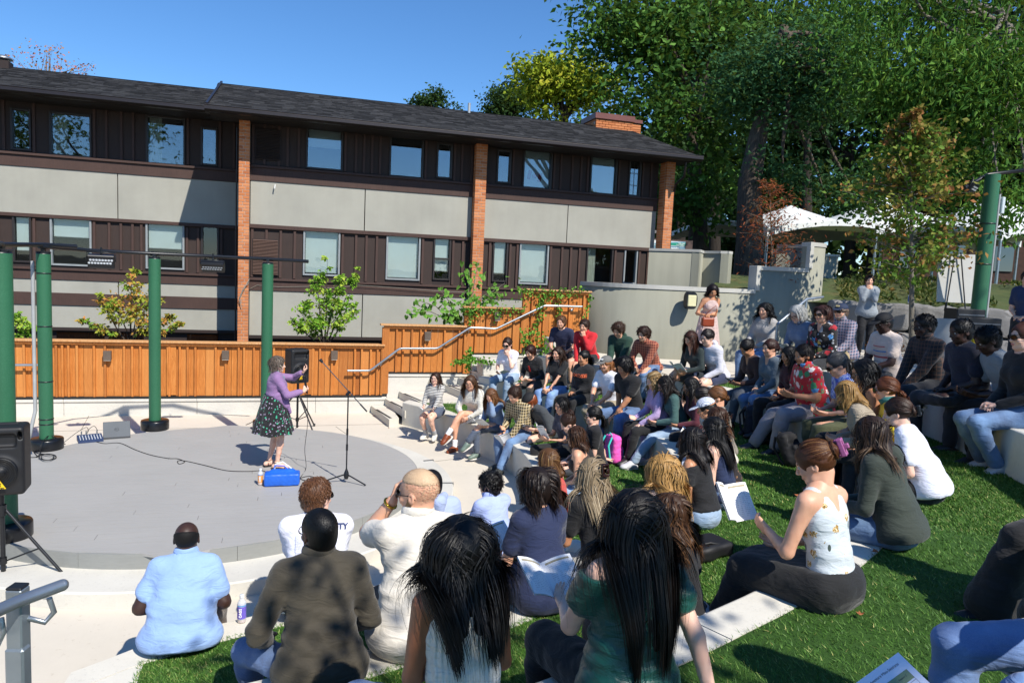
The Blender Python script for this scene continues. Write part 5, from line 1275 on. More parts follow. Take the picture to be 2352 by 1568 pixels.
# soffits, gutters and roofs
M_SOF = pm('dark_soffit', '1c1715', .8); M_GUT = pm('dark_gutter_metal', '2a2423', .35, .08, metal=.3, bs=300)
ey, ez = 17.5, 6.16; ry, rz_ = 20.6, 7.36
xl, xr = -2.02, 10.42
def shingle_roof(name, xl, xr, ey, ez, ry, rz_, xl2, xr2, label=None):
    """slab plus overlapping asphalt tabs"""
    t = Matrix; sl = A(0, ry-ey, rz_-ez); L = np.linalg.norm(sl); u = sl/L; n = A(0, -u[2], u[1])
    m = MB(); P = [A(xl, ey, ez), A(xr, ey, ez), A(xr2, ry, rz_), A(xl2, ry, rz_)]
    m.add([p for p in P]+[p-n*.10 for p in P], [(0, 1, 2, 3), (7, 6, 5, 4), (0, 4, 5, 1), (1, 5, 6, 2), (2, 6, 7, 3), (3, 7, 4, 0)]); rf = m.obj('roof', M_SOF, bld)
    N = MATS.get('asphalt_shingle')
    if not N:
        q = NT('asphalt_shingle'); oi = q.n('ObjectInfo').outputs['Random']; at = q.n('Attribute', attribute_name='tone').outputs['Fac']; f = q.noise(300, 2); k = q.math('ADD', at, q.math('MULTIPLY', oi, .0))
        q.set(color=q.mix(q.math('MULTIPLY', f, .6), q.ramp(k, [(0, hx('222223')), (.5, hx('343435')), (1, hx('4a4a4b'))]), hx('1a1a1b')), rough=.95, spec=.2); q.bump(f, .8, .004); N = q.m; MATS['asphalt_shingle'] = N
    rs = np.random.RandomState(int(abs(xl)*10)); ex = .135; rows = int(L/ex); items = []
    for r in range(rows+1):
        d = r*ex; y = d/L; x0 = xl+(xl2-xl)*y; x1 = xr+(xr2-xr)*y; x = x0-rs.uniform(0, .2)
        while x < x1:
            w_ = rs.choice([.12, .18, .26, .33]); a, b_ = max(x, x0), min(x+w_-.006, x1)
            if b_-a > .03: items.append((a, b_, d, rs.uniform(0, 1), rs.choice([0, .006])))
            x += w_
    def tab(m, a, b_, d, lift):
        o = A(0, ey, ez)+u*(d-.03); e = u*min(ex+.05, L-d+.03); q = [A(a, 0, 0)+o+n*(.012+lift), A(b_, 0, 0)+o+n*(.012+lift), A(b_, 0, 0)+o+e+n*.003, A(a, 0, 0)+o+e+n*.003]
        m.add(q+[q[0]-n*.012, q[1]-n*.012], [(0, 1, 2, 3), (4, 5, 1, 0)])
    items.sort(key=lambda i: np.hypot((i[0]+i[1])/2, ey+u[1]*i[2]))
    for a, b_, d, tn, lf in items[:150]:
        m = MB(); tab(m, a, b_, d, lf); me = m.mesh('shingle'); set_col(me, np.full(6, tn)); new_obj('shingle', me, rf, N)
    m = MB(); tn = []
    for it in items[150:]: tab(m, it[0], it[1], it[2], it[4]); tn += [it[3]]*6
    me = m.mesh('shingles'); set_col(me, tn); tag(new_obj('shingles', me, rf, N), kind='stuff')
    # back slope
    m = MB(); m.add([A(xl2, ry, rz_+.012), A(xr2, ry, rz_+.012), A(xr2+.6, ry+3.1, ez), A(xl2, ry+3.1, ez)], [(0, 1, 2, 3)]); m.obj('rear_roof_slope', M_SOF, rf)
    return rf
shingle_roof('r', xl, xr, ey, ez, ry, rz_, xl-.12, xr-.75)
def gutter(x0, x1, y, z):
    m = MB(); prof = [(0, 0), (-.13, .0), (-.14, -.02), (-.145, -.09), (-.10, -.135), (0, -.14)]; V = [(x, y+a, z+b_) for x in (x0, x1) for a, b_ in prof]; n = len(prof)
    m.add(V, [(i, (i+1) % n, n+(i+1) % n, n+i) for i in range(n)]+[tuple(range(n)), tuple(range(2*n-1, n-1, -1))]); m.obj('gutter', M_GUT, bld)
    m = MB(); m.box(((x0+x1)/2, y-.138, z+.004), (x1-x0, .022, .014), None, .003); m.obj('gutter_lip', pm('gutter_lip_metal', '4c4644', .3, .1, metal=.6), bld)
gutter(xl-.06, xr+.05, ey, ez-.005)
boxp('soffit', xl, xr-.05, ey+.01, BY+.02, 6.04, 6.075, M_SOF); 
lez = at_y(200, 218, LY-1.0)[2]; lry = LY+2.1; lrz = at_y(100, 163, lry)[2]
shingle_roof('l', -11, -1.5, LY-1.0, lez, lry, lrz, -11, -1.5); gutter(-11, -1.45, LY-1.0, lez-.005)
boxp('soffit', -11, -1.5, LY-.98, LY+.02, lez-.13, lez-.09, M_SOF)
# gable flashing where the roofs meet, downpipe, roof pipe, roof vent
m = MB(); m.box((xl-.03, (ey+ry)/2, (ez+rz_)/2+.01), (.05, 3.35, .11), np.stack([A(1, 0, 0), nrm(A(0, ry-ey, rz_-ez)), nrm(A(0, -(rz_-ez), ry-ey))], 1)); m.obj('rake_trim', M_GUT, bld)
p = at_y(1077, 262, 20.3); m = MB(); m.tube([(p[0], 20.3, 6.9), (p[0], 20.3, at_y(1077, 237, 20.3)[2])], .04, 10); m.obj('vent_pipe', pm('vent_pipe_grey', '9aa0a4', .5), bld)
p = at_y(8, 152, LY+1.9); m = MB(); m.box((p[0], LY+1.9, p[2]-.1), (.34, .34, .42), None, .01); m.obj('vent_curb', M_BRd, bld); m = MB(); m.lathe([(.10, .1), (.10, .16), (.21, .16), (.21, .19), (.13, .25), (0, .27)], (p[0], LY+1.9, p[2]), 18); m.obj('roof_vent_cap', mc, bld)
q = [(10.05, 17.55, 5.98), (10.05, 17.6, 5.6), (9.98, 17.9, 5.42), (XR1+.34, BY-.3, 5.1), (XR1+.34, BY-.3, .4)]; m = MB(); m.tube(q, .035, 8); m.obj('downpipe', M_GUT, bld)
q = [(XR0-.3, BY-.1, 5.9), (XR0-.3, BY-.1, .2)]; m = MB(); m.tube(q, .02, 6); m.obj('cable_conduit', M_GUT, bld)
# louvred vents
def louvre(x0p, x1p, y0p, y1p, mat, y=BY):
    a = at_y(x0p, y1p, y); b_ = at_y(x1p, y1p, y); zt = at_y((x0p+x1p)/2, y0p, y)[2]; zb = at_y((x0p+x1p)/2, y1p, y)[2]
    fr = boxp('louvre_vent', a[0], b_[0], y-.05, y-.001, zb, zt, M_BRd); m = MB(); z = zb+.03
    n = 0
    while z < zt-.02: 
        mm = MB(); mm.box(((a[0]+b_[0])/2, y-.062, z), (b_[0]-a[0]-.05, .03, .007), rotm(A(0, 1, .8), A(0, -.8, 1))); mm.obj('louvre_slat', mat, fr); z += .034
    return fr
louvre(586, 645, 297, 368, M_BRd); louvre(578, 640, 549, 632, wood('louvre_brown', '5c463c'))
# small flag leaning inside the upper window, light fixture on the panel
a = at_y(1228, 405, BY+.055); 
m = MB(); w_, h_ = .40, .24
R = rotm(A(0, 1, 0), A(.18, 0, 1)); 
def quad(m, x0, x1, z0, z1, y, mi): m.cur = mi; m.add([R@A(x0, y, z0), R@A(x1, y, z0), R@A(x1, y, z1), R@A(x0, y, z1)], [(0, 1, 2, 3)])
quad(m, -w_/2, w_/2, -h_/2, h_/2, 0, 0); quad(m, -w_/2, -w_/4, -h_/2, h_/2, -.002, 1); quad(m, w_/4, w_/2, -h_/2, h_/2, -.002, 1)
leaf = [(0, .095), (.018, .055), (.04, .065), (.033, .02), (.062, .04), (.072, .012), (.085, .0), (.05, -.035), (.055, -.055), (.006, -.045), (.004, -.085)]
pts = leaf+[(-x, z) for x, z in leaf[::-1]]; m.cur = 1; m.add([R@A(x, -.003, z) for x, z in pts], [tuple(range(len(pts)))])
fo = m.obj('flag', [pm('flag_white', 'b8b8b8', .8, .03), pm('flag_red', 'a03a44', .8, .05)], None, (a[0], BY+.062, a[2])); tag(fo, 'small red and white maple leaf flag hung behind the upper window glass', 'flag')
p = at_y(1, 1, BY)
p = at_y(632, 425, BY-.04); m = MB(); m.tube([(p[0], BY-.03, p[2]), (p[0], BY-.14, p[2]-.02), (p[0]-.01, BY-.13, p[2]-.10)], .016, 8); m.obj('hose_bib', pm('white_plastic', 'c8c8c4', .5), bld)
# telephone cables at the pier
m = MB(); m.tube([at_y(x, y, BY-.36) for x, y in [(553, 700), (551, 680), (560, 660), (571, 650), (573, 640), (556, 672), (549, 690), (556, 705)]], .008, 6); m.tube([at_y(x, y, BY-.07) for x, y in [(575, 663), (590, 655), (640, 659), (720, 658), (760, 662)]]+[at_y(x, y, BY-.12) for x, y in [(820, 655), (900, 660), (1000, 668), (1080, 672)]], .006, 5); m.obj('cable', pm('old_cable', '8a8478', .7), bld)
# chimney
cy = 20.4; ca = at_y(1368, 260, cy); cb_ = at_y(1452, 270, cy); 
ch = boxp('chimney', ca[0], cb_[0], cy, cy+1.0, 6.2, ca[2]-.14, M_MORT)
def bmeC(w_, d=.09, h_=.0625):
    k = ('bk', round(w_, 3), d)
    if k not in M_: M_[k] = MB().box((0, 0, 0), (w_, d, h_), None, .003).mesh('brick'); M_[k].materials.append(M_BRICK)
    return M_[k]
z = 6.75; r = 0
while z < ca[2]-.2:
    x = ca[0]+(0 if r % 2 else -.105)
    while x < cb_[0]:
        a_, b_ = max(x, ca[0]), min(x+.2, cb_[0])
        if b_-a_ > .06: inst('brick', bmeC(b_-a_), ch, ((a_+b_)/2, cy-.04, z))
        x += .21
    for yy in (0.1, .31, .52, .73): inst('brick', bmeC(.2), ch, (ca[0]+.035, cy+yy+(.1 if r % 2 else 0), z), (0, 0, PI/2))
    z += .073; r += 1
M_RUST = pm('rust_brown_flashing', '6a3a32', .5, .1)
boxp('chimney_cap', ca[0]-.05, cb_[0]+.05, cy-.13, cy+1.05, ca[2]-.17, ca[2], M_RUST, ch, .006)
boxp('chimney_saddle', ca[0]-.02, ca[0]+(cb_[0]-ca[0])*.5, cy-.2, cy-.086, 6.9, at_y(1400, 300, cy)[2], M_RUST, ch)
x1_ = at_y(1465, 285, cy+.35)[0]; zt = at_y(1460, 279, cy+.3)[2]
c2_ = boxp('chimney_side_stack', cb_[0]+.01, x1_, cy+.2, cy+.9, 6.2, zt-.1, M_MORT, ch)
z = 6.6
while z < zt-.14: inst('brick', bmeC(round(x1_-cb_[0]-.012, 3)), c2_, ((cb_[0]+x1_)/2, cy+.16, z)); z += .073
boxp('stack_cap', cb_[0], x1_+.03, cy+.08, cy+.93, zt-.1, zt, M_RUST, ch)
# ================================================================ trees and plants
def leaf_mat(name, c1, c2, c3, rough=.7, trans=.15):
    if name in MATS: return MATS[name]
    N = NT(name); t = N.n('Attribute', attribute_name='tone').outputs['Fac']; col = N.ramp(t, [(0, hx(c1)), (.5, hx(c2)), (1, hx(c3))])
    N.set(color=col, rough=rough, spec=.15); tr = N.n('BsdfTranslucent', {'Color': N.mix(.5, col, hx('9ab040'))}); mx = N.n('MixShader', {'Fac': trans}); N.t.links.new(N.b.outputs[0], mx.inputs[1]); N.t.links.new(tr.outputs[0], mx.inputs[2]); N.t.links.new(mx.outputs[0], N.o.inputs['Surface'])
    MATS[name] = N.m; return N.m
def bark_mat(name='bark', c='4a3f34'):
    if name in MATS: return MATS[name]
    N = NT(name); g = N.noise(5, 7, stretch=(3, 3, .5), rough=.7); c = hx(c); N.set(color=N.ramp(g, [(.35, tuple(x*.45 for x in c)), (.65, tuple(x*1.3 for x in c))]), rough=.95); N.bump(g, 1.0, .05); MATS[name] = N.m; return N.m
def leaf_cloud(P, size, rs, droop=.3, asp=.55, tone=None, fold=.25, lobed=False):
    """a small folded leaf at every point"""
    n = len(P); a = rs.uniform(0, 6.28, n); el = rs.normal(-droop, .55, n)
    d = np.stack([np.cos(a)*np.cos(el), np.sin(a)*np.cos(el), np.sin(el)], 1); r = rs.normal(size=(n, 3)); w_ = np.cross(d, r); w_ /= np.linalg.norm(w_, axis=1)[:, None]+1e-9
    nn = np.cross(d, w_); s = (size*rs.uniform(.6, 1.3, n))[:, None]
    V = np.stack([P, P+d*s*.45+w_*s*asp*.5+nn*s*fold*.3, P+d*s, P+d*s*.45-w_*s*asp*.5+nn*s*fold*.3], 1).reshape(-1, 3)
    Fq = np.stack([np.arange(n)*4, np.arange(n)*4+1, np.arange(n)*4+2, np.arange(n)*4+3], 1)
    tn = np.repeat(np.clip(tone if tone is not None else rs.uniform(0, 1, n), 0, 1), 4)
    return V, Fq, tn
def crown_points(lobes, n, rs, per=26, shell=.55, sz=.5):
    """clusters of leaves through a set of ellipsoid lobes; hollow-ish, with gaps"""
    vol = np.array([l[1][0]*l[1][1]*l[1][2] for l in lobes])**.75; vol /= vol.sum(); k = max(1, n//per); idx = rs.choice(len(lobes), k, p=vol)
    c = np.array([l[0] for l in lobes])[idx]; r = np.array([l[1] for l in lobes])[idx]; u = rs.normal(size=(k, 3)); u /= np.linalg.norm(u, axis=1)[:, None]
    rad = rs.uniform(shell**2, 1.1, k)**.5; Cc = c+u*r*rad[:, None]
    if sz > .55:
        kp = wob(Cc.astype(f32), 1.1/sz, 5)+.5*wob(Cc.astype(f32), 2.6/sz, 6) > -.05; Cc = Cc[kp]; k = len(Cc); Cc = Cc+rs.normal(size=(k, 3))*A(.28, .28, .22)*sz
    ct = np.clip(rs.normal(.45, .2, k), 0, 1)
    P = np.repeat(Cc, per, 0)+rs.normal(size=(k*per, 3))*A(1, 1, .55)*sz*.5; tn = np.repeat(ct, per)+rs.normal(0, .14, k*per)
    return P, tn, Cc
def tree(name, label, x, y, z0, zfork, lobes, n, size, lm, rad, seed, trunk_pts=None, cat='tree', group=None, bark=None, per=26, sz=.9, droop=.3, asp=.55, limbs=14, shell=.5):
    rs = np.random.RandomState(seed); t = thing(name, label, cat, (0, 0, 0), 0, group); bark = bark or bark_mat()
    P, tn, Cc = crown_points(lobes, n, rs, per, shell, sz)
    V, Fq, tt = leaf_cloud(P, size, rs, droop, asp, tn); me = mesh_np('crown', V, Fq, False); set_col(me, tt); TRI[0] += len(Fq)*2
    tag(new_obj('crown', me, t, lm), kind='stuff')
    m = MB(); tp = trunk_pts or [(x, y, z0), (x+.02, y, z0+(zfork-z0)*.5), (x, y, zfork)]; k = len(tp)
    m.tube(tp, [rad*(1.25-.95*(i/(k-1))**1.3) if i else rad*1.5 for i in range(k)], 10)
    top = A(*tp[-1])
    for i in range(min(limbs, len(Cc))):
        e = Cc[rs.randint(len(Cc))]; f = A(*tp[-1])*rs.uniform(.0, .35)+A(*tp[-1]) if False else top+A(0, 0, rs.uniform(-.35, 0)*(zfork-z0)*.6)
        f = top-(top-A(*tp[0]))*rs.uniform(0, .25); mid = (f+e)/2+A(rs.normal(0, .1), rs.normal(0, .1), .12)*np.linalg.norm(e-f)*.6
        m.tube([f, (f+mid)/2+rs.normal(0, .05, 3), mid, (mid+e)/2+rs.normal(0, .1, 3)*size*3, e], [rad*.42, rad*.32, rad*.22, rad*.13, rad*.04], 6)
    m.obj('trunk', bark, t)
    return t
def px_lobes(defs, D):
    """lobes given by where they stand in the view: (px,py,width px,height px,depth)"""
    out = []
    for (px, py, wx, hy, d) in defs:
        c = at_d(px, py, d); rx = wx/FPX*d/2; rz2 = hy/FPX*d/2; out.append((c, A(rx, rx*.9, rz2)))
    return out
LM_MAPLE = leaf_mat('leaf_maple_dark', '1b3212', '34581c', '628a3a'); LM_YEL = leaf_mat('leaf_yellow_green', '6a7c1c', '8f9e28', 'b8b23c'); LM_LOC = leaf_mat('leaf_locust', '24482c', '335a34', '4f7446')
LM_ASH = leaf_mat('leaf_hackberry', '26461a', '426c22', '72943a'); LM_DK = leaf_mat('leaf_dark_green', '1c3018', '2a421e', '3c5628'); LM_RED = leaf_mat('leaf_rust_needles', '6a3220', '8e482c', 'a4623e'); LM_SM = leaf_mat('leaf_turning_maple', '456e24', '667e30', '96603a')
tree('maple_tree', 'big dark green maple behind the chimney with sky to its left', 13.5, 27, .5, 6.0, px_lobes([(1420, 60, 200, 150, 28), (1370, 110, 110, 130, 27), (1500, 20, 260, 200, 29), (1480, 190, 220, 170, 27), (1560, 140, 240, 260, 28), (1660, 60, 260, 260, 29), (1600, 300, 200, 180, 27), (1560, 420, 130, 160, 27), (1640, 470, 160, 200, 28), (1780, 20, 260, 220, 30), (1470, 255, 130, 80, 27), (1545, 10, 190, 120, 28)], 28), 34000, .29, LM_MAPLE, .33, 11, trunk_pts=[tuple(at_d(1600, 640, 28)), tuple(at_d(1605, 500, 28)), tuple(at_d(1590, 330, 28)), tuple(at_d(1600, 200, 28))], sz=1.35, per=64)
tree('maple_tree', 'yellow-green maple rising behind the roof left of the chimney', 8.5, 34, .5, 6, px_lobes([(1290, 200, 130, 130, 34), (1240, 160, 90, 60, 34), (1340, 180, 110, 110, 34), (1300, 255, 180, 90, 34), (1360, 240, 90, 90, 34), (1240, 225, 90, 90, 34), (1330, 130, 60, 50, 34)], 34), 13000, .28, LM_YEL, .25, 12, trunk_pts=[tuple(at_d(1300, 640, 34)), tuple(at_d(1300, 420, 34)), tuple(at_d(1295, 250, 34))], sz=.9, per=20, shell=.3)
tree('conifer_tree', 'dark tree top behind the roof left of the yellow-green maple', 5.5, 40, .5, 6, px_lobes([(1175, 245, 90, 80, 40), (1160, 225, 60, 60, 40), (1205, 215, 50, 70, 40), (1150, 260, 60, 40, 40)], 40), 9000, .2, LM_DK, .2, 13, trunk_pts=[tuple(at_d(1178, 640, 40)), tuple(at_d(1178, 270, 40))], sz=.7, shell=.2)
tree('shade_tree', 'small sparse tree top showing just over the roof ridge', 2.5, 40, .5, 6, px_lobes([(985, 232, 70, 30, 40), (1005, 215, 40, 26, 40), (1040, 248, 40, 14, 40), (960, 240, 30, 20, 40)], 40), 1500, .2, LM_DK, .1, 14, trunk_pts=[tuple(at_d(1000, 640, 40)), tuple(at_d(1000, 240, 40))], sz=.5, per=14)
tree('shade_tree', 'thin autumn tree with sparse orange leaves behind the left roof', -7, 38, .5, 6, px_lobes([(100, 135, 110, 60, 38), (60, 150, 90, 50, 38), (170, 160, 100, 40, 38), (130, 115, 80, 30, 38), (40, 130, 50, 30, 38), (205, 155, 50, 30, 38)], 38), 420, .14, leaf_mat('leaf_autumn_sparse', '9a7a3a', 'b8743c', 'c05a3a'), .09, 15, trunk_pts=[tuple(at_d(110, 640, 38)), tuple(at_d(112, 180, 38))], sz=.5, per=6, limbs=46, bark=bark_mat('bark_pale', '7a6a58'))
tree('locust_tree', 'tall locust with a thick furrowed trunk and bluish leaves in the centre of the grove', 15, 22, 1.5, 8, px_lobes([(1720, 190, 150, 120, 23), (1820, 150, 200, 130, 23), (1900, 210, 170, 160, 23), (1780, 270, 200, 100, 22.5), (1850, 330, 170, 130, 23), (1900, 90, 220, 120, 24), (1740, 330, 120, 60, 22), (1930, 330, 120, 140, 23), (1810, 400, 110, 60, 22.5), (1960, 430, 110, 120, 23)], 23), 30000, .18, LM_LOC, .40, 16, trunk_pts=[tuple(at_d(1718, 700, 23)), tuple(at_d(1722, 560, 23)), tuple(at_d(1722, 420, 23)), tuple(at_d(1740, 320, 23)), tuple(at_d(1765, 210, 23)), tuple(at_d(1800, 60, 23))], sz=1.05, droop=.1, bark=bark_mat('bark_furrowed', '5c5044'), limbs=20, per=60)
tree('hackberry_tree', 'bright green overhanging tree with drooping sprays filling the upper right', 24, 14, 1.5, 8, px_lobes([(2080, 60, 280, 180, 19), (2250, 60, 260, 200, 18), (2040, 180, 180, 150, 19), (2180, 190, 220, 170, 18), (2310, 210, 160, 190, 17), (2100, 300, 140, 130, 19), (2230, 320, 190, 140, 18), (2330, 370, 110, 160, 17), (1980, 40, 200, 130, 20), (2350, 60, 120, 200, 17), (2290, 470, 120, 100, 18), (2200, 420, 120, 90, 19)], 18), 34000, .19, LM_ASH, .22, 17, trunk_pts=[tuple(at_d(2420, 700, 19)), tuple(at_d(2400, 400, 19)), tuple(at_d(2370, 180, 18.5)), tuple(at_d(2300, 20, 18.5))], sz=1.1, droop=.75, asp=.38, bark=bark_mat('bark_grey', '7a7468'), limbs=26, per=60)
# trees farther back closing the view under the canopy
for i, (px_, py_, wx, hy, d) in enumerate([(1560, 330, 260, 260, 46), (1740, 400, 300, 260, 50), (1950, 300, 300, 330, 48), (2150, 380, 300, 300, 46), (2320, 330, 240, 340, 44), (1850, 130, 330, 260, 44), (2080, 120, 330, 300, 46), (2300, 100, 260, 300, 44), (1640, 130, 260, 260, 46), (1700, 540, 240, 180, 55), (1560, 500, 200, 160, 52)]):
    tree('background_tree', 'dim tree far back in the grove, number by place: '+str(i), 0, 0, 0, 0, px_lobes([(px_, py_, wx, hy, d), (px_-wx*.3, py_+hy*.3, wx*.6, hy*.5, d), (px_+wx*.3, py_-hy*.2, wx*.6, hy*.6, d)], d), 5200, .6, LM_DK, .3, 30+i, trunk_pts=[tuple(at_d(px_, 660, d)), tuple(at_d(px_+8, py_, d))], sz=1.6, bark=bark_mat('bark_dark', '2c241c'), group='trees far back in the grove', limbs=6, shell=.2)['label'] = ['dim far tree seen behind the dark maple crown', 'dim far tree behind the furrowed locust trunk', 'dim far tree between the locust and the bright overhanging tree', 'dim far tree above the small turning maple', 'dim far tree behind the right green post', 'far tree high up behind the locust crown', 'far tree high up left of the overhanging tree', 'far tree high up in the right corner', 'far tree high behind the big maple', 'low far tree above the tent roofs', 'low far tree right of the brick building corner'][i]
# small red-brown dying tree, small turning maple on the terrace
def whip_tree(name, label, base, top, rspread, n, size, lm, rad, seed, droop, asp, sp0=.25, nb=60, bark=None, cone=True, per=22, cat='tree', extra=None):
    rs = np.random.RandomState(seed); t = thing(name, label, cat, (0, 0, 0)); m = MB(); Ps = []; tn = []; st0 = [(base, top, rspread)]+list(extra or []); nb = max(8, nb//len(st0)); n = n/len(st0)
    for (base, top, rspread) in st0:
      B, T_ = A(*base), A(*top); Lh = np.linalg.norm(T_-B); m.tube([B, B*.6+T_*.4+rs.normal(0, .02, 3), T_], [rad, rad*.7, rad*.12], 8)
      for i in range(nb):
        f = sp0+(1-sp0)*rs.uniform(0, 1)**.9; o = B+(T_-B)*f; a = rs.uniform(0, 6.28); prof = math.sin(min(1, (1-f)/(1-sp0)*1.0+.10)*PI*.62) if cone else 1-.4*f
        L = rspread*prof*rs.uniform(.55, 1.1); d = A(math.cos(a), math.sin(a), rs.uniform(.1, .7)); d /= np.linalg.norm(d); e = o+d*L; mid = (o+e)/2+A(0, 0, .04); m.tube([o, mid, e], [rad*.28*(1-f*.6), rad*.16, rad*.03], 5)
        k = max(2, int(n/nb)); tt = rs.uniform(.25, 1.05, k)[:, None]; q = o+(e-o)*tt+rs.normal(size=(k, 3))*L*.11+.01; Ps.append(q); tn.append(np.full(k, rs.uniform(.1, .9))+rs.normal(0, .15, k))
    P = np.concatenate(Ps); V, Fq, tt = leaf_cloud(P, size, rs, droop, asp, np.concatenate(tn)); me = mesh_np('crown', V, Fq, False); set_col(me, tt); TRI[0] += len(Fq)*2; tag(new_obj('crown', me, t, lm), kind='stuff'); m.obj('trunk', bark or bark_mat(), t); return t
b0 = at_d(1784, 650, 16.5); t0 = at_d(1768, 420, 16.5); whip_tree('redwood_sapling', 'small dying conifer with rust brown needles above the stucco wall', tuple(b0-[0, 0, .8]), tuple(t0), 1.0, 1700, .11, LM_RED, .035, 41, .1, .22, .18, 90, bark_mat('bark_pale', '7a6a58'), per=14)
b0 = at_d(2096, 800, 13.6); t0 = at_d(2090, 265, 13.2); whip_tree('maple_sapling', 'young maple turning orange and red on the upper terrace right of the stucco wall', (b0[0], b0[1], 1.5), tuple(t0), 1.3, 6000, .105, LM_SM, .055, 42, .35, .7, .30, 120, bark_mat('bark_grey', '7a7468'))
# shrubs between fence and building
LM_SH = leaf_mat('leaf_shrub_fresh', '5a8a24', '7aa436', 'a8b848'); LM_SHO = leaf_mat('leaf_shrub_turning', '6a9430', '9a9a3a', 'c8824a')
def P_(px, py, y): return tuple(at_y(px, py, y))
def shrub(label, base, stems, n, lm, seed, sz=.085): b0 = at_y(*base); S = [(tuple(b0), P_(*q[:3]), q[3]) for q in stems]; return whip_tree('maple_shrub', label, S[0][0], S[0][1], S[0][2], n, sz, lm, .02, seed, .35, .6, .42, 15*len(S), cat='shrub', extra=S[1:])
shrub('multi-stemmed shrub with orange tips behind the fence at left', (300, 800, 15.9), [(302, 622, 15.9, .42), (345, 668, 16.0, .4), (262, 690, 15.8, .38), (222, 672, 15.7, .3), (390, 725, 15.8, .3), (180, 735, 15.6, .26), (318, 700, 15.6, .5), (420, 742, 15.6, .2)], 2300, LM_SHO, 51)
shrub('tall fresh green shrub behind the fence right of the speaker', (745, 805, 15.9), [(752, 592, 15.9, .36), (728, 640, 15.8, .42), (782, 632, 16.0, .36), (822, 612, 16.0, .22), (700, 690, 15.7, .38), (770, 690, 15.6, .5), (668, 735, 15.6, .3), (810, 700, 15.8, .34), (730, 740, 15.5, .5)], 3300, LM_SH, 52)
shrub('green leaves at the far left edge between the two left posts', (40, 805, 15.9), [(42, 722, 15.9, .25), (66, 742, 15.8, .2)], 420, LM_SH, 53)
# heart-leaved shrub behind the stepping fence, each leaf its own piece
def heart_leaf():
    pts = [(0, 0), (.35, -.18), (.55, .1), (.5, .45), (.25, .8), (0, 1.05)]; V = [(x, z, .06*abs(x)) for x, z in pts]+[(-x, z, .06*abs(x)) for x, z in pts[1:-1]]
    m = MB(); m.add(V, [(0, 1, 2, 3, 4, 5), (5, 9, 8, 7, 6, 0)]); me = m.mesh('leaf'); set_col(me, np.linspace(.2, .9, len(V))); return me
hl = heart_leaf(); hl.materials.append(leaf_mat('leaf_heart', '3f6a22', '5c8a34', '8aa850'))
hs = thing('redbud_shrub', 'sprawling shrub with big heart-shaped leaves behind the stepped part of the fence', 'shrub'); rs = np.random.RandomState(61); m = MB(); cnt = 0
for (a0, b0_, n) in [((1040, 740, 15.5), (935, 715, 15.2), 26), ((1040, 740, 15.5), (960, 690, 15.3), 26), ((1050, 740, 15.6), (1010, 665, 15.6), 30), ((1075, 720, 15.8), (1078, 610, 16.3), 34), ((1080, 720, 15.8), (1098, 600, 16.4), 30), ((1090, 720, 15.7), (1160, 650, 15.9), 30), ((1060, 745, 15.4), (1030, 725, 15.15), 34), ((1075, 740, 15.5), (1060, 700, 15.3), 34), ((1100, 690, 15.7), (1140, 680, 15.7), 18)]:
    p0, p1 = at_y(*a0), at_y(*b0_); mid = (p0+p1)/2+A(0, 0, .12); m.tube([p0, mid, p1], [.014, .010, .004], 6)
    for q in range(n):
        t = rs.uniform(.1, 1.02); p = (1-t)**2*p0+2*t*(1-t)*mid+t*t*p1+rs.normal(size=3)*A(.10, .10, .07); s = rs.uniform(.075, .125)
        inst('leaf', hl, hs, tuple(p), (rs.normal(-.9, .5), rs.normal(0, .5), rs.uniform(-1.2, 1.2)+PI), (s, s, s)); cnt += 1
m.obj('stem', bark_mat('bark_grey', '7a7468'), hs)
# ivy on the fence and planters
def ivy(label, paths, n, seed, y):
    rs = np.random.RandomState(seed); t = thing('ivy', label, 'ivy'); P = []; m = MB()
    for pth in paths:
        w_ = pth[0][2] if len(pth[0]) > 2 else 8; yy = pth[0][3] if len(pth[0]) > 3 else y; Q = [at_y(p[0], p[1], yy) for p in pth]; m.tube(Q, .004, 5)
        L = sum(np.linalg.norm(Q[i+1]-Q[i]) for i in range(len(Q)-1)); k = int(L*n)
        for _ in range(k):
            i = rs.randint(len(Q)-1); f = rs.uniform(); P.append(Q[i]+(Q[i+1]-Q[i])*f+rs.normal(size=3)*A(w_*.011, .02, w_*.011))
    V, Fq, tt = leaf_cloud(np.array(P), .06, rs, .8, .9); me = mesh_np('leaves', V, Fq, False); set_col(me, tt); tag(new_obj('leaves', me, t, leaf_mat('leaf_ivy', '3c6a20', '568a2c', '86a848')), kind='stuff'); m.obj('stem', bark_mat(), t)
fy = FY-.12
ivy('ivy trailing from the third fence step over its boards', [[(1065, 712, 5), (1110, 714), (1200, 712)], [(1080, 712, 4), (1085, 740)], [(1140, 712, 4), (1142, 735)], [(1062, 700, 8, FY+.1), (1100, 690), (1150, 690)]], 130, 71, fy)
ivy('ivy hanging in strands down the tallest fence step', [[(1190, 668, 7), (1270, 672), (1340, 672)], [(1255, 668, 4), (1240, 720), (1225, 770)], [(1285, 668, 3), (1284, 720), (1282, 735)], [(1195, 664, 12), (1200, 690)]], 130, 72, fy)
ivy('ivy mound over the planter blocks at the end of the stairs', [[(1215, 770, 9, 14.2), (1250, 778), (1268, 790)], [(1205, 760, 6, 14.2), (1212, 815)], [(1225, 810, 7, 14.1), (1262, 800)], [(1040, 830, 3, 14.1), (1080, 825), (1130, 830)], [(1078, 800, 4, 14.3), (1075, 850)]], 260, 73, 14.2)
ivy('ivy sprig climbing the corner of the stucco wall', [[(1340, 730, 3, 14.6), (1352, 690), (1358, 680)]], 90, 74, 14.6)
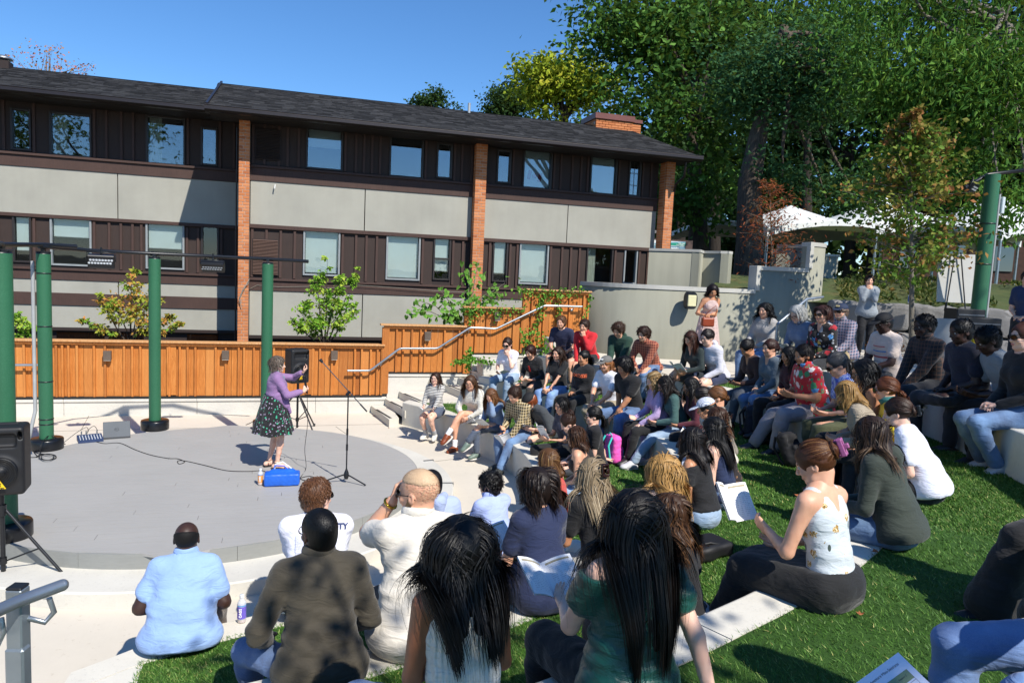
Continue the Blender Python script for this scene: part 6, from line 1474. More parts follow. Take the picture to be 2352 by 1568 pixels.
# shrubs in the bed by the stone wall
for (px_, py_, w_, mt, lab, nm) in [(2040, 740, 60, leaf_mat('leaf_orange_spirea', 'a0481c', 'c06a2a', '8a6a2c'), 'orange spirea beside the young maple trunk', 'spirea_shrub'), (2235, 775, 60, leaf_mat('leaf_golden', '9a8a1c', 'c0a830', '7a8a2c'), 'golden yellow ground shrub between the seated men', 'spirea_shrub')]:
    c = at_d(px_, py_, 12.2); c[2] = 1.72; whip_tree(nm, lab, (c[0], c[1], 1.5), (c[0], c[1], 1.95), .38, 1500, .05, mt, .01, 80+int(w_)+len(lab), .2, .5, .1, 40, cone=False, cat='shrub')
# trees standing behind the photographer, which shade the upper rows and mirror in the windows
tree('oak_tree', 'shade tree standing behind the audience, outside the picture at right', 14.5, -3, 1.4, 9, [(A(11.2, -3.3, 12.5), A(1.7, 1.6, .9)), (A(14.3, -1.4, 12.8), A(2.0, 2.2, 1.2)), (A(10.3, -4.9, 12.5), A(1.3, 1.2, .7)), (A(13.2, -5, 12.6), A(1.6, 1.6, 1.0))], 12000, .24, LM_MAPLE, .35, 91, sz=1.0, limbs=12)
tree('oak_tree', 'shade tree standing behind the audience, outside the picture at left', 2.5, -5, 1.4, 5.5, [(A(1.95, -1.0, 6.3), A(.42, .45, .3)), (A(3.2, -2.1, 6.7), A(.7, .6, .35)), (A(2.3, -3.2, 7.0), A(.7, .7, .4))], 800, .15, LM_MAPLE, .2, 92, sz=.5, limbs=12, trunk_pts=[(3.2, -4.5, 1.0), (3.0, -4.2, 4), (2.8, -3.6, 5.8)])
tree('oak_tree', 'large tree across the lawn behind the photographer', -14, -20, 0, 7, [(A(-17, -19, 10), A(3, 3, 4)), (A(-21, -20, 12), A(3, 4, 4)), (A(-9.5, -20, 9), A(2.2, 3, 2.6)), (A(-12.5, -21, 12.5), A(2, 2, 2))], 9000, .35, LM_MAPLE, .35, 93, sz=1.2, limbs=14)
# ================================================================ upper lawn, stone wall, tents, far buildings
SW = 15.0
M_LIME = conc('limestone_block', '7e7c7a', b=1.2)
swt = thing('stone_retaining_wall', 'retaining wall of rough grey limestone blocks below the upper lawn', 'wall')
pA_ = at_d(1935, 690, 15.4); pB_ = at_d(2352, 760, 14.2); pB_ = pA_+(pB_-pA_)*1.5; zt0 = 2.50
d = pB_-pA_; d[2] = 0; L = np.linalg.norm(d); d /= L; nn = A(-d[1], d[0], 0); ang = math.atan2(d[1], d[0]); rs = random.Random(31)
for c, (zb, hgt) in enumerate(((1.30, .60), (1.905, .585))):
    x = -.3*c
    while x < L:
        w_ = rs.uniform(.75, 1.45); q = Sdf(); q.box(A(0, 0, 0), A(w_/2-.018, .26, hgt/2-.014), None, .04, .01); sd = rs.randint(0, 999)
        q.noise = lambda X, sd=sd: .030*wob(X, 8, sd)+.014*wob(X, 30, sd+1); V, Fq = q.mesh(.058); p = pA_+d*(x+w_/2)+nn*(.05*c)
        V[:, 2] += np.where(V[:, 2] > 0, -.0, 0); o = new_obj('stone', mesh_np('stone', V, Fq, False), swt, M_LIME, (p[0], p[1], zb+hgt/2)); o.rotation_euler = (0, 0, ang); TRI[0] += len(Fq)*2; x += w_
# sloping rough lawn behind it
def lawn():
    V = []; n, m_ = 40, 26
    for i in range(n):
        for j in range(m_):
            p = pA_+d*(-3+(L+14)*i/(n-1))+nn*(.2+32*(j/(m_-1))**1.5); q = (j/(m_-1))**1.5*32; z = 2.42+min(q, 5)*.12+max(0, q-5)*.012; V.append((p[0], p[1], z+.05*math.sin(p[0]*1.7)*math.cos(p[1]*1.3)*min(1, q)))
    i = (np.arange(n-1)[:, None]*m_+np.arange(m_-1)[None]).reshape(-1); return mesh_np('lawn', np.array(V), np.stack([i, i+m_, i+m_+1, i+1], 1))
tag(new_obj('upper_lawn', lawn(), None, M_LAWN), kind='structure')
rsn = np.random.RandomState(77); k = 5200; u = rsn.uniform(0, L+1, k); v = rsn.uniform(.35, 1, k)**1; v = .35+rsn.uniform(0, 1, k)**1.3*5.5
P = pA_+np.outer(u, d)+np.outer(v, nn); P[:, 2] = 2.45+np.minimum(v, 5)*.12+.05; cl = wob(P.astype(f32)*A(1, 1, 0).astype(f32), 1.4, 3) > -.25; P = P[cl]
V, Fq, tt = leaf_cloud(P, .13, rsn, -.5, .4); me = mesh_np('undergrowth', V, Fq, False); set_col(me, tt); tag(new_obj('ground_cover', me, None, leaf_mat('leaf_ground_cover', '2f401c', '46542a', '766c3e')), kind='stuff')
# white marquee tents
M_TENT = pm('white_tent_fabric', 'd4d6d4', .6, .04, 2, bump=.1)
def tent(label, px, pyE, pyP, wpx, D):
    c = at_d(px, pyE, D); pk = at_d(px, pyP, D); hw = wpx/FPX*D/2; t = thing('marquee_tent', label, 'tent', (c[0], c[1], c[2])); hp = pk[2]-c[2]; m = MB(); n = 8; r = 9; V = []
    ring = [(-1, -1), (0, -1.0), (1, -1), (1, 0), (1, 1), (0, 1), (-1, 1), (-1, 0)]
    for i in range(r+1):
        f = i/r; z = hp*(f**1.0*.62+.38*f**2.6)
        for (x, y) in ring: s_ = (1-f)**1.0; sag = .10*hw*(f == 0)*(1 if 0 in (x, y) else 0); V.append((x*hw*s_, y*hw*s_, z+sag*1.5))
    m.add(V, [(i*n+q, i*n+(q+1) % n, (i+1)*n+(q+1) % n, (i+1)*n+q) for i in range(r) for q in range(n)], True); m.obj('canopy', M_TENT, t)
    m = MB()
    for q in range(n):
        x0, y0, z0 = V[q]; x1, y1, z1_ = V[(q+1) % n]; K = 5
        for a in range(K):
            fa, fb = a/K, (a+1)/K; A0 = A(x0, y0, z0)*(1-fa)+A(x1, y1, z1_)*fa; A1 = A(x0, y0, z0)*(1-fb)+A(x1, y1, z1_)*fb; h0 = .32-.16*math.sin(PI*fa); h1 = .32-.16*math.sin(PI*fb); m.add([A0, A1, A1-A(0, 0, h1), A0-A(0, 0, h0)], [(0, 1, 2, 3)])
    m.obj('valance', M_TENT, t)
    for q in (0, 2, 4, 6): x0, y0, z0 = V[q]; MB().tube([(x0*.98, y0*.98, z0), (x0*.98, y0*.98, -(c[2]-2.6)-.4)], .05, 8).obj('pole', mc, t)
    return t
tent('white tent with a low peak just right of the brick corner', 1810, 545, 472, 420, 30)
tent('white tent peak behind the young maple', 2020, 545, 452, 380, 31)
tent('white tent at the right edge behind the green post', 2270, 548, 440, 330, 27)
# dark brick house far right under the trees
hb = thing('brick_house', 'dim brown brick house far back under the trees at right', 'building'); c = at_d(2300, 600, 46); m = MB(); m.box((c[0], c[1], 4.6), (15, 6, 6.5), np.array([[math.cos(-.6), -math.sin(-.6), 0], [math.sin(-.6), math.cos(-.6), 0], [0, 0, 1]])); m.obj('wall', pm('dim_brick', '4a3328', .9, .2), hb)
for i in range(5):
    p = c+A(math.cos(-.6), math.sin(-.6), 0)*(-6+2.6*i)+A(math.sin(-.6), -math.cos(-.6), 0)*3.03; MB().box((p[0], p[1], 5.0), (1.0, .08, 1.5), np.array([[math.cos(-.6), -math.sin(-.6), 0], [math.sin(-.6), math.cos(-.6), 0], [0, 0, 1]])).obj('window', G_DARK, hb)
m = MB(); R6 = np.array([[math.cos(-.6), -math.sin(-.6), 0], [math.sin(-.6), math.cos(-.6), 0], [0, 0, 1]]); V = [R6@A(x, y, z)+A(c[0], c[1], 0) for x, y, z in [(-8, -3.5, 7.8), (8, -3.5, 7.8), (8, 3.5, 7.8), (-8, 3.5, 7.8), (-8, 0, 10), (8, 0, 10)]]; m.add(V, [(0, 1, 5, 4), (2, 3, 4, 5), (0, 4, 3), (1, 2, 5)]); m.obj('roof', MATS['asphalt_shingle'], hb)
hb2 = thing('house', 'low pale-roofed house glimpsed under the tent beyond the grove', 'building'); c = at_d(1640, 600, 60); MB().box((c[0], c[1], 3.2), (10, 6, 4), None).obj('wall', pm('pale_wall', '8a8070', .9), hb2); m = MB(); m.add([(c[0]-6, c[1]-4, 5), (c[0]+6, c[1]-4, 5), (c[0]+6, c[1], 6.8), (c[0]-6, c[1], 6.8)], [(0, 1, 2, 3)]); m.obj('roof', M_LIME, hb2)
# hedge-like belt of far woods that closes the horizon
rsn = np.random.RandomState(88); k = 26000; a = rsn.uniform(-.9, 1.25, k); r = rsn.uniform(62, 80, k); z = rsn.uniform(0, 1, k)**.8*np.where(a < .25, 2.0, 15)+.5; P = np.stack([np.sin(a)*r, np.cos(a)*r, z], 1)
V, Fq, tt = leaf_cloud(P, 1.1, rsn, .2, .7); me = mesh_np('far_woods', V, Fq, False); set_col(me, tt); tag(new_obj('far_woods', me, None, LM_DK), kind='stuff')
# residence sign
sy = 19.5; a = at_y(1490, 563, sy); b_ = at_y(1573, 563, sy); zt = at_y(1530, 553, sy)[2]; zb = at_y(1530, 577, sy)[2]
sg = thing('residence_sign', 'white and teal sign reading Apartments beside the brick corner of the building', 'sign', ((a[0]+b_[0])/2, sy, 1.5)); wd_ = b_[0]-a[0]
def sgb(name, x0, x1, z0, z1, y, mat): m = MB(); m.box(((x0+x1)/2, y, (z0+z1)/2-1.5), (x1-x0, .02 if y else .06, z1-z0)); return m.obj(name, mat, sg)
sgb('panel', -wd_/2, wd_/2, zb-.5, zt, 0, pm('sign_white', 'd8dcdc', .5, .03, bump=0)); sgb('frame', -wd_/2, wd_/2+.25, zt, zt+.05, -.0, pm('sign_brown', '4c3a34', .6)); sgb('frame', wd_/2+.01, wd_/2+.25, zb-.5, zt-.002, .0, MATS['sign_brown'])
m = MB(); n = 12; V = [(wd_*(-.35+.85*i/n), -.034, zt-1.5-.015-.10*(1-i/n)**1.6*(i < n)) for i in range(n+1)]+[(wd_/2, -.034, zt-1.5-.135), (wd_*-.35, -.034, zt-1.5-.125)]; m.add(V, [tuple(range(n+3))]); m.obj('teal_swoosh', pm('sign_teal', '1f8a72', .5, .03, bump=0), sg)
m = MB(); V = [(wd_*(-.45+.95*i/n), -.036, zt-1.5-.11*(1-i/n)**1.6) for i in range(n+1)]+[(wd_*(-.45+.95*i/n), -.036, zt-1.5-.025-.11*(1-i/n)**1.6) for i in range(n, -1, -1)]; m.add(V, [(i, i+1, 2*n-i, 2*n+1-i) for i in range(n)]); m.obj('blue_line', pm('sign_blue', '7aa8c0', .5, .03, bump=0), sg)
tw = pm('sign_letter_white', 'e8ecec', .5, .02, bump=0)
for txt, z in (('Wallis Hall', zt-1.5-.055), ('Traill College', zt-1.5-.105)):
    o = new_obj('lettering', text_mesh(txt, .052, 'lettering', .001, 'RIGHT'), sg, tw, (wd_/2-.03, -.039, z)); o.rotation_euler = (PI/2, 0, 0)
sgb('blue_band', -wd_/2, wd_/2, zb-.5, zt-.145, -.022, pm('sign_bluegrey', '6a8a9a', .5, .03, bump=0))
o = new_obj('lettering', text_mesh('t Apartments', .14, 'lettering', .002, 'RIGHT'), sg, tw, (wd_/2-.22, -.038, zt-1.5-.215)); o.rotation_euler = (PI/2, 0, 0)
# ================================================================ stage posts, lighting ring, sound gear and small things
def green_m():
    N = NT('green_painted_steel'); c = hx('2a6042'); a = N.noise(2.5, 5, stretch=(1, 1, .4)); f = N.noise(90, 4); N.set(color=N.mix(.35, N.ramp(a, [(.3, tuple(x*.88 for x in c)), (.7, tuple(x*1.12 for x in c))]), N.ramp(f, [(.45, c), (.75, hx('4a7a5c'))])), rough=.5, spec=.4); N.bump(f, .08, .003); return N.m
M_GRN = green_m(); M_BLK = pm('black_powder_coat', '15171b', .38, .1, bs=200); M_BLKR = pm('black_rubbery_plastic', '141416', .55, .1, bs=150)
posts = [(-2.66, 7.70, 'nearest green steel post at the left edge, beside the loudspeaker'), (-3.37, 11.19, 'green steel post with black straps and a grey conduit, second from left'), (-2.19, 12.32, 'green steel post standing behind the laptop, third from left'), (-.50, 12.18, 'green steel post directly behind the woman speaking')]
for i, (x, y, lab) in enumerate(posts):
    t = thing('stage_post', lab, 'post', (x, y, 0), 0, 'green posts round the stage'); r = .088
    m = MB(); m.lathe([(r, .02), (r, 2.72)], (0, 0, 0), 28); m.obj('pole', M_GRN, t); m = MB(); m.lathe([(r, 2.72), (r-.004, 2.735), (0, 2.735)], (0, 0, 0), 28); m.obj('pole_cap', M_BLK, t)
    m = MB(); m.lathe([(.205, 0), (.208, .012), (.208, .135), (.200, .15), (.092, .155)], (0, 0, 0), 36); m.obj('base_cover', pm('base_cover_black', '121316', .28, .08, bump=.05), t)
    MB().box((0, 0, 2.745), (.16, .11, .02), None, .004).obj('clamp_plate', M_BLK, t); MB().box((0, 0, 2.78), (.045, .07, .045)).obj('clamp', M_BLK, t)
    if i == 1:
        for z in (2.45, 1.72, .95, .05+.30, .42): 
            m = MB(); m.lathe([(r+.001, z), (r+.005, z+.002), (r+.005, z+.014), (r+.001, z+.016)], (0, 0, 0), 24); m.obj('strap', M_BLK, t)
        m = MB(); m.tube([(-.125, -.02, 2.62), (-.125, -.02, .55), (-.16, -.05, .35), (-.20, -.09, .10), (-.22, -.10, .0)], .024, 10); m.obj('conduit', pm('grey_conduit', '9a9c9c', .5), t)
# arched black ring pipe
ring_z = 2.80; Rr = 2.72
def ringp(th, z=ring_z): a = math.radians(th); return (CX+Rr*math.cos(a), CY+Rr*math.sin(a), z)
P4 = A(-.50, 12.18, ring_z); P3 = A(-2.19, 12.32, ring_z); P2 = A(-3.37, 11.19, ring_z); P1 = A(-2.66, 7.70, ring_z)
t = thing('lighting_pipe', 'long black lighting pipe carried across the tops of the two rear green posts', 'pipe'); e1 = at_y(708, 601, 12.05); e0 = at_d(200, 574, depth_of(P2)-.0)
pts_ = [P2+A(-.02, -.1, .02), P2*.5+P3*.5+A(-.14, .16, 0), P3, P3*.5+P4*.5+A(0, .10, 0), P4, A(e1[0], 12.0, ring_z-.01)]; m = MB(); m.tube(spline3 if False else pts_, .028, 12); m.obj('pipe', M_BLK, t)
t = thing('lighting_pipe', 'thicker looking black pipe crossing the two left posts at the left edge', 'pipe'); m = MB(); m.tube([P1+A(.1, -1.4, .02), P1+A(0, 0, .0), P1*.5+P2*.5+A(-.42, 0, 0), P2+A(.0, -.02, .045), P2+A(.33, .27, .045)], .03, 12); m.obj('pipe', M_BLK, t)
def flood(label, p, rz, tilt, parent=None, w_=.34):
    t = thing('led_floodlight', label, 'floodlight', tuple(p), rz, 'floodlights on the black pipes'); R = rotm(A(0, -math.cos(tilt), -math.sin(tilt)), A(0, -math.sin(tilt), math.cos(tilt)))
    m = MB(); m.box(R@A(0, 0, -.0), (w_, .09, .20), R, .01)
    for q in range(6): m.box(R@A(-w_*.4+q*w_*.16, -.055, 0), (.008, .03, .18), R)
    m.obj('housing', M_BLK, t); m = MB(); m.tube([R@A(-w_/2-.012, 0, 0), R@A(-w_/2-.012, -.01, .13), R@A(w_/2+.012, -.01, .13), R@A(w_/2+.012, 0, 0)], .008, 6); m.tube([(0, 0, .10), (0, 0, .2)], .014, 8); m.obj('yoke', M_BLK, t)
    m = MB()
    for a in range(8):
        for b_ in range(2):
            c = R@A(-w_*.40+a*w_*.112+(.018 if b_ else 0), .047, .035-b_*.045); n = 8; m.add([c+R@A(.017*math.cos(q*PI/4), .004, .017*math.sin(q*PI/4)) for q in range(n)], [tuple(range(n))[::-1]])
    m.obj('led_lens', pm('led_lens_pale', 'c8ccd0', .25, .05, bump=0), t); return t
p = at_d(224, 600, depth_of(P2)+.35); flood('black LED floodlight hanging from the pipe between the left posts', (p[0], p[1]+.2, p[2]), .15, .35)
p = at_d(489, 612, depth_of(P3)+.1); flood('black LED floodlight hanging near the brick pier, in front of the dark window', p, -.05, .85)
# tall green post on the upper terrace
gp = at_d(2245, 728, 13.2); gt = at_d(2268, 406, 13.2); t = thing('lighting_post', 'tall green lighting post with a grey conduit on the upper terrace at right', 'post', (gp[0], gp[1], 1.5)); hgt = gt[2]-1.5
m = MB(); m.lathe([(.125, 0), (.125, hgt)], (0, 0, 0), 28); m.obj('pole', M_GRN, t); MB().tube([(.13, -.07, 0), (.13, -.07, hgt-.35)], .022, 8).obj('conduit', pm('grey_conduit', '9a9c9c', .5), t)
for z in (hgt-.9, hgt*.35+.6): MB().lathe([(.126, z), (.131, z), (.131, z+.02), (.126, z+.02)], (0, 0, 0), 24).obj('strap', M_BLK, t)
MB().box((.19, -.07, hgt-.55), (.07, .11, .30), None, .01).obj('junction_box', pm('light_grey_box', 'b8c0c4', .5), t)
m = MB(); m.lathe([(.24, 0), (.24, .12), (.13, .13)], (0, 0, 0), 30); m.obj('base_cover', M_BLK, t)
q0 = at_d(2215, 432, 12.7); q1 = at_d(2345, 390, 12.9); t = thing('lighting_pipe', 'short black pipe on the tall green post at right', 'pipe'); MB().tube([q0, (gt[0], gt[1], gt[2]+.04), q1+A(.1, 0, 0)], .035, 10).obj('pipe', M_BLK, t)
p = at_d(2232, 432, 12.85); flood('black LED floodlight hanging under the pipe of the right green post', p, .5, .5)
# loudspeakers on tripods
def speaker(name_label, loc, rz, s=1.0, group=None):
    t = thing('loudspeaker', name_label, 'loudspeaker', loc, rz); t.scale = (s, s, s)
    q = Sdf(); q.box(A(0, 0, .33), A(.19, .15, .33), None, .035, .01); q.ell(A(0, -.11, .235), A(.178, .085, .178), None, .02); q.cut(A(0, -.185, 0), A(0, -1, 0), .01); q.ell(A(0, -.19, .235), A(.150, .05, .150), None, .006, op=1); q.box(A(0, -.165, .53), A(.13, .06, .065), None, .03, .01, op=1); q.ell(A(.155, -.12, .58), A(.018, .05, .05), None, .01, op=1); q.cone(A(-.12, .0, .665), A(.12, 0, .665), .012, .012, .01)
    V, Fq = q.mesh(.012); new_obj('cabinet', mesh_np('cabinet', V, Fq), t, M_BLKR); TRI[0] += len(Fq)*2
    m = MB(); m.lathe([(0, .030), (.03, .032), (.045, .018), (.11, .0), (.125, .012), (.140, .008), (.144, -.01)], (0, 0, 0), 36); o = m.obj('woofer_cone', pm('speaker_cone', '08080a', .45, .1), t, (0, -.172, .235)); o.rotation_euler = (PI/2, 0, 0)
    m = MB(); n = 30
    for r in np.linspace(.02, .142, 8): m.tube([(r*math.cos(a), r*math.sin(a), .022-r*.05) for a in np.linspace(0, 2*PI, 33)], .0018, 4, False)
    o = m.obj('grille', M_BLK, t, (0, -.184, .235)); o.rotation_euler = (PI/2, 0, 0)
    m = MB(); m.add([(-.052, -.200, .085), (.052, -.200, .085), (0, -.204, .175), (-.052, -.194, .085), (.052, -.194, .085), (0, -.196, .175)], [(0, 1, 2), (0, 3, 4, 1), (1, 4, 5, 2), (2, 5, 3, 0)]); lg = m.obj('yellow_badge', pm('badge_yellow', 'e8c21a', .4, .03, bump=0), t)
    m = MB(); m.tube([(.017*math.cos(a), -.2045, .125+.017*math.sin(a)) for a in np.linspace(.6, 5.6, 12)], .0022, 5); m.tube([(.009*math.cos(a)+.003, -.2045, .126+.009*math.sin(a)) for a in np.linspace(-1.6, 2.6, 8)], .002, 5); m.obj('ear_logo', pm('ink_dark', '2a2414', .5), lg)
    o = new_obj('lettering', text_mesh('behringer', .021, 'lettering', .0006), lg, pm('ink_dark', '2a2414', .5), (0, -.2035, .096)); o.rotation_euler = (PI/2, 0, 0)
    return t
def tripod(label, loc, h_, rz=0, spread=.55, r=.019, group=None):
    t = thing('speaker_stand', label, 'stand', loc, rz); m = MB(); m.tube([(0, 0, .10), (0, 0, h_)], r, 12); m.obj('pole', M_BLK, t); top = .72
    MB().lathe([(.034, top-.05), (.036, top+.05)], (0, 0, 0), 14).obj('collar', M_BLK, t); MB().lathe([(.03, .22), (.03, .28)], (0, 0, 0), 14).obj('collar', M_BLK, t)
    for k in range(3):
        a = 2*PI*k/3+.5; e = A(math.cos(a)*spread, math.sin(a)*spread, .02); s0 = A(math.cos(a)*.035, math.sin(a)*.035, top); lg = MB().tube([s0, e], .014, 8).obj('leg', M_BLK, t); MB().tube([s0*.5+e*.5, (math.cos(a)*.03, math.sin(a)*.03, .25)], .008, 6).obj('brace', M_BLK, t); MB().lathe([(.02, -.02), (.022, .03), (.0, .035)], tuple(e), 10).obj('rubber_foot', M_BLKR, lg)
    return t
spD = 6.25; sp0 = at_d(0, 1138, spD); gx, gy = sp0[0], sp0[1]+.12
speaker('black loudspeaker with a yellow triangle badge close at the left edge', (gx, gy, sp0[2]), math.radians(6), .93)
tripod('black tripod speaker stand standing on the plaza at the left edge', (gx-.03, gy, -.30), sp0[2]+.32, math.radians(200), .60, .020)
s2p = at_y(682, 850, 13.05); speaker('black loudspeaker on a stand behind the woman speaking', (s2p[0]+.0, 13.1, at_y(680, 879, 13.05)[2]), math.radians(28), .92)
tripod('black tripod stand under the loudspeaker behind the woman speaking', (s2p[0]+.02, 13.13, -.30), at_y(680, 879, 13.05)[2]+.34, .55, .62)
# microphone stand
mp = at_z(795, 1108, 0.0); t = thing('microphone_stand', 'black boom microphone stand on the grey deck right of the speaker', 'microphone stand', (mp[0], mp[1], 0))
tz = at_y(797, 902, mp[1])[2]; m = MB(); m.tube([(0, 0, .06), (0, 0, tz)], .009, 10); m.tube([(0, 0, .42), (0, 0, .50)], .014, 10); m.tube([(0, 0, .62), (0, 0, .70)], .014, 10); m.obj('pole', M_BLK, t); MB().lathe([(.022, .05), (.034, .09), (.030, .13), (.014, .17), (.012, .18)], (0, 0, 0), 16).obj('hub', M_BLK, t)
for (px_, py_) in ((845, 1117), (757, 1108), (800, 1085)):
    e = at_z(px_, py_, 0)-mp; e = e/np.linalg.norm(e)*.29 if px_ != 800 else A(.05, .28, 0); m = MB(); m.tube([(0, 0, .115), (e[0]*.93, e[1]*.93, .022), (e[0], e[1], .012)], [.009, .009, .012], 8); m.obj('leg', M_BLK, t)
tip = at_y(741, 832, mp[1]+.08)-mp; end = at_y(843, 945, mp[1]-.05)-mp; MB().tube([tip, end], .0065, 8).obj('boom_arm', pm('boom_metal', '55585c', .3, metal=.8), t); d_ = nrm(end-tip); MB().tube([end-d_*.13, end], .010, 8).obj('counterweight', M_BLK, t); m = MB(); m.tube([tip-d_*.05, tip], [.022, .016], 10); m.obj('microphone_clip', M_BLK, t); MB().tube([A(0, 0, tz-.03)-A(.02, 0, 0), A(0, 0, tz+.02)+A(.02, 0, 0)], .02, 8).obj('boom_clutch', M_BLK, t)
# laptop, mixer, cables
lp = at_z(268, 1003, 0); t = thing('laptop', 'open grey laptop seen from behind on the back edge of the deck', 'laptop', (lp[0], lp[1], 0.002), math.radians(14)); m = MB(); m.box((0, .0, .009), (.36, .25, .016), None, .003); m.obj('base', pm('laptop_grey', '4c5054', .4, .05, metal=.4, bump=.03), t)
R = rotm(A(0, math.cos(.28), math.sin(.28)), A(0, -math.sin(.28), math.cos(.28))); m = MB(); 
Rs = np.array([[1, 0, 0], [0, math.cos(-.32), -math.sin(-.32)], [0, math.sin(-.32), math.cos(-.32)]]); m.box(A(0, -.12, .02)+Rs@A(0, 0, .12), (.36, .008, .24), Rs, .003); m.obj('screen_lid', MATS['laptop_grey'], t)
o = new_obj('lettering', text_mesh('DELL', .03), t, pm('logo_dark', '3a3c40', .3), tuple(A(0, -.12, .02)+Rs@A(0, -.0065, .12))); o.rotation_euler = (PI/2-.32, 0, 0)
m = MB(); m.tube([tuple(A(0, -.12, .02)+Rs@A(.026*math.cos(a), -.006, .12+.026*math.sin(a))) for a in np.linspace(0, 2*PI, 20)], .0012, 4, False); m.obj('logo_ring', MATS['logo_dark'], t)
xp = at_z(207, 1012, 0); t = thing('audio_mixer', 'small blue and grey audio mixer with plugged cables beside the laptop', 'mixer', (xp[0], xp[1], .002), math.radians(20)); m = MB(); V = [(-.16, -.12, 0), (.16, -.12, 0), (.16, .12, 0), (-.16, .12, 0), (-.16, -.12, .035), (.16, -.12, .035), (.16, .12, .075), (-.16, .12, .075)]; m.add(V, [(3, 2, 1, 0), (4, 5, 6, 7), (0, 1, 5, 4), (1, 2, 6, 5), (2, 3, 7, 6), (3, 0, 4, 7)]); m.obj('case', pm('mixer_blue', '2a3a5c', .45), t)
m = MB(); rs = random.Random(5)
for a in range(8):
    for b_ in range(4): m.lathe([(.007, 0), (.006, .014), (0, .015)], (-.13+a*.037, -.09+b_*.045, .042+b_*.0075), 7)
m.obj('knobs', pm('knob_grey', 'b8bcc0', .5), t); m = MB()
for x in (-.10, -.04, .1): m.tube([(x, .10, .07), (x, .10, .13)], .009, 8)
m.obj('plug', mc, t)
def cable(label, pts, r=.0045, mat=None, sub=6):
    P = np.array(pts, float); Q = []
    for i in range(len(P)-1):
        p0, p1, p2, p3 = P[max(i-1, 0)], P[i], P[i+1], P[min(i+2, len(P)-1)]
        for k in range(sub): u = k/sub; Q.append(.5*((2*p1)+(-p0+p2)*u+(2*p0-5*p1+4*p2-p3)*u*u+(-p0+3*p1-3*p2+p3)*u**3))
    Q.append(P[-1]); m = MB(); m.tube(Q, r, 6); o = m.obj('cable', mat or M_BLKR, None); return tag(o, label, 'cable')
g = lambda px, py, z=.006: at_z(px, py, z)
cable('thin black cable winding across the deck from the mixer to the speaker\'s feet', [g(218, 1013), g(240, 1018), g(275, 1017), g(310, 1032), g(345, 1044), g(385, 1052), g(408, 1053), g(424, 1060), g(412, 1065), g(408, 1058), g(425, 1058), g(470, 1068), g(520, 1080), g(570, 1082), g(600, 1080), g(612, 1084)])
a_ = A(xp[0], xp[1], 0); cable('black leads arching from the top of the mixer', [a_+A(-.04, .07, .12), a_+A(-.05, .02, .2), a_+A(-.16, -.03, .14), a_+A(-.3, -.05, .02), g(140, 1022)], .004)
cable('second black lead looping from mixer towards laptop', [a_+A(.07, .13, .12), a_+A(.03, .1, .20), a_+A(-.03, .06, .16), a_+A(-.05, .04, .1)], .004)
cable('loose coil of black cable at the foot of the second green post', [g(150, 1020), g(128, 1005, .16), g(112, 1000, .2), g(95, 1020, .15), g(92, 1042, .02)]+[g(108+24*math.cos(a)*(1-.03*k), 1049+7*math.sin(a), .006+.002*k) for k, a in enumerate(np.linspace(3, 18, 18))]+[g(85, 1040), g(75, 1035), g(85, 1048), g(70, 1050)], .006)
cable('small loop of black cable beside the blue bag', [g(690, 1097), g(710, 1093), g(725, 1098), g(712, 1104), g(694, 1101), g(688, 1096)], .005)
cable('thin cable lying on the plaza behind the deck left of the rear post', [g(565, 975, -.29), g(580, 968, -.29), g(595, 955, -.29), g(603, 945, -.28)], .005)
# blue tote bag and drink bottles
bp = at_z(648, 1112, 0); t = thing('tote_bag', 'bright blue soft tote bag slumped by the speaker\'s feet', 'bag', (bp[0], bp[1], .002), -.03); t.scale = (.84, .84, .9); q = Sdf(); q.box(A(0, 0, .085), A(.25, .12, .085), None, .025, .02); q.cone(A(-.12, .02, .15), A(.12, .03, .17), .05, .04, .08); q.noise = lambda X: .007*wob(X, 14, 8)+.002*wob(X, 45, 9); V, Fq = q.mesh(.012); new_obj('bag_body', mesh_np('bag_body', V, Fq), t, pm('royal_blue_leatherette', '1f5fc4', .45, .08, bs=120, bump=.2)); 
MB().tube([(-.12, .04, .18), (-.10, .06, .27), (.0, .07, .30), (.12, .03, .22), (.18, -.02, .15)], .011, 8).obj('strap', pm('strap_white', 'd8dadc', .5), t); MB().tube([(-.13, .0, .17), (-.11, .03, .26), (.02, .04, .25), (.10, .02, .19)], .010, 8).obj('strap', MATS['royal_blue_leatherette'], t)
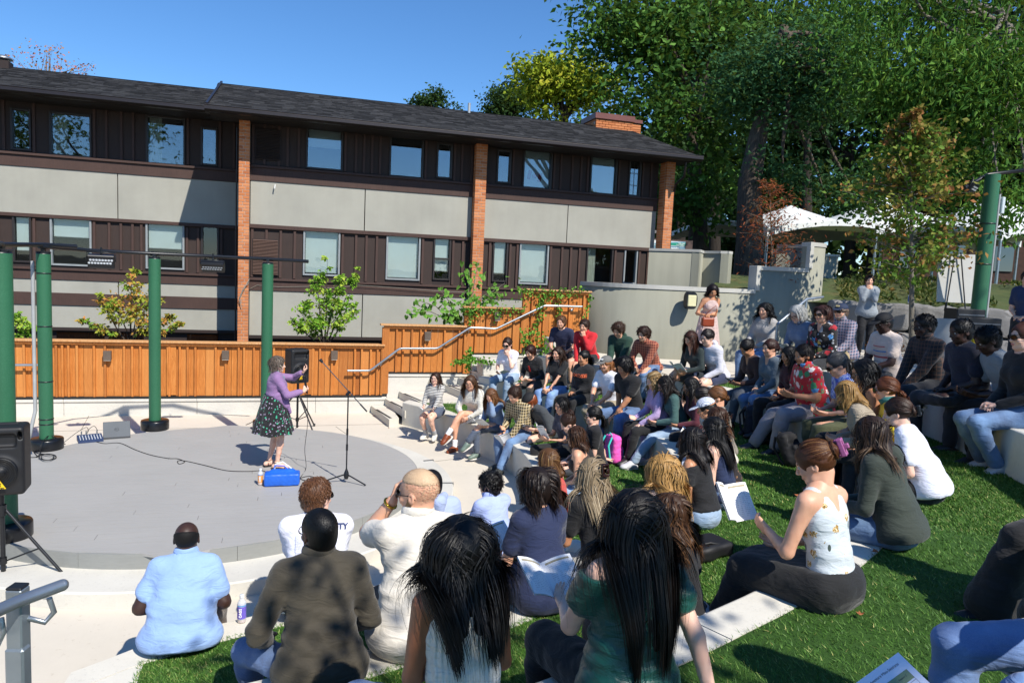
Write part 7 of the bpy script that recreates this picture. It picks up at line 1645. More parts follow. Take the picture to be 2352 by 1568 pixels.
def bottle(label, loc, juice, label_col, empty=False, s=1.0, rot=0, cat='bottle'):
    t = thing('drink_bottle', label, cat, loc, rot); t.scale = (s,)*3; pr = [(0, .002), (.027, .002), (.031, .012), (.031, .05), (.0295, .10), (.031, .135), (.028, .155), (.014, .178), (.013, .19)]
    MB().lathe(pr, (0, 0, 0), 20).obj('bottle_wall', MATS.get('clear_plastic') or mk_glass('clear_plastic', .55), t)
    if juice: MB().lathe([(0, .004), (.026, .004), (.0295, .014), (.0295, .05), (.028, .10), (.0293, .125), (0, .125)] if not empty else [(0, .004), (.026, .004), (.0285, .02), (0, .02)], (0, 0, 0), 18).obj('juice', pm('juice_'+juice, juice, .15, .05, bump=0), t)
    MB().lathe([(.0315, .035), (.0305, .075), (.0305, .10), (.0316, .125)], (0, 0, 0), 20).obj('wrap', pm('wrap_'+label_col, label_col, .4, .2, 30, bump=0), t); MB().lathe([(.0152, .186), (.0152, .206), (.014, .208), (0, .208)], (0, 0, 0), 16).obj('bottle_cap', pm('cap_white', 'd8dce0', .5, bump=0), t)
    MB().lathe([(.0318, .128), (.0318, .136)], (0, 0, 0), 20).obj('blue_band', pm('band_blue', '4a9ad8', .4, bump=0), t)
    o = new_obj('lettering', text_mesh('OASIS', .026, 'lettering', .0008), t, pm('ink_white', 'f0f0f0', .5, bump=0), (-.008, -.0325, .082)); o.rotation_euler = (PI/2, -PI/2, 0); return t
p = at_z(598, 1113, 0); bottle('orange juice bottle standing on the deck left of the blue bag', (p[0], p[1], .001), 'd8902a', 'e89a50', rot=.1)
p = at_z(555, 1428, .15); bottle('nearly empty clear juice bottle with a purple label on the front bench', (p[0], p[1], .151), 'a06a5a', '6a5ac0', True, rot=.05)
p = at_d(1388-0, 730, 14.6); p = at_d(2089, 696, 14.9); bottle('clear water bottle with a blue label standing on the stone wall', (p[0], p[1], 2.50), None, '2a5ab0', s=1.2)
# foreground galvanised railing
t = thing('guard_rail', 'galvanised pipe rail with a square post and black cap in the bottom left corner', 'railing'); D0 = 2.05
def g2(px, py, d=D0): return at_d(px, py, d)
e = g2(143, 1343, 2.12); bk = g2(-90, 1440, 1.80); mid = g2(35, 1383, 2.0); MB().tube([bk, mid, e-nrm(e-mid)*.0], .0178, 16).obj('rail_pipe', mc, t); q = Sdf().ell(e, A(.0179, .0179, .0179), None, 0); V, Fq = q.mesh(.003); new_obj('pipe_end', mesh_np('pipe_end', V, Fq), t, mc)
pp = g2(42, 1420, 2.06); top = g2(42, 1345, 2.06)[2]; Rz = np.array([[math.cos(-.25), -math.sin(-.25), 0], [math.sin(-.25), math.cos(-.25), 0], [0, 0, 1]])
m = MB(); zc = (top-.3)/2; m.box((pp[0], pp[1], (top+(-.3))/2), (.045, .045, top+.3), Rz, .004); m.obj('post', pm('galvanised_square_tube', '8e979c', .42, .15, metal=.7, bs=200), t); m = MB(); m.box((pp[0], pp[1], top+.003), (.044, .044, .008), Rz, .003); m.obj('post_cap', M_BLKR, t); m = MB(); m.box(tuple(pp+A(0.0, -.008, -.16)), (.054, .042, .16), Rz, .006); m.obj('weld_sleeve', MATS['galvanised_square_tube'], t)
m = MB(); a1 = g2(113, 1372, 2.1); m.tube([a1, a1+A(.012, 0, -.045), a1+A(-.012, 0, -.075), g2(62, 1418, 2.07)], .0085, 8); m.tube([g2(2, 1418, 2.0), g2(8, 1450, 2.0), g2(-6, 1480, 2.0), g2(-30, 1490, 2.0)], .0085, 8); m.obj('bracket', mc, t)
# handrail by the upper stairs
t = thing('handrail', 'galvanised handrail with two posts climbing in front of the tall stucco wall', 'handrail'); D1 = 11.6; pp_ = [at_d(1785, 745, D1), at_d(1852, 687, D1+.3), at_d(1890, 682, D1+.6)]; MB().tube([pp_[0], pp_[1], pp_[2]], .024, 10).obj('rail_pipe', mc, t)
for (a, zb) in ((pp_[0], 1.05), (pp_[1], 1.5)): MB().tube([a, (a[0], a[1], zb)], .022, 10).obj('post', mc, t)
# easel with a white board, dark equipment cases by the post
ez_ = at_d(2207, 672, 13.6); t = thing('easel', 'black tripod easel holding a blank white board, seen from behind', 'easel', (ez_[0], ez_[1]+.1, 2.5), -.5); m = MB(); m.add([(-.33, 0, .08), (.33, 0, .08), (.33, .18, 1.02), (-.33, .18, 1.02), (-.33, .012, .08), (.33, .012, .08), (.33, .192, 1.02), (-.33, .192, 1.02)], [(0, 1, 2, 3), (7, 6, 5, 4), (0, 4, 5, 1), (1, 5, 6, 2), (2, 6, 7, 3), (3, 7, 4, 0)]); m.obj('board', pm('foam_board', 'b8b8b4', .7, .03, bump=0), t)
for s_ in (-1, 1): MB().tube([(s_*.22, -.12, -.5), (s_*.05, .12, 1.05)], .012, 6).obj('leg', M_BLK, t)
MB().tube([(0, .5, -.1), (0, .16, 1.02)], .012, 6).obj('leg', M_BLK, t)
for (px_, py_, w_, h_, lab) in ((2215, 722, .5, .30, 'black equipment case on the upper terrace left of the tall green post'), (2245, 742, .6, .35, 'black equipment case with a grey plate in front of the tall green post')):
    p = at_d(px_, py_, 12.6); t = thing('equipment_case', lab, 'case', (p[0], p[1], 1.5), -.3); MB().box((0, 0, (p[2]-1.5)/2+.05), (w_, .4, p[2]-1.4), None, .012).obj('case_body', M_BLKR, t); MB().box((0, -.205, p[2]-1.5-.0), (w_*.9, .012, .02)).obj('lid_seam', pm('steel_edge', '6a6c70', .4, metal=.6), t)
p = at_d(2170, 800, 11.6); t = thing('display_panel', 'plain grey panel standing on the upper terrace behind the seated men', 'panel', (p[0], p[1], 1.5), -.3); MB().box((0, 0, .42), (.42, .05, .84), None, .006).obj('panel_board', pm('panel_grey', '8a8c8c', .6, .05), t); MB().box((0, .03, .02), (.44, .2, .04)).obj('foot', M_BLK, t)
# bags and backpacks among the audience
def backpack(label, p, rz, c1, c2, s=1.0, flat=False):
    t = thing('backpack', label, 'backpack', tuple(p), rz); t.scale = (s,)*3; q = Sdf(); q.box(A(0, 0, .22), A(.15, .085, .22), None, .07, .02); q.box(A(0, -.10, .14), A(.12, .05, .12), None, .04, .03); q.noise = lambda X: .008*wob(X, 18, 4)+.004*wob(X, 50, 5); V, Fq = q.mesh(.014); TRI[0] += len(Fq)*2; new_obj('pack_body', mesh_np('pack_body', V, Fq), t, pm('pack_'+c1, c1, .75, .12, bs=200, bump=.3))
    q = Sdf(); q.box(A(0, -.115, .13), A(.105, .045, .10), None, .035, .02); V, Fq = q.mesh(.012); new_obj('front_pocket', mesh_np('front_pocket', V, Fq), t, pm('pack_'+c2, c2, .75, .12, bs=200, bump=.3))
    for s_ in (-1, 1): MB().tube([(s_*.08, .09, .42), (s_*.09, .16, .30), (s_*.10, .13, .12), (s_*.11, .09, .05)], .016, 6).obj('strap', MATS['pack_'+c2], t)
    MB().tube([(-.05, .06, .435), (0, .07, .475), (.05, .06, .435)], .009, 6).obj('top_handle', MATS['pack_'+c2], t); m = MB(); m.tube([(-.12, -.062, .26), (-.10, -.075, .36), (0, -.08, .40), (.10, -.075, .36), (.12, -.062, .26)], .005, 5); m.obj('zip', M_BLK, t); return t
def on(px, py, z): return at_z(px, py, z)
backpack('grey backpack leaning against the front bench by the young man in plaid', on(1192, 1078, -.3), math.radians(-50), '8a8c8e', '5a5e64', 1.05)
backpack('rust orange backpack on the plaza half hidden behind the grey backpack', on(1160, 1050, -.3), math.radians(-30), 'a04a1c', '8a3c14', .9)
b_ = backpack('turquoise and pink backpack worn on the back of the woman in black', on(1405, 1062, .15), math.radians(105), 'e85ab8', '3cc8c0', .92)
b_ = backpack('black backpack on the turf by the man in the red flowered shirt', on(1830, 1070, .60), math.radians(20), '141416', '1c1c20', .95); b_.rotation_euler[0] = -.5
backpack('black bag on the turf at right below the men in the shade', on(2258, 1062, 1.05), math.radians(35), '101012', '16161a', 1.12)
backpack('dark blue bag in the shade at the foot of the third bench', on(1725, 1000, .60), math.radians(40), '161c2c', '10141e', 1.0)
t = thing('tote_bag', 'white canvas tote with a green round print leaning on the second bench', 'bag', tuple(on(1408, 1005, .15)), math.radians(65)); q = Sdf(); q.box(A(0, 0, .20), A(.19, .05, .20), None, .04, .01); q.noise = lambda X: .010*wob(X, 12, 3); V, Fq = q.mesh(.014); new_obj('bag_body', mesh_np('bag_body', V, Fq), t, pm('canvas_white', 'd0d0ca', .85, .05)); m = MB(); m.lathe([(0, .0), (.10, .0)], (0, 0, 0), 20); o = m.obj('round_print', pm('print_green', '4a8a4a', .7, .3, 40), t, (0, -.066, .2)); o.rotation_euler = (PI/2, 0, 0); MB().tube([(-.08, 0, .38), (-.07, -.03, .52), (.05, -.03, .55), (.08, 0, .38)], .009, 6).obj('strap', M_BLK, t)
t = thing('purse', 'flat black fabric bag lying on the turf behind the striped skirt', 'bag', tuple(on(1620, 1275, .60)), .3); q = Sdf(); q.box(A(0, 0, .06), A(.20, .13, .06), None, .04, .01); q.noise = lambda X: .012*wob(X, 14, 2); V, Fq = q.mesh(.012); new_obj('bag_body', mesh_np('bag_body', V, Fq), t, pm('black_fabric', '141416', .6, .1)); MB().tube([(-.15, 0, .1), (-.05, -.08, .14), (.1, -.1, .10), (.2, 0, .03)], .01, 6).obj('strap', MATS['black_fabric'], t)
# fallen leaves
rs = np.random.RandomState(9); lm = [(1,1)]
pts = [on(*q, -.297) for q in [(870, 962), (880, 970), (893, 983), (925, 985), (935, 990), (905, 975), (1010, 1012), (1100, 1045), (860, 955), (998, 1000), (1085, 1040)]]+[on(*q, 1.07) for q in [(1830, 1138), (1622, 1255), (2010, 1268), (1975, 1410), (2110, 1240)]]+[on(*q, -.297) for q in [(620, 945), (700, 948), (880, 950)]]
m = MB(); 
for k, p in enumerate(pts):
    s = rs.uniform(.03, .055); a = rs.uniform(0, 6); R = np.array([[math.cos(a), -math.sin(a), 0], [math.sin(a), math.cos(a), 0], [0, 0, 1]]); L = [(0, -.4, 0), (.3, -.3, .1), (.5, .1, .25), (.15, .25, 0), (0, .7, .1), (-.15, .25, 0), (-.5, .1, .2), (-.3, -.3, .1)]
    mm = MB(); mm.add([R@(A(*v)*s) for v in L], [tuple(range(8))]); o = mm.obj('fallen_leaf', pm('dry_leaf', '9a5a34', .8, .2), None, tuple(p+A(0, 0, .004))); tag(o, 'curled brown leaf fallen on the '+('turf' if p[2] > 0 else 'pale paving beside the steps'), 'leaf', 'fallen leaves on the turf' if p[2] > 0 else 'fallen leaves on the paving')
# ================================================================ people
C_ = cloth_mat
JEAN = C_('denim', '24426a', '5d86b4'); JEANL = C_('denim', '7490ae', 'a6b9cb'); JEAND = C_('denim', '141e30', '2a3c5c'); BLKT = C_('plain', '141417'); BLKP = C_('plain', '18181a'); KHK = C_('plain', '9a8e78'); WHT = C_('plain', 'e4e6ee')
DK = ('0b0908', '241a16'); BR = ('2e1c12', '5a3a24'); BRL = ('4a3220', '8a6844'); BLD = ('9a7440', 'e0c080'); GRY = ('5a5a5c', 'a8a8aa')
def ang_to(px, py, z, tx=STAGE[0], ty=STAGE[1]): p = at_z(px, py, z); return math.degrees(math.atan2(ty-p[1], tx-p[0]))
BK = dict()     # default booklet
# ---- the speaker (standing) -------------------------------------------------
M_PUR = C_('plain', '8a6a94'); M_DRS = C_('floral', '101214', '3aa07c', '9a8aa0')
spk = person('the speaker', 'curly-haired woman speaking in a purple cardigan and dark flowered dress, arm raised', 638, 838, 0, 8, lean=4, hyaw=-6, hpitch=2, skin='pale', depth=9.42, standing=True, legs=('stand', 'stand'),
    arms=((A(-.02, .42, 1.46), A(.1, .6, .7), A(-.3, -.8, .1), .9, A(-.8, -.2, -.5)), (A(.20, .40, 1.20), A(-.2, .4, .9), A(-.9, 0, .2), 1.3, A(.4, -.4, -.9))), hair=('shortcurly', '5c5046', 'a89a8a', dict(L=.11)), shoe='sandal181414', bulk=1.18,
    top=('tube', M_DRS, dict(g=.008)), group=None, feet=True, seed=5)
b = spk; 
def flared_skirt(b, z0, z1, r0, r1, mat, name='dress_skirt', nf=13, amp=.022, c0=None):
    n = 96; rows = 14; V = []
    for i in range(rows):
        f = i/(rows-1); z = z0+(z1-z0)*f; r = r0+(r1-r0)*(f**.8)
        for k in range(n):
            a = 2*PI*k/n; rr = r*(1+.0*f)+amp*f*math.sin(nf*a+.8*math.sin(3*a)); V.append((rr*math.cos(a)*1.05, rr*math.sin(a)*.86-.01, z+.012*math.sin(5*a)*f))
    Fq = [(i*n+k, i*n+(k+1) % n, (i+1)*n+(k+1) % n, (i+1)*n+k) for i in range(rows-1) for k in range(n)]; return new_obj(name, mesh_np(name, np.array(V), np.array(Fq)), b.t, mat)
flared_skirt(b, 1.13, .56, .155, .34, M_DRS, nf=15, amp=.02)
s = torso(b, .026, hipx=0); 
for i in (0, 1): add_arm(s, b, i, .014, 1.78)
s.ell(b.Ch+b.fw*.17, A(.062, .09, .34), None, .02, op=1); s.cut(b.P+A(0, 0, .12)-b.fw*0, -nrm(A(0, .55, 1)), .01); s.ell(b.N+b.d2*.05+b.fw*.02, A(.07, .075, .06), None, .01, op=1); s.noise = lambda X: .005*wob(X, 26, 4)
sdf_obj('cardigan', s, .0105, M_PUR, b.t)
m = MB(); m.add([(.03, .16, 1.28), (-.14, .12, 1.16), (-.13, .19, .84), (-.05, .24, .80), (.05, .22, 1.0)], [(0, 1, 2, 3, 4)])
q = Sdf()
for sx in (-1, 1): q.cone(A(sx*.13, .13, 1.22), A(sx*.11, .22, .86), .035, .012, .05); q.cone(A(sx*.17, .05, 1.16), A(sx*.11, .22, .88), .035, .012, .06); q.cone(A(sx*.17, .0, 1.12), A(sx*.13, .15, .98), .04, .03, .06)
q.noise = lambda X: .004*wob(X, 30, 6); sdf_obj('cardigan_panel', q, .010, M_PUR, b.t)
m = MB(); m.box((.0, .165, 1.20), (.085, .006, .11), rotm(A(0, 1, .1), A(0, -.1, 1))); m.obj('name_badge', pm('badge_card', 'd4d8ea', .5, .02, bump=0), b.t); m = MB(); m.tube([(-.06, .03, 1.50), (-.05, .13, 1.40), (0, .165, 1.26), (.05, .13, 1.40), (.06, .03, 1.50)], .006, 5); m.obj('lanyard', pm('lanyard_teal', '6ab0a8', .6), b.t)
hm = wpos(b, b.arms[1][2]+b.arms[1][3]*.08); m = MB(); c, sn = math.cos(b.rz), math.sin(b.rz); d_ = A(-.25, .15, 1); d_ = nrm(A(-.18, -.05, 1)); m.tube([hm-d_*.10, hm+d_*.08], [.013, .017], 10); m.tube([hm+d_*.08, hm+d_*.14], [.026, .024], 12); tag(m.obj('microphone', M_BLK, None), 'black handheld microphone in the speaker\'s hand', 'microphone')
cable('black microphone cable hanging from the speaker\'s hand to the deck', [hm-d_*.10, hm+A(.03, 0, -.5), hm+A(.0, .0, -.85), A(hm[0]+.02, hm[1]-.02, .02), g(690, 1096)], .004)
# ---- front bench, right of the stairs ---------------------------------------
Z1, Z2, Z3, Z4 = .15, .60, 1.05, 1.50
def P1_(who, label, x, y, z, dyaw=0, **k):
    k.setdefault('group', 'audience seated on the curved benches'); f = k.pop('face', None)
    if f is None: f = ang_to(x, y, z+.77)+dyaw
    if 'holds' in k and k['holds'] == 1: k['holds'] = dict()
    return person(who, label, x, y, z, f, **k)
L, CLP = 'lap', 'clasp'
P1_('the woman in the striped top', 'woman in a striped top and denim shorts at the far end of the front bench', 1000, 869, Z1, 10, lean=8, hpitch=-2, skin='pale', hair=('long', *BR, dict(L=.36)), top=('three', C_('stripe', 'd8d4cc', '22242c'), dict(neck=.07)), bot=('shorts', JEAND, dict(len=.45)), arms=('knee', 'readlow'), legs=('back', 'back'), shoe='d8d4c8', sock='a8a8a8', glasses='clear', holds=dict(n=(0, -.3, .95)))
P1_('the woman in the white cardigan', 'woman in a chunky white cardigan and flowered shorts with brown loafers and crossed legs', 1080, 879, Z1, 15, lean=26, hpitch=8, skin='light', hair=('long', *BRL, dict(L=.38)), top=('long', C_('knit', 'dedace'), dict(g=.024, hem=-.03)), bot=('skirt', C_('floral', 'd8dce4', '5a6a8a', '7a8a9a'), dict(len=.5)), arms=(CLP, CLP), legs=('over', 'bench'), shoe='7a3a1c', sock='e4e4e4', glasses='clear', hyaw=12)
P1_('the woman in the blue shirt', 'woman with long light brown hair, hand on brow, blue shirt and dark jeans, green sneakers', 1128, 908, Z1, 20, lean=22, hpitch=24, skin='light', hair=('wavy', '6a4426', 'b08450', dict(L=.45, curl=.008)), top=('long', C_('denim', '566c88', '7890ae'), dict(hem=-.04)), bot=('trousers', JEAND), arms=('brow', 'readlow'), legs=('over', 'bench'), shoe='66766c', sock='a0a09a', holds=dict(hand=1, off=(-.02, .06, .02)))
P1_('the young man in plaid', 'young man in a mustard plaid shirt and jeans reading, heavy boots stretched out', 1182, 907, Z1, 15, lean=24, hpitch=26, skin='light', sex='m', hair=('short', *BR), top=('long', C_('plaid', 'a88a44', '33302a', 'd8d0b8'), dict(collar=1, wr=.006)), bot=('trousers', JEAN), arms=('between', 'readlow'), legs=('fwd', 'bench'), shoe='3a3c3a', holds=dict(hand=0, n=(.3, -.85, .5)))
P1_('the person in the black cap', 'person in a black cap and dark grey shirt writing on a booklet in olive trousers', 1217, 921, Z1, 10, lean=38, hpitch=40, skin='pale', sex='m', hair=('short', '7a3c1c', 'b0683a'), top=('elbow', C_('plain', '3c4044'), dict(collar=1, hem=-.04)), bot=('trousers', C_('plain', '4a4838')), arms=('readlow', 'readlow'), legs=('bench', 'back'), shoe='222222', cap=('151518',), glasses='clear', holds=dict(n=(0, -.15, 1)))
P1_('the woman in navy with a booklet', 'black-haired woman in glasses and a navy t-shirt holding a booklet up, watch on wrist', 1290, 931, Z1, 5, lean=10, hpitch=8, hyaw=8, skin='light', hair=('bob', *DK, dict(L=.22)), top=('tee', C_('plain', '1c2236')), bot=('trousers', BLKP), arms=('read', 'read'), legs=('bench', 'kneeup'), glasses='clear', holds=dict(off=(0, .02, .07), n=(0, -.85, .5)))
P1_('the woman with the piled-up bun', 'woman with a messy brown bun in black looking down behind the bare-shouldered woman', 1305, 972, Z1, 5, lean=26, hpitch=30, skin='pale', hair=('bun', *BR, dict(at=(0, -.08, .10), br=.055)), top=('tee', BLKT), bot=('trousers', C_('plain', '3a3c42')), arms=(L, L), legs=('kneeup', 'kneeup'))
P1_('the woman wearing the bright backpack', 'black-haired woman in sunglasses and a black tee, turquoise and pink backpack on her back', 1362, 955, Z1, 0, lean=6, hpitch=2, skin='pale', bulk=1.1, hair=('pony', *DK, dict(at=(0, -.10, .02), tailL=.2)), top=('tee', BLKT, dict(text=('WILD RIVER', .05, .02, 'back', pm('ink_white', 'f0f0f0', .5, bump=0))) if False else dict()), bot=('trousers', BLKP), arms=(L, 'back'), glasses='sun')
P1_('the bare-shouldered woman', 'woman with wavy light brown hair and bare shoulders in a brown strapless top', 1322, 1003, Z1, 0, lean=14, hpitch=8, skin='light', hair=('wavy', '3a2416', '7a5434', dict(L=.24, curl=.012)), top=('tube', C_('plain', '3c2a24')), bot=('trousers', JEANL), arms=(L, L), glasses='sun')
P1_('the woman in the coral top', 'woman in a ribbed coral red top and light jeans, straight streaked hair', 1258, 1058, Z1, 0, lean=16, hpitch=10, skin='light', bulk=1.1, hair=('long', '5a3c22', 'c09a60', dict(L=.27)), top=('tank', C_('vrib', 'c84a40'), dict(neck=.06)), bot=('trousers', JEANL), arms=(L, L))
P1_('the woman with tanned arms', 'woman with long brown hair and tanned bare arms partly hidden behind the navy dress', 1255, 1112, Z1, -5, lean=14, hpitch=12, skin='tan', hair=('long', '2a1810', '5a3a26', dict(L=.40)), top=('tank', C_('plain', 'd8d8dc')), bot=('trousers', BLKP), arms=('knee', L), hid=True)
P1_('the man in the pale blue shirt', 'dark-haired bearded man in glasses and a pale blue shirt, back turned', 1124, 1113, Z1, 0, depth=5.35, lean=16, hpitch=4, hyaw=38, skin='light', sex='m', hair=('shortcurly', *DK, dict(L=.05)), beard='16100c', top=('long', C_('plain', 'a4b4e4'), dict(collar=1, hem=-.04, wr=.007)), bot=('trousers', C_('plain', '2a2c34')), arms=(CLP, CLP), glasses='clear')
P1_('the person in the grey hoodie', 'person in a light blue-grey hoodie mostly hidden behind the blond man', 990, 1112, Z1, -5, lean=20, hpitch=14, skin='brown', sex='m', hair=('buzz', *DK), top=('long', C_('plain', 'a0aed0'), dict(hood=1, hem=-.04)), bot=('trousers', C_('plain', '3a3228')), arms=(L, L))
P1_('the man in the white printed t-shirt', 'man with reddish brown hair in a white t-shirt with a grey print on the back', 728, 1141, Z1, -8, depth=4.95, lean=22, hpitch=2, hyaw=-42, skin='pale', sex='m', bulk=1.35, hair=('short', '5a3a24', '94684a', dict(L=.045, thx=.011, sp=.010)), top=('tee', C_('plain', 'e6e6f2'), dict(hem=-.05, wr=.006)), bot=('shorts', C_('plain', '1e2026')), arms=('between', 'between'), glasses='sun', shoe='2a2a2a')
P1_('the man in the light blue polo', 'broad bald-topped man in a light blue polo at the near end of the front bench', 429, 1236, Z1, 4, depth=4.4, lean=22, hpitch=6, skin='deep', sex='m', bulk=1.5, hair=('balding', '0c0a09', '1a1512'), top=('tee', C_('plain', '8caad8'), dict(collar=1, hem=-.09, wr=.0075, g=.018)), bot=('trousers', C_('plain', '5e5248')), arms=('thighs', 'thighs'), spread=1.6, hid=True, shoe='222222')
# ---- second bench -----------------------------------------------------------
P1_('the woman in the white tee and sunglasses', 'woman in sunglasses and white t-shirt with a long brown ponytail, booklet on her jeans', 1165, 791, Z2, 5, lean=20, hpitch=14, hyaw=5, skin='pale', hair=('pony', *BR, dict(tailL=.38, tc=.012)), top=('tee', C_('plain', 'dcdce8'), dict(hem=-.03)), bot=('trousers', JEANL), arms=('chin', 'readlow'), glasses='sun', legs=('bench', 'bench'), holds=dict(hand=1, off=(-.12, .05, .02), n=(0, -.25, 1)))
P1_('the person in the black vest', 'person with short brown hair in a black vest and red tie writing on a booklet', 1218, 808, Z2, 5, lean=24, hpitch=24, skin='light', hair=('short', '2e160e', '6a3420', dict(L=.10)), top=('three', C_('floral', '121214', '3a3a40', '2a2a30')), bot=('trousers', C_('plain', '3a3430')), arms=('readlow', 'readlow'), holds=1)
P1_('the girl in the black tee', 'long-haired girl in a plain black t-shirt and blue jeans with hands clasped on her knees', 1281, 812, Z2, 5, lean=10, hpitch=4, skin='light', hair=('wavy', '2e1d14', '5c4030', dict(L=.33, curl=.012)), top=('tee', BLKT, dict(hem=.0)), bot=('trousers', C_('denim', '3f66a0', '7fa4d4')), arms=(CLP, CLP))
P1_('the person in the lettered sweatshirt', 'person in a black SYRACUSE sweatshirt with black hair tied back', 1340, 822, Z2, 0, lean=8, hpitch=4, skin='tan', bulk=1.42, hair=('pony', *DK, dict(tailL=.2, at=(0, -.1, .03))), top=('long', BLKT, dict(g=.026, hem=-.03, text=('SYRACUSE', .072, .03, 'front', pm('orange_print', 'd8643a', .7, .05)))), bot=('trousers', BLKP), arms=(L, L))
P1_('the man in the grey cap', 'man in a grey cap and white t-shirt with khaki cargo trousers, hands clasped', 1392, 836, Z2, 8, lean=16, hpitch=4, hyaw=4, skin='light', sex='m', hair=('bob', '8a5a34', 'c89a6a', dict(L=.14)), cap=('6a6864', 'd8d8d4'), beard='a87a50', top=('tee', WHT, dict(hem=-.03, text=('CLUB', .022, .03, 'front', pm('ink_dark2', '3a3a40', .7, bump=0)) if False else None)), bot=('trousers', KHK, dict(g=.022)), arms=(CLP, CLP), legs=('bench', 'back'), shoe='3a3a3a')
P1_('the curly-haired man in black', 'man with curly black hair looking down in a black t-shirt and blue jeans', 1434, 842, Z2, 8, lean=18, hpitch=24, skin='tan', sex='m', hair=('shortcurly', *DK, dict(L=.12, n=1.3)), top=('tee', BLKT), bot=('trousers', C_('denim', '1e3a64', '4a78ac')), arms=('between', 'side'), spread=1.5)
P1_('the blonde woman in lilac', 'woman with long curly blonde hair in a lilac sweater and black trousers', 1502, 874, Z2, 3, lean=14, hpitch=16, skin='pale', hair=('curly', '8a6c42', 'dcc698', dict(L=.32, curl=.017)), top=('long', C_('plain', 'b09ac4')), bot=('trousers', BLKP), arms=('knee', 'readlow'), hid=True)
P1_('the woman in the green sweater', 'dark wavy-haired woman in light-framed glasses and a green sweater, pale ripped jeans', 1528, 884, Z2, 0, lean=22, hpitch=28, skin='light', hair=('wavy', '120d0b', '38261e', dict(L=.34, curl=.012)), top=('long', C_('plain', '3a5a58')), bot=('trousers', JEANL), arms=('readlow', 'readlow'), legs=('fwd', 'bench'), shoe='c8c8cc', glasses='clear', holds=1)
P1_('the woman in burgundy', 'long black-haired woman in a burgundy sweatshirt reading on the second bench', 1586, 888, Z2, 0, lean=18, hpitch=14, skin='tan', hair=('long', *DK, dict(L=.36)), top=('long', C_('plain', '5a2230'), dict(g=.022)), bot=('trousers', BLKP), arms=('readlow', 'readlow'), holds=1)
P1_('the woman with grey-streaked hair', 'woman with tied-back streaked dark hair looking down beside the burgundy sweatshirt', 1613, 912, Z2, 0, lean=22, hpitch=30, skin='tan', hair=('bun', '1a1412', '7a6e66', dict(at=(0, -.11, -.02), br=.03)), top=('long', C_('plain', 'b8b4a8')), bot=('trousers', C_('plain', '2a2a2e')), arms=(L, L))
P1_('the woman with auburn tied hair', 'woman with smooth light brown hair behind the striped cap', 1645, 912, Z2, 0, depth=8.6, lean=12, hpitch=14, skin='light', hair=('bun', '6a4426', 'a87a4c', dict(at=(0, -.11, -.03), br=.03)), top=('long', C_('plain', '8a8478')), bot=('trousers', BLKP), arms=(L, L), hid=True)
P1_('the person in the striped cap', 'person in a white pinstriped cap and cream sweater holding up papers', 1622, 938, Z2, 0, lean=22, hpitch=18, skin='tan', hair=('bun', *DK, dict(at=(0, -.11, -.03), br=.025)), cap=(C_('pinstripe', 'd8dce4', '6a7898'),), top=('long', C_('plain', 'd8d4c6'), dict(g=.022)), bot=('trousers', C_('plain', 'b0b8c8')), arms=('read', 'read'), holds=dict(off=(0, .0, .05)))
P1_('the curly woman in the flowered dress', 'woman with curly light brown hair in a dark dress with tiny flowers, back turned', 1645, 962, Z2, 0, lean=14, hpitch=8, skin='light', hair=('curly', '3c2618', '8a5c3a', dict(L=.25, curl=.016)), top=('tank', C_('floral', '1a1214', '8a6a3c', '5a3a34')), bot=('skirt', C_('floral', '1a1214', '8a6a3c', '5a3a34')), arms=(L, L), hid=True)
P1_('the woman in the navy strapless top', 'woman with very long straight black hair in a navy strapless top and jeans', 1637, 987, Z2, -4, lean=14, hpitch=6, hyaw=6, skin='pale', hair=('long', *DK, dict(L=.46)), top=('tube', C_('plain', '1c2a4c')), bot=('trousers', JEAN), arms=(L, L), hid=False)
P1_('the woman in the black off-shoulder top', 'woman with long dark brown hair in a black off-shoulder top and light jeans', 1587, 1014, Z2, -6, lean=16, hpitch=12, skin='tan', hair=('long', '120d0b', '33221b', dict(L=.34)), top=('offsh', BLKT, dict(hem=.05)), bot=('trousers', JEANL, dict(rise=.06)), arms=(L, L), hid=True)
P1_('the wavy blonde woman', 'woman with long wavy golden hair half tied up, back turned, in a lace blouse', 1520, 1082, Z2, -6, lean=14, hpitch=10, skin='light', hair=('curly', 'ac844c', 'e0bc7c', dict(L=.44, curl=.012, clip=1, br=.04, at=(.02, -.10, .05), tail=1, tailL=.14)), top=('cap', C_('floral', 'c0a8a0', 'e0d4c8', 'a88c84')), bot=('trousers', C_('plain', '3a3a40')), arms=(L, L), hid=True)
cc = P1_('the woman with the claw clip', 'woman with long ash blonde hair held by a tortoiseshell claw clip, black t-shirt', 1358, 1092, Z2, -6, lean=12, hpitch=8, skin='tan', hair=('long', '8a785e', 'd8c8a8', dict(L=.44, clip=1, br=.032, at=(0, -.105, .05))), top=('tee', BLKT), bot=('trousers', C_('plain', 'd0ccc0')), arms=('readlow', 'side'), hid=True)
P1_('the woman in the navy dress', 'woman with short wavy dark hair in a plain navy dress, back turned', 1232, 1120, Z2, -4, lean=12, hpitch=10, skin='light', hair=('wavy', '1c120d', '4a3526', dict(L=.19, curl=.016, th=.018)), top=('tee', C_('plain', '1c2748'), dict(hem=-.10, wr=.004)), bot=('skirt', C_('plain', '1c2748'), dict(len=.85)), arms=('readlow', 'readlow'), holds=dict(off=(-.10, .05, .08), n=(0, -.5, .85)), hid=True)
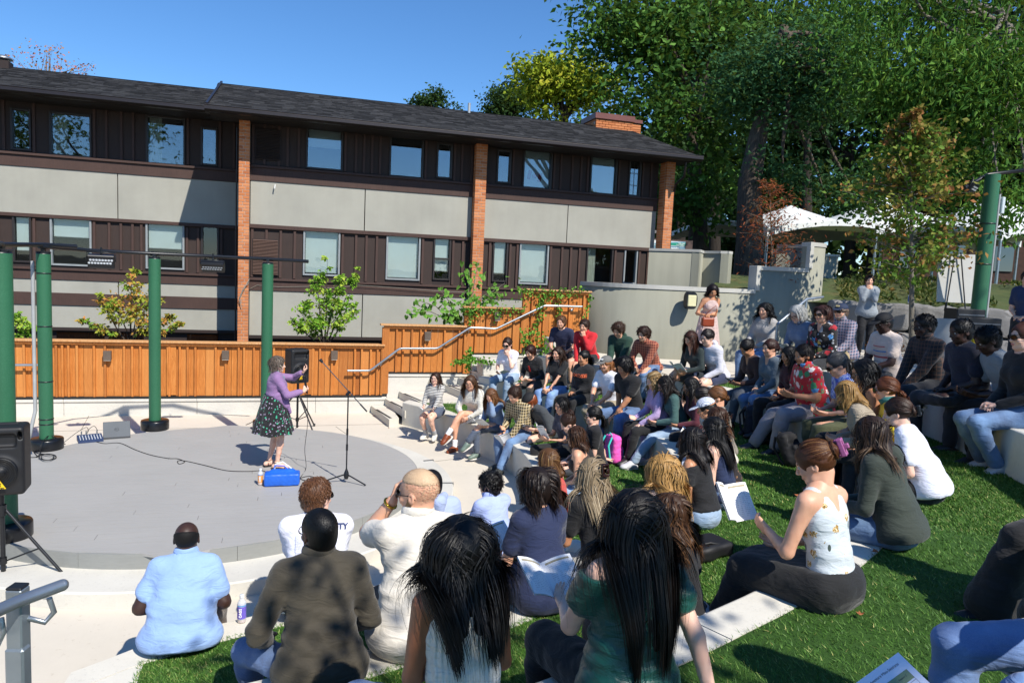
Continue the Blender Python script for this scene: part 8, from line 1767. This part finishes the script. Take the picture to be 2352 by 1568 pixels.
P1_('the blond man in the cream polo', 'blond man with a gold watch in a cream knit polo, hand at his mouth', 960, 1132, Z2, -6, depth=3.95, lean=14, hpitch=6, hyaw=46, skin='light', sex='m', bulk=1.2, hair=('buzz', 'd0b08c', 'e4ccb0', dict(topcut=1)), top=('tee', C_('plain', 'd6cfc2'), dict(collar=1, hem=-.16, g=.022, loose=.012, flare=.055, wr=.006)), bot=('trousers', C_('plain', '33291f')), arms=((A(-.10, .27, .66), A(.3, .1, .95), A(.8, -.3, 0), 1.0, A(-.55, -.1, -1)), L), glasses='sun', beard='b0865c', legs=('bench', 'bench'))
P1_('the man in the olive shirt', 'man with close-cropped black hair and glasses in a dark olive shirt and blue jeans', 732, 1222, Z2, 2, lean=14, hpitch=6, hyaw=22, skin='dark', sex='m', bulk=1.02, hair=('buzz', '0a0908', '1a1614'), top=('long', C_('plain', '3e382c'), dict(collar=1, hem=-.08, wr=.008, g=.02)), bot=('trousers', C_('denim', '1c3054', '44689c')), arms=('thighs', 'thighs'), glasses='clear', spread=1.7, legs=('wide', 'bench'))
# ---- third bench ------------------------------------------------------------
P1_('the man in the navy tee', 'bearded fair-haired man in a navy t-shirt and dark shorts, booklet in hand', 1289, 740, Z3, 10, lean=20, hpitch=6, skin='light', sex='m', hair=('short', '5a3a22', '9a7450'), beard='4a3020', top=('tee', C_('plain', '1a2240')), bot=('shorts', C_('plain', '26282c')), arms=('thighs', 'readlow'), shoe='3a3c40', holds=dict(hand=0, off=(-.05, .1, .02), n=(0, -.1, 1)))
P1_('the man in red', 'man in a bright red quarter-zip and black shorts, hand at his mouth', 1342, 749, Z3, 10, lean=24, hpitch=8, skin='light', sex='m', hair=('short', *BR, dict(L=.08)), top=('long', C_('plain', 'c01a24'), dict(collar=1, wr=.006)), bot=('shorts', C_('plain', '1c1c20')), arms=('chin', 'between'), shoe='222222')
P1_('the man in the green hoodie', 'man with curly brown hair looking down in a dark green hoodie', 1420, 758, Z3, 12, lean=24, hpitch=26, skin='light', sex='m', hair=('shortcurly', '38261a', '745236'), top=('long', C_('plain', '1d3d30'), dict(hood=1, hem=-.03)), bot=('trousers', C_('plain', '22242a')), arms=('between', 'between'))
P1_('the man in the red plaid shirt', 'dark curly-haired man in a rust red plaid shirt and jeans leaning on his knees', 1478, 768, Z3, 12, lean=28, hpitch=10, skin='light', sex='m', hair=('shortcurly', *BR), top=('long', C_('plaid', '94432e', '6a3026', 'c88a68'), dict(collar=1)), bot=('trousers', JEAN), arms=('between', CLP))
P1_('the woman in the dark green v-neck', 'woman with long reddish brown hair in a dark green v-neck sweater reading a folded map', 1586, 778, Z3, 5, lean=20, hpitch=26, skin='light', hair=('long', '33190f', '6a3822', dict(L=.38)), top=('long', C_('plain', '1f2c2c'), dict(vneck=1)), bot=('skirt', C_('plain', '1f2830'), dict(len=.55)), arms=('readlow', 'readlow'), legs=('over', 'bench'), shoe='5a4a3a', holds=dict(n=(0, -.7, .7)))
P1_('the woman in the white hoodie', 'woman in glasses and a white hoodie with a low bun, blue shorts, hands on knees', 1624, 776, Z3, 8, lean=28, hpitch=12, skin='pale', hair=('bun', '1c1412', '3c2c24', dict(br=.032)), top=('long', C_('plain', 'c8c8d2'), dict(hood=1, g=.024)), bot=('shorts', C_('plain', '2c3450'), dict(len=.5)), arms=('knee', 'knee'), legs=('back', 'fwd'), shoe='b8b8b8', glasses='clear')
P1_('the woman in the brown cardigan', 'woman with centre-parted black hair in a brown v-neck cardigan looking at her camera', 1716, 800, Z3, 3, lean=20, hpitch=36, skin='tan', hair=('bun', *DK, dict(br=.03)), top=('long', C_('plain', '3e2620'), dict(vneck=1)), bot=('trousers', C_('denim', '1a1c20', '34383e')), arms=('readlow', 'readlow'), legs=('bench', 'fwd'), shoe='181818', holds=dict(kind='phone', label='small dark camera in the hands of the woman in the brown cardigan'))
P1_('the woman in the grey v-neck', 'woman with an auburn bun in a grey v-neck sweater and blue jeans, hand on knee', 1768, 800, Z3, 6, lean=12, hpitch=4, skin='light', hair=('bun', '30180f', '6a3a24', dict(br=.042, at=(0, -.11, -.0))), top=('long', C_('plain', '5c6870'), dict(vneck=1)), bot=('trousers', JEAN), arms=('knee', L), legs=('bench', 'back'), shoe='181818')
P1_('the woman in dark red', 'long-haired woman in a dark red top behind the man in the flowered shirt', 1812, 816, Z3, 5, depth=9.9, lean=12, hpitch=16, skin='tan', hair=('long', *DK, dict(L=.34)), top=('long', C_('plain', '3c1018')), bot=('trousers', BLKP), arms=(L, L), shoe='222222')
P1_('the man in the red flowered shirt', 'stocky man in a red shirt with big flowers reading a booklet, pale trousers', 1846, 816, Z3, 2, depth=8.2, lean=16, hpitch=12, skin='tan', sex='m', bulk=1.45, hair=('short', '14100e', '2c221c', dict(L=.03, thx=.008, sp=.008)), beard='14100e', top=('tee', C_('bigfloral', 'b8222c', 'e8e0d8', '3c8a5c'), dict(collar=1, hem=-.08, g=.022)), bot=('trousers', C_('plain', '8e8b90'), dict(g=.022)), arms=('read', 'read'), legs=('bench', 'fwd'), shoe='1c1e22', holds=1)
P1_('the woman in the tie-dye tee', 'woman in sunglasses with a grey ponytail, blue tie-dyed t-shirt and olive trousers, reading', 1922, 838, Z3, 0, lean=24, hpitch=26, skin='light', hair=('pony', '3a3a3c', '8a8a8c', dict(at=(0, -.09, .06), tailL=.24)), top=('tee', C_('tiedye', '3a5ac0', 'b4c4f0')), bot=('trousers', C_('plain', '4a4e34'), dict(g=.02)), arms=('readlow', 'readlow'), glasses='sun', holds=1)
P1_('the woman with black curls', 'woman with black curly hair and glasses half hidden behind the blonde woman', 1984, 856, Z3, 0, depth=7.4, lean=16, hpitch=16, skin='tan', hair=('curly', *DK, dict(L=.26, curl=.018)), top=('tank', BLKT), bot=('trousers', BLKP), arms=(L, L), glasses='clear')
P1_('the blonde woman in the beige cardigan', 'woman with blonde hair falling forward in a beige knitted cardigan, looking at her booklet', 1944, 904, Z3, 0, lean=30, hpitch=34, skin='light', hair=('long', '8a6838', 'dcb878', dict(L=.28)), top=('long', C_('knit', 'a89a84'), dict(g=.024)), bot=('trousers', BLKP), arms=('readlow', 'readlow'), holds=1, hid=True)
P1_('the braided woman', 'woman with auburn braided hair and sunglasses in a yellow top, teal collar', 2034, 895, Z3, -4, lean=18, hpitch=8, skin='light', bulk=1.15, hair=('pony', '5a3018', 'a0683c', dict(at=(0, -.11, -.01), tailL=.2, tc=.018, tf=16)), top=('tee', C_('plain', 'd0b818'), dict(collar=1, collarmat=C_('plain', '2c6a68'), hem=-.04)), bot=('trousers', C_('plain', '3a3c42')), arms=('readlow', 'readlow'), glasses='sun')
P1_('the woman in the white tee', 'woman with a black claw clip in brown hair and a plain white t-shirt', 2060, 948, Z3, -6, lean=26, hpitch=16, skin='pale', hair=('bun', '2e1c12', '6e4c30', dict(at=(0, -.105, .0), br=.045)), top=('tee', C_('plain', 'e0e2f0'), dict(hem=-.05, wr=.006)), bot=('trousers', BLKP), arms=(L, L), hid=True)
P1_('the woman in the olive hoodie', 'woman with long streaked brown hair in a dark olive hoodie and blue jeans, back turned', 2000, 998, Z3, -4, lean=20, hpitch=18, skin='light', hair=('wavy', '2c1e15', '8a6a48', dict(L=.34, curl=.008)), top=('long', C_('plain', '303830'), dict(hood=1, g=.026, hem=-.05)), bot=('trousers', C_('denim', '2a4a70', '5078a4')), arms=('readlow', 'readlow'), hid=True, holds=dict(kind='phone', label='dark tablet on the lap of the woman in the olive hoodie'))
fl = P1_('the woman in the floral tank top', 'woman with a mauve claw clip, white floral tank top and long black skirt, reading', 1872, 1064, Z3, -8, lean=12, hpitch=26, hyaw=24, skin='light', hair=('bun', '4e2c16', 'c08c50', dict(at=(0, -.100, .045), br=.048)), top=('tankv', C_('sparse', 'c4ccd0', 'c89a3c', '3c4a44'), dict(hem=.075, g=.010)), bot=('longskirt', C_('plain', '0e0e10')), arms=((A(-.09, .34, .30), A(.1, .9, .35), A(.9, .1, .3), .5), 'readlow'), holds=dict(off=(-.13, .14, .13), n=(.15, -.8, .55), s=1.05), shoe='151515')
P1_('the woman with curly hair and striped skirt', 'woman with curly light brown hair and striped skirt mostly hidden by the green blouse', 1532, 1180, Z2, 0, lean=16, hpitch=12, skin='light', hair=('curly', '3c2616', '94683e', dict(L=.34, curl=.016)), top=('tee', BLKT), bot=('skirt', C_('stripe', '16161a', 'b8b8bc'), dict(len=.8, g=.03)), arms=(L, L), hid=True)
gr = P1_('the woman in the dark green blouse', 'woman with very long dark hair in a dark green blouse, leaning on one hand', 1452, 1196, Z3, -6, lean=2, hpitch=8, skin='pale', hair=('long', '0d0a09', '33221a', dict(L=.62, n=1.5, spread=.04)), top=('offsh', C_('satin', '0f4a40'), dict(hem=-.04, g=.022, sg=.012, wr=.009)), bot=('trousers', C_('plain', '0f0f12'), dict(g=.03)), arms=((A(-.10, .36, .26), A(.3, .9, .1), A(.3, 0, .9), .5), 'back'), legs=('kneeup', 'kneeup'), holds=dict(hand=0, off=(-.02, .08, .03), n=(.1, -.42, .9), s=1.0), hid=True)
kn = P1_('the woman in the cream knit top', 'woman with thick wavy black hair and bare brown shoulders in a cream ribbed sleeveless top', 1056, 1262, Z3, 0, lean=10, hpitch=6, skin='brown', bulk=1.1, hair=('wavy', '070606', '1e1a1c', dict(L=.44, curl=.016, n=1.6, th=.022, spread=.05)), top=('tank', C_('vrib', 'd8d2c4'), dict(g=.012, neck=.05)), bot=('trousers', C_('denim', '2a4878', '5a80b4')), arms=(L, L), legs=('wide', 'bench'), hid=True)
# ---- uppermost bench and terrace --------------------------------------------
P1_('the woman in the pale grey sweater', 'woman with long dark curls in a pale grey sweater on the upper bench', 1757, 713, Z4, 5, depth=11.6, lean=8, hpitch=4, skin='light', hair=('curly', *DK, dict(L=.34, curl=.013)), top=('long', C_('plain', '9c9894'), dict(g=.022)), bot=('trousers', JEAN), arms=('readlow', 'readlow'), holds=dict(kind='phone'))
P1_('the white-haired woman', 'white-haired woman in a denim shirt with a white cap on her knee', 1832, 722, Z4, 4, depth=11.3, lean=22, hpitch=24, skin='pale', hair=('bob', 'a8a8a4', 'e0e0dc', dict(L=.20)), top=('long', C_('denim', '2c4060', '4a6488'), dict(collar=1, g=.02)), bot=('trousers', JEAN), arms=('readlow', 'readlow'), glasses='clear', holds=dict(s=.9, label='white booklet on the knees of the white-haired woman'))
P1_('the woman in the red and black cardigan', 'woman with wavy brown hair and sunglasses in a red and black patterned cardigan', 1889, 722, Z4, 4, depth=11.0, lean=10, hpitch=4, skin='light', hair=('wavy', '38201a', '7a4c38', dict(L=.17, curl=.012)), top=('long', C_('bigfloral', '161416', 'a01c28', 'b0b0b0'), dict(vneck=1)), bot=('trousers', BLKP), arms=(L, L), glasses='sun')
P1_('the man in the navy cap', 'grey-bearded man in a navy cap and blue and white plaid shirt with khaki trousers', 1932, 716, Z4, 2, depth=10.8, lean=10, hpitch=0, skin='light', sex='m', bulk=1.3, hair=('short', '6a5a4c', '9a8c80', dict(L=.04)), cap=('1c2a44', 'b8a878'), beard='8a8680', glasses='sun', top=('long', C_('plaid', 'b0b4c0', '33405c', '8a3c30'), dict(collar=1, hem=-.05)), bot=('trousers', C_('plain', 'a89470')), arms=('knee', 'knee'))
P1_('the man in the cream tee', 'man in a black cap and cream t-shirt with red and blue strokes', 2030, 742, Z4, 0, depth=9.3, lean=12, hpitch=16, skin='deep', sex='m', bulk=1.1, hair=('buzz', *DK), cap=('121214',), glasses='clear', top=('tee', C_('plain', 'd8c6b8'), dict(hem=-.04)), bot=('trousers', C_('plain', '33363c')), arms=('readlow', 'readlow'), holds=1)
P1_('the man in the dark plaid shirt', 'bearded man in glasses and a dark brown plaid shirt with black trousers', 2122, 750, Z4, 0, depth=9.0, lean=16, hpitch=8, skin='deep', sex='m', hair=('short', '080706', '161210', dict(L=.02, thx=.008, sp=.008, curl=.004)), beard='0c0a09', glasses='clear', top=('long', C_('plaid', '1e1a1c', '141216', '5a3c2c'), dict(collar=1)), bot=('trousers', C_('plain', '1c1c20')), arms=('between', 'between'))
P1_('the man in the navy hoodie', 'man in a dark navy hoodie looking down, one leg crossed with a white sneaker', 2207, 762, Z4, 0, depth=7.8, lean=14, hpitch=14, skin='deep', sex='m', hair=('short', '080706', '141110', dict(L=.02, thx=.006, sp=.005)), top=('tee', C_('plain', '12162a'), dict(hem=-.04, g=.02)), bot=('trousers', C_('plain', '1e1e22')), arms=(L, L), legs=('figure4', 'bench'), shoe='101014', sock='b0b4c8')
P1_('the man in the grey tee', 'man in a light grey t-shirt looking down at a drink bottle in his hands', 2268, 782, Z4, 0, depth=7.0, lean=26, hpitch=30, skin='deep', sex='m', hair=('short', '080706', '161210', dict(L=.02, thx=.008, sp=.008, curl=.004)), top=('tee', C_('plain', '7c868e'), dict(hem=-.04)), bot=('trousers', C_('plain', '22252c')), arms=('readlow', 'readlow'), spread=1.7, legs=('wide', 'bench'))
P1_('the woman at the right edge', 'woman in sunglasses, black top and jeans at the right edge of the upper bench', 2352, 775, Z4, 0, depth=7.3, lean=6, hpitch=2, skin='pale', hair=('bun', '4a2c20', '9a7460', dict(br=.03)), top=('long', BLKT), bot=('trousers', JEAN), arms=(L, L), legs=('back', 'back'), glasses='sun', shoe='b0b4b8')
# standing woman at the stucco wall
st = person('the standing woman', 'woman standing by the stucco wall in a pale pink sundress, looking into her bag', 1637, 668, Z3, 262, depth=13.3, standing=True, lean=8, hyaw=-8, hpitch=28, skin='tan', hair=('long', '160c0c', '4a1c1c', dict(L=.30)), top=('strap', C_('vrib', 'd0b4ac'), dict(g=.008)), arms=((A(.10, .26, 1.12), A(.9, .3, -.1), A(0, .1, -1), .8), (A(.17, .28, 1.10), A(-.2, .6, -.5), A(-.6, 0, -.6), .9)), legs=('stand', 'stand'), shoe='5a4a40', group=None, seed=3)
flared_skirt(st, 1.18, .14, .135, .29, C_('vrib', 'd0b4ac'), nf=11, amp=.018)
pz = wpos(st, A(.16, .34, .98)); t = thing('handbag', 'small brown leather handbag held open by the standing woman', 'bag', tuple(pz-A(0, 0, .1)), st.rz); q = Sdf(); q.box(A(0, 0, .1), A(.12, .045, .085), None, .03, .01); V, Fq = q.mesh(.01); new_obj('bag_body', mesh_np('bag_body', V, Fq), t, pm('brown_leather', '8a3c20', .4, .15, bs=120)); MB().tube([(-.11, 0, .17), (-.15, .02, .3), (-.12, .04, .42), (0, .02, .3), (.11, 0, .17)], .006, 6).obj('strap', MATS['brown_leather'], t)
# distant standing figures
ph = person('the person photographing', 'person in a pale grey jacket standing by the stone wall with arms raised', 1997, 645, Z4, 235, depth=13.0, standing=True, lean=0, hyaw=0, hpitch=0, skin='light', hair=('short', *BR), top=('long', C_('plain', '8a9094'), dict(g=.03, hem=-.12)), bot=('trousers', BLKP), arms=('chin', 'chin'), legs=('stand', 'stand'), group=None, seed=8)
pe = person('the person at the far right edge', 'person in dark blue clothes standing at the extreme right edge by the stone wall', 2362, 640, Z4, 200, depth=10.2, standing=True, lean=4, skin='light', hair=('short', *BR), top=('tee', C_('plain', '1e2c4c')), bot=('trousers', BLKP), arms=(L, L), legs=('stand', 'stand'), group=None, seed=9)
# ---- two audience members cut by the lower right edge ------------------------
def w2l(at, face, w):
    c, q = math.cos(math.radians(face-90)), math.sin(math.radians(face-90)); v = np.asarray(w, float)-np.asarray(at, float); return A(c*v[0]+q*v[1], -q*v[0]+c*v[1], v[2])
f1 = 172; an1 = at_d(2350, 1415, 3.5); at1 = (an1[0]+.60, an1[1]+.02, 1.5); n1 = person('the seated person in black jeans', 'person in flared black jeans sitting beyond the right edge, only legs in view', 2530, 1010, Z4, f1, at=at1, lean=10, hpitch=8, skin='light', hair=('long', *BR), top=('long', BLKT), bot=('trousers', C_('plain', '141416'), dict(flare=.06, g=.035)), arms=(L, L), legs=(tuple(w2l(at1, f1, an1+A(0, -.12, 0))), tuple(w2l(at1, f1, an1+A(.1, .25, -.1)))), shoe='15100e', sock='9aa4d8', group=None, seed=11, hid=True)
f2 = 168; kn2 = at_d(2350, 1560, 2.1); at2 = (kn2[0]+.44, kn2[1]+.03, kn2[2]-.10); n2 = person('the seated person in blue jeans', 'person in blue jeans at the lower right corner, one hand raised close by', 2560, 1230, at2[2], f2, at=at2, lean=4, hpitch=10, skin='light', hair=('long', *BR), top=('tee', C_('plain', '20242c')), bot=('trousers', C_('denim', '2c5088', '6488bc')), arms=(tuple([w2l(at2, f2, at_d(2285, 1530, 1.7)), A(-.1, 1, -.1), A(0, -.2, -1), .5]), tuple([w2l(at2, f2, at_d(2352, 1455, 1.6)), A(.05, .15, .98), A(-.7, .6, 0), .9])), legs=('bench', 'bench'), group=None, seed=12, hid=True)
t = thing('concrete_block_seat', 'concrete seat block beyond the right edge under the person in blue jeans', 'bench', (at2[0], at2[1], 1.5)); MB().box((.05, 0, (at2[2]-1.5)/2-.005), (.6, .9, at2[2]-1.51), None, .01).obj('block', M_CONC2, t)
# claw clips in the hair
def clip_in(b, off, mat, lab, s=1.0):
    q = Sdf(); T = lambda x, y, z: b.HC+b.HR@(A(x, y, z)*1.0)
    c = T(*off)
    for k in (-1, 1):
        q.box(c+b.HR@A(k*.022*s, -.004, 0), A(.005, .012, .042)*s, b.HR, .003, .003)
        for j in range(-2, 3): q.cone(c+b.HR@A(k*.022*s, 0, j*.018*s), c+b.HR@A(k*.008*s, .045*s, j*.018*s), .004*s, .003*s, .004)
    q.box(c+b.HR@A(0, -.012*s, .034*s), A(.026, .004, .007)*s, b.HR, .003, .003); q.box(c+b.HR@A(0, -.012*s, -.034*s), A(.026, .004, .007)*s, b.HR, .003, .003); q.box(c+b.HR@A(.0, -.02*s, 0), A(.012, .016, .012)*s, b.HR, .003, .003)
    sdf_obj('claw_clip', q, .0035, mat, b.t)
clip_in(fl, (.012, -.155, .045), pm('mauve_plastic', 'a05a88', .35, .06, bump=0), '', 1.15); clip_in(cc, (0, -.145, .055), pm('tortoiseshell_plastic', '2c1410', .2, .3, 40, bump=0), '', 1.1); clip_in(PEOPLE['the woman in the white tee'], (0, -.16, .0), M_BLK, '', 1.0)
# print on the white t-shirt, keyhole, watch
b = PEOPLE['the man in the white printed t-shirt']; wrap_text(b, b.shirt, 'UNIVERSITY', .052, .085, 'back', pm('ink_navy', '3a4468', .7, bump=0), dx=.06)
def wrap_panel(b, w_, h_, dz, side_, mat, name, nx=12, nz=12):
    sg = 1 if side_ == 'front' else -1; fw = b.fw*sg; V = []
    for j in range(nz+1):
        for i in range(nx+1): V.append(b.Ch+A(-(i/nx-.5)*w_*-1, 0, 0)+b.d2*(dz+(j/nz-.5)*h_)+fw*.3)
    P = np.array(V)
    for it in range(24): P = P-np.outer(np.clip(b.shirt(P).astype(float)-.0055, -.1, .1), fw)*.8
    i = (np.arange(nz)[:, None]*(nx+1)+np.arange(nx)[None]).reshape(-1); new_obj(name, mesh_np(name, P, np.stack([i, i+1, i+nx+2, i+nx+1], 1)), b.t, mat)
wrap_panel(b, .26, .30, -.11, 'back', C_('print', 'dcdcea', 'b0b0c4'), 'back_print')
b = PEOPLE['the man in the cream tee']
for (w_, h_, dz, c) in ((.20, .012, .03, 'c86a6a'), (.22, .014, -.03, '4a90d0'), (.24, .016, -.10, 'b83a3a')): wrap_panel(b, w_, h_, dz, 'front', pm('stroke_'+c, c, .7, bump=0), 'print_stroke', 8, 2)
b = PEOPLE['the blond man in the cream polo']; S_, e_, w_, hd_, pn_, cu_ = b.arms[0]; u_ = nrm(w_-e_); c_l = w_-u_*.025; sd = nrm(np.cross(u_, A(0, 0, 1))); s2 = np.cross(u_, sd); m = MB(); m.tube([c_l+(sd*math.cos(a)+s2*math.sin(a))*.033 for a in np.linspace(0, 2*PI, 20)], .008, 8, False); m.obj('wrist_watch', pm('gold_metal', 'c8a040', .25, .1, metal=1.0, bump=0), b.t)
b = PEOPLE['the person in the black vest']; MB().box(b.Ch+b.fw*.145+b.d2*.02, (.035, .012, .12), rotm(b.fw, b.d2), .004).obj('red_tie', pm('tie_red', 'b01c1c', .5), b.t)
# papers
def flat_booklet(label, pos, n, up, s=1.0, title=None):
    n = nrm(n); up = nrm(np.asarray(up)-n*(np.asarray(up)@n)); x = np.cross(up, n); o = bpy.data.objects.new('booklet', booklet_mesh()); COL.objects.link(o)
    mw = Matrix.Translation(Vector(pos))@Matrix(np.stack([x, up, n], 1).tolist()).to_4x4(); o.matrix_world = mw@Matrix.Scale(s, 4); tag(o, label, 'booklet', 'event programme booklets'); return mw
# the printed sheet at the bottom edge
c = at_d(2052, 1580, 1.62); n = nrm(A(-.35, -.62, .70)); up = at_d(2063, 1495, 1.62)-at_d(1965, 1568, 1.6); right = at_d(2105, 1540, 1.60)-at_d(2063, 1495, 1.62)
xr_ = nrm(at_d(2160, 1568, 1.60)-at_d(2063, 1497, 1.63)); tl = at_d(2063, 1497, 1.63); t = thing('printed_programme', 'printed white programme sheet headed Choose Your Own Adventure at the bottom edge', 'paper'); xdir = nrm(at_d(2063, 1497, 1.63)-at_d(1965, 1568, 1.61)); ydn = nrm(at_d(2152, 1568, 1.56)-tl); ydn = nrm(ydn-xdir*(ydn@xdir)); nn_ = nrm(np.cross(xdir, -ydn)); W_, H_ = .216, .279
def sheet(name, x0, x1, y0, y1, lift, mat): m = MB(); q = [tl-xdir*(W_-a)+ydn*b_+nn_*lift for a, b_ in ((x0, y0), (x1, y0), (x1, y1), (x0, y1))]; m.add(q, [(3, 2, 1, 0)]); return m.obj(name, mat, t)
m = MB(); Q = [tl-xdir*(W_-a)+ydn*b_+nn_*l for l in (-.003, 0) for a, b_ in ((0, 0), (W_, 0), (W_, H_), (0, H_))]; m.add(Q, [(0, 1, 2, 3), (7, 6, 5, 4), (0, 4, 5, 1), (1, 5, 6, 2), (2, 6, 7, 3), (3, 7, 4, 0)]); m.obj('page', pm('paper_white', 'd8dcec', .7, .02, bump=.02), t)
sheet('table_header', .02, .20, .036, .058, .0006, pm('olive_band', '7c8c6c', .7, .05)); ik_ = pm('ink_grey', '3c4048', .7, bump=0)
def sheet_text(s, size, x, y, mat=ik_):
    me = text_mesh(s, size, 'lettering', .0, 'RIGHT'); nV = len(me.vertices); V = np.zeros(nV*3, f32); me.vertices.foreach_get('co', V); V = V.reshape(-1, 3); P = (tl-xdir*(W_-x)+ydn*y)+np.outer(V[:, 0], xdir)-np.outer(V[:, 1], ydn)+nn_*.0011; me.vertices.foreach_set('co', P.astype(f32).ravel()); me.update(); new_obj('lettering', me, t, mat)
sheet_text('Choose Your Own Adventure Mini-Sessions', .0088, .196, .018); sheet_text('Session 2', .006, .19, .046); sheet_text('Session 1', .006, .13, .046); sheet_text('Tips for Seminars', .0058, .192, .075)
for y in (.062, .095, .13): sheet('table_rule', .02, .20, y, y+.0006, .0005, ik_)
for x in (.08, .14, .20): sheet('table_rule', x, x+.0006, .036, .2, .0007, ik_)
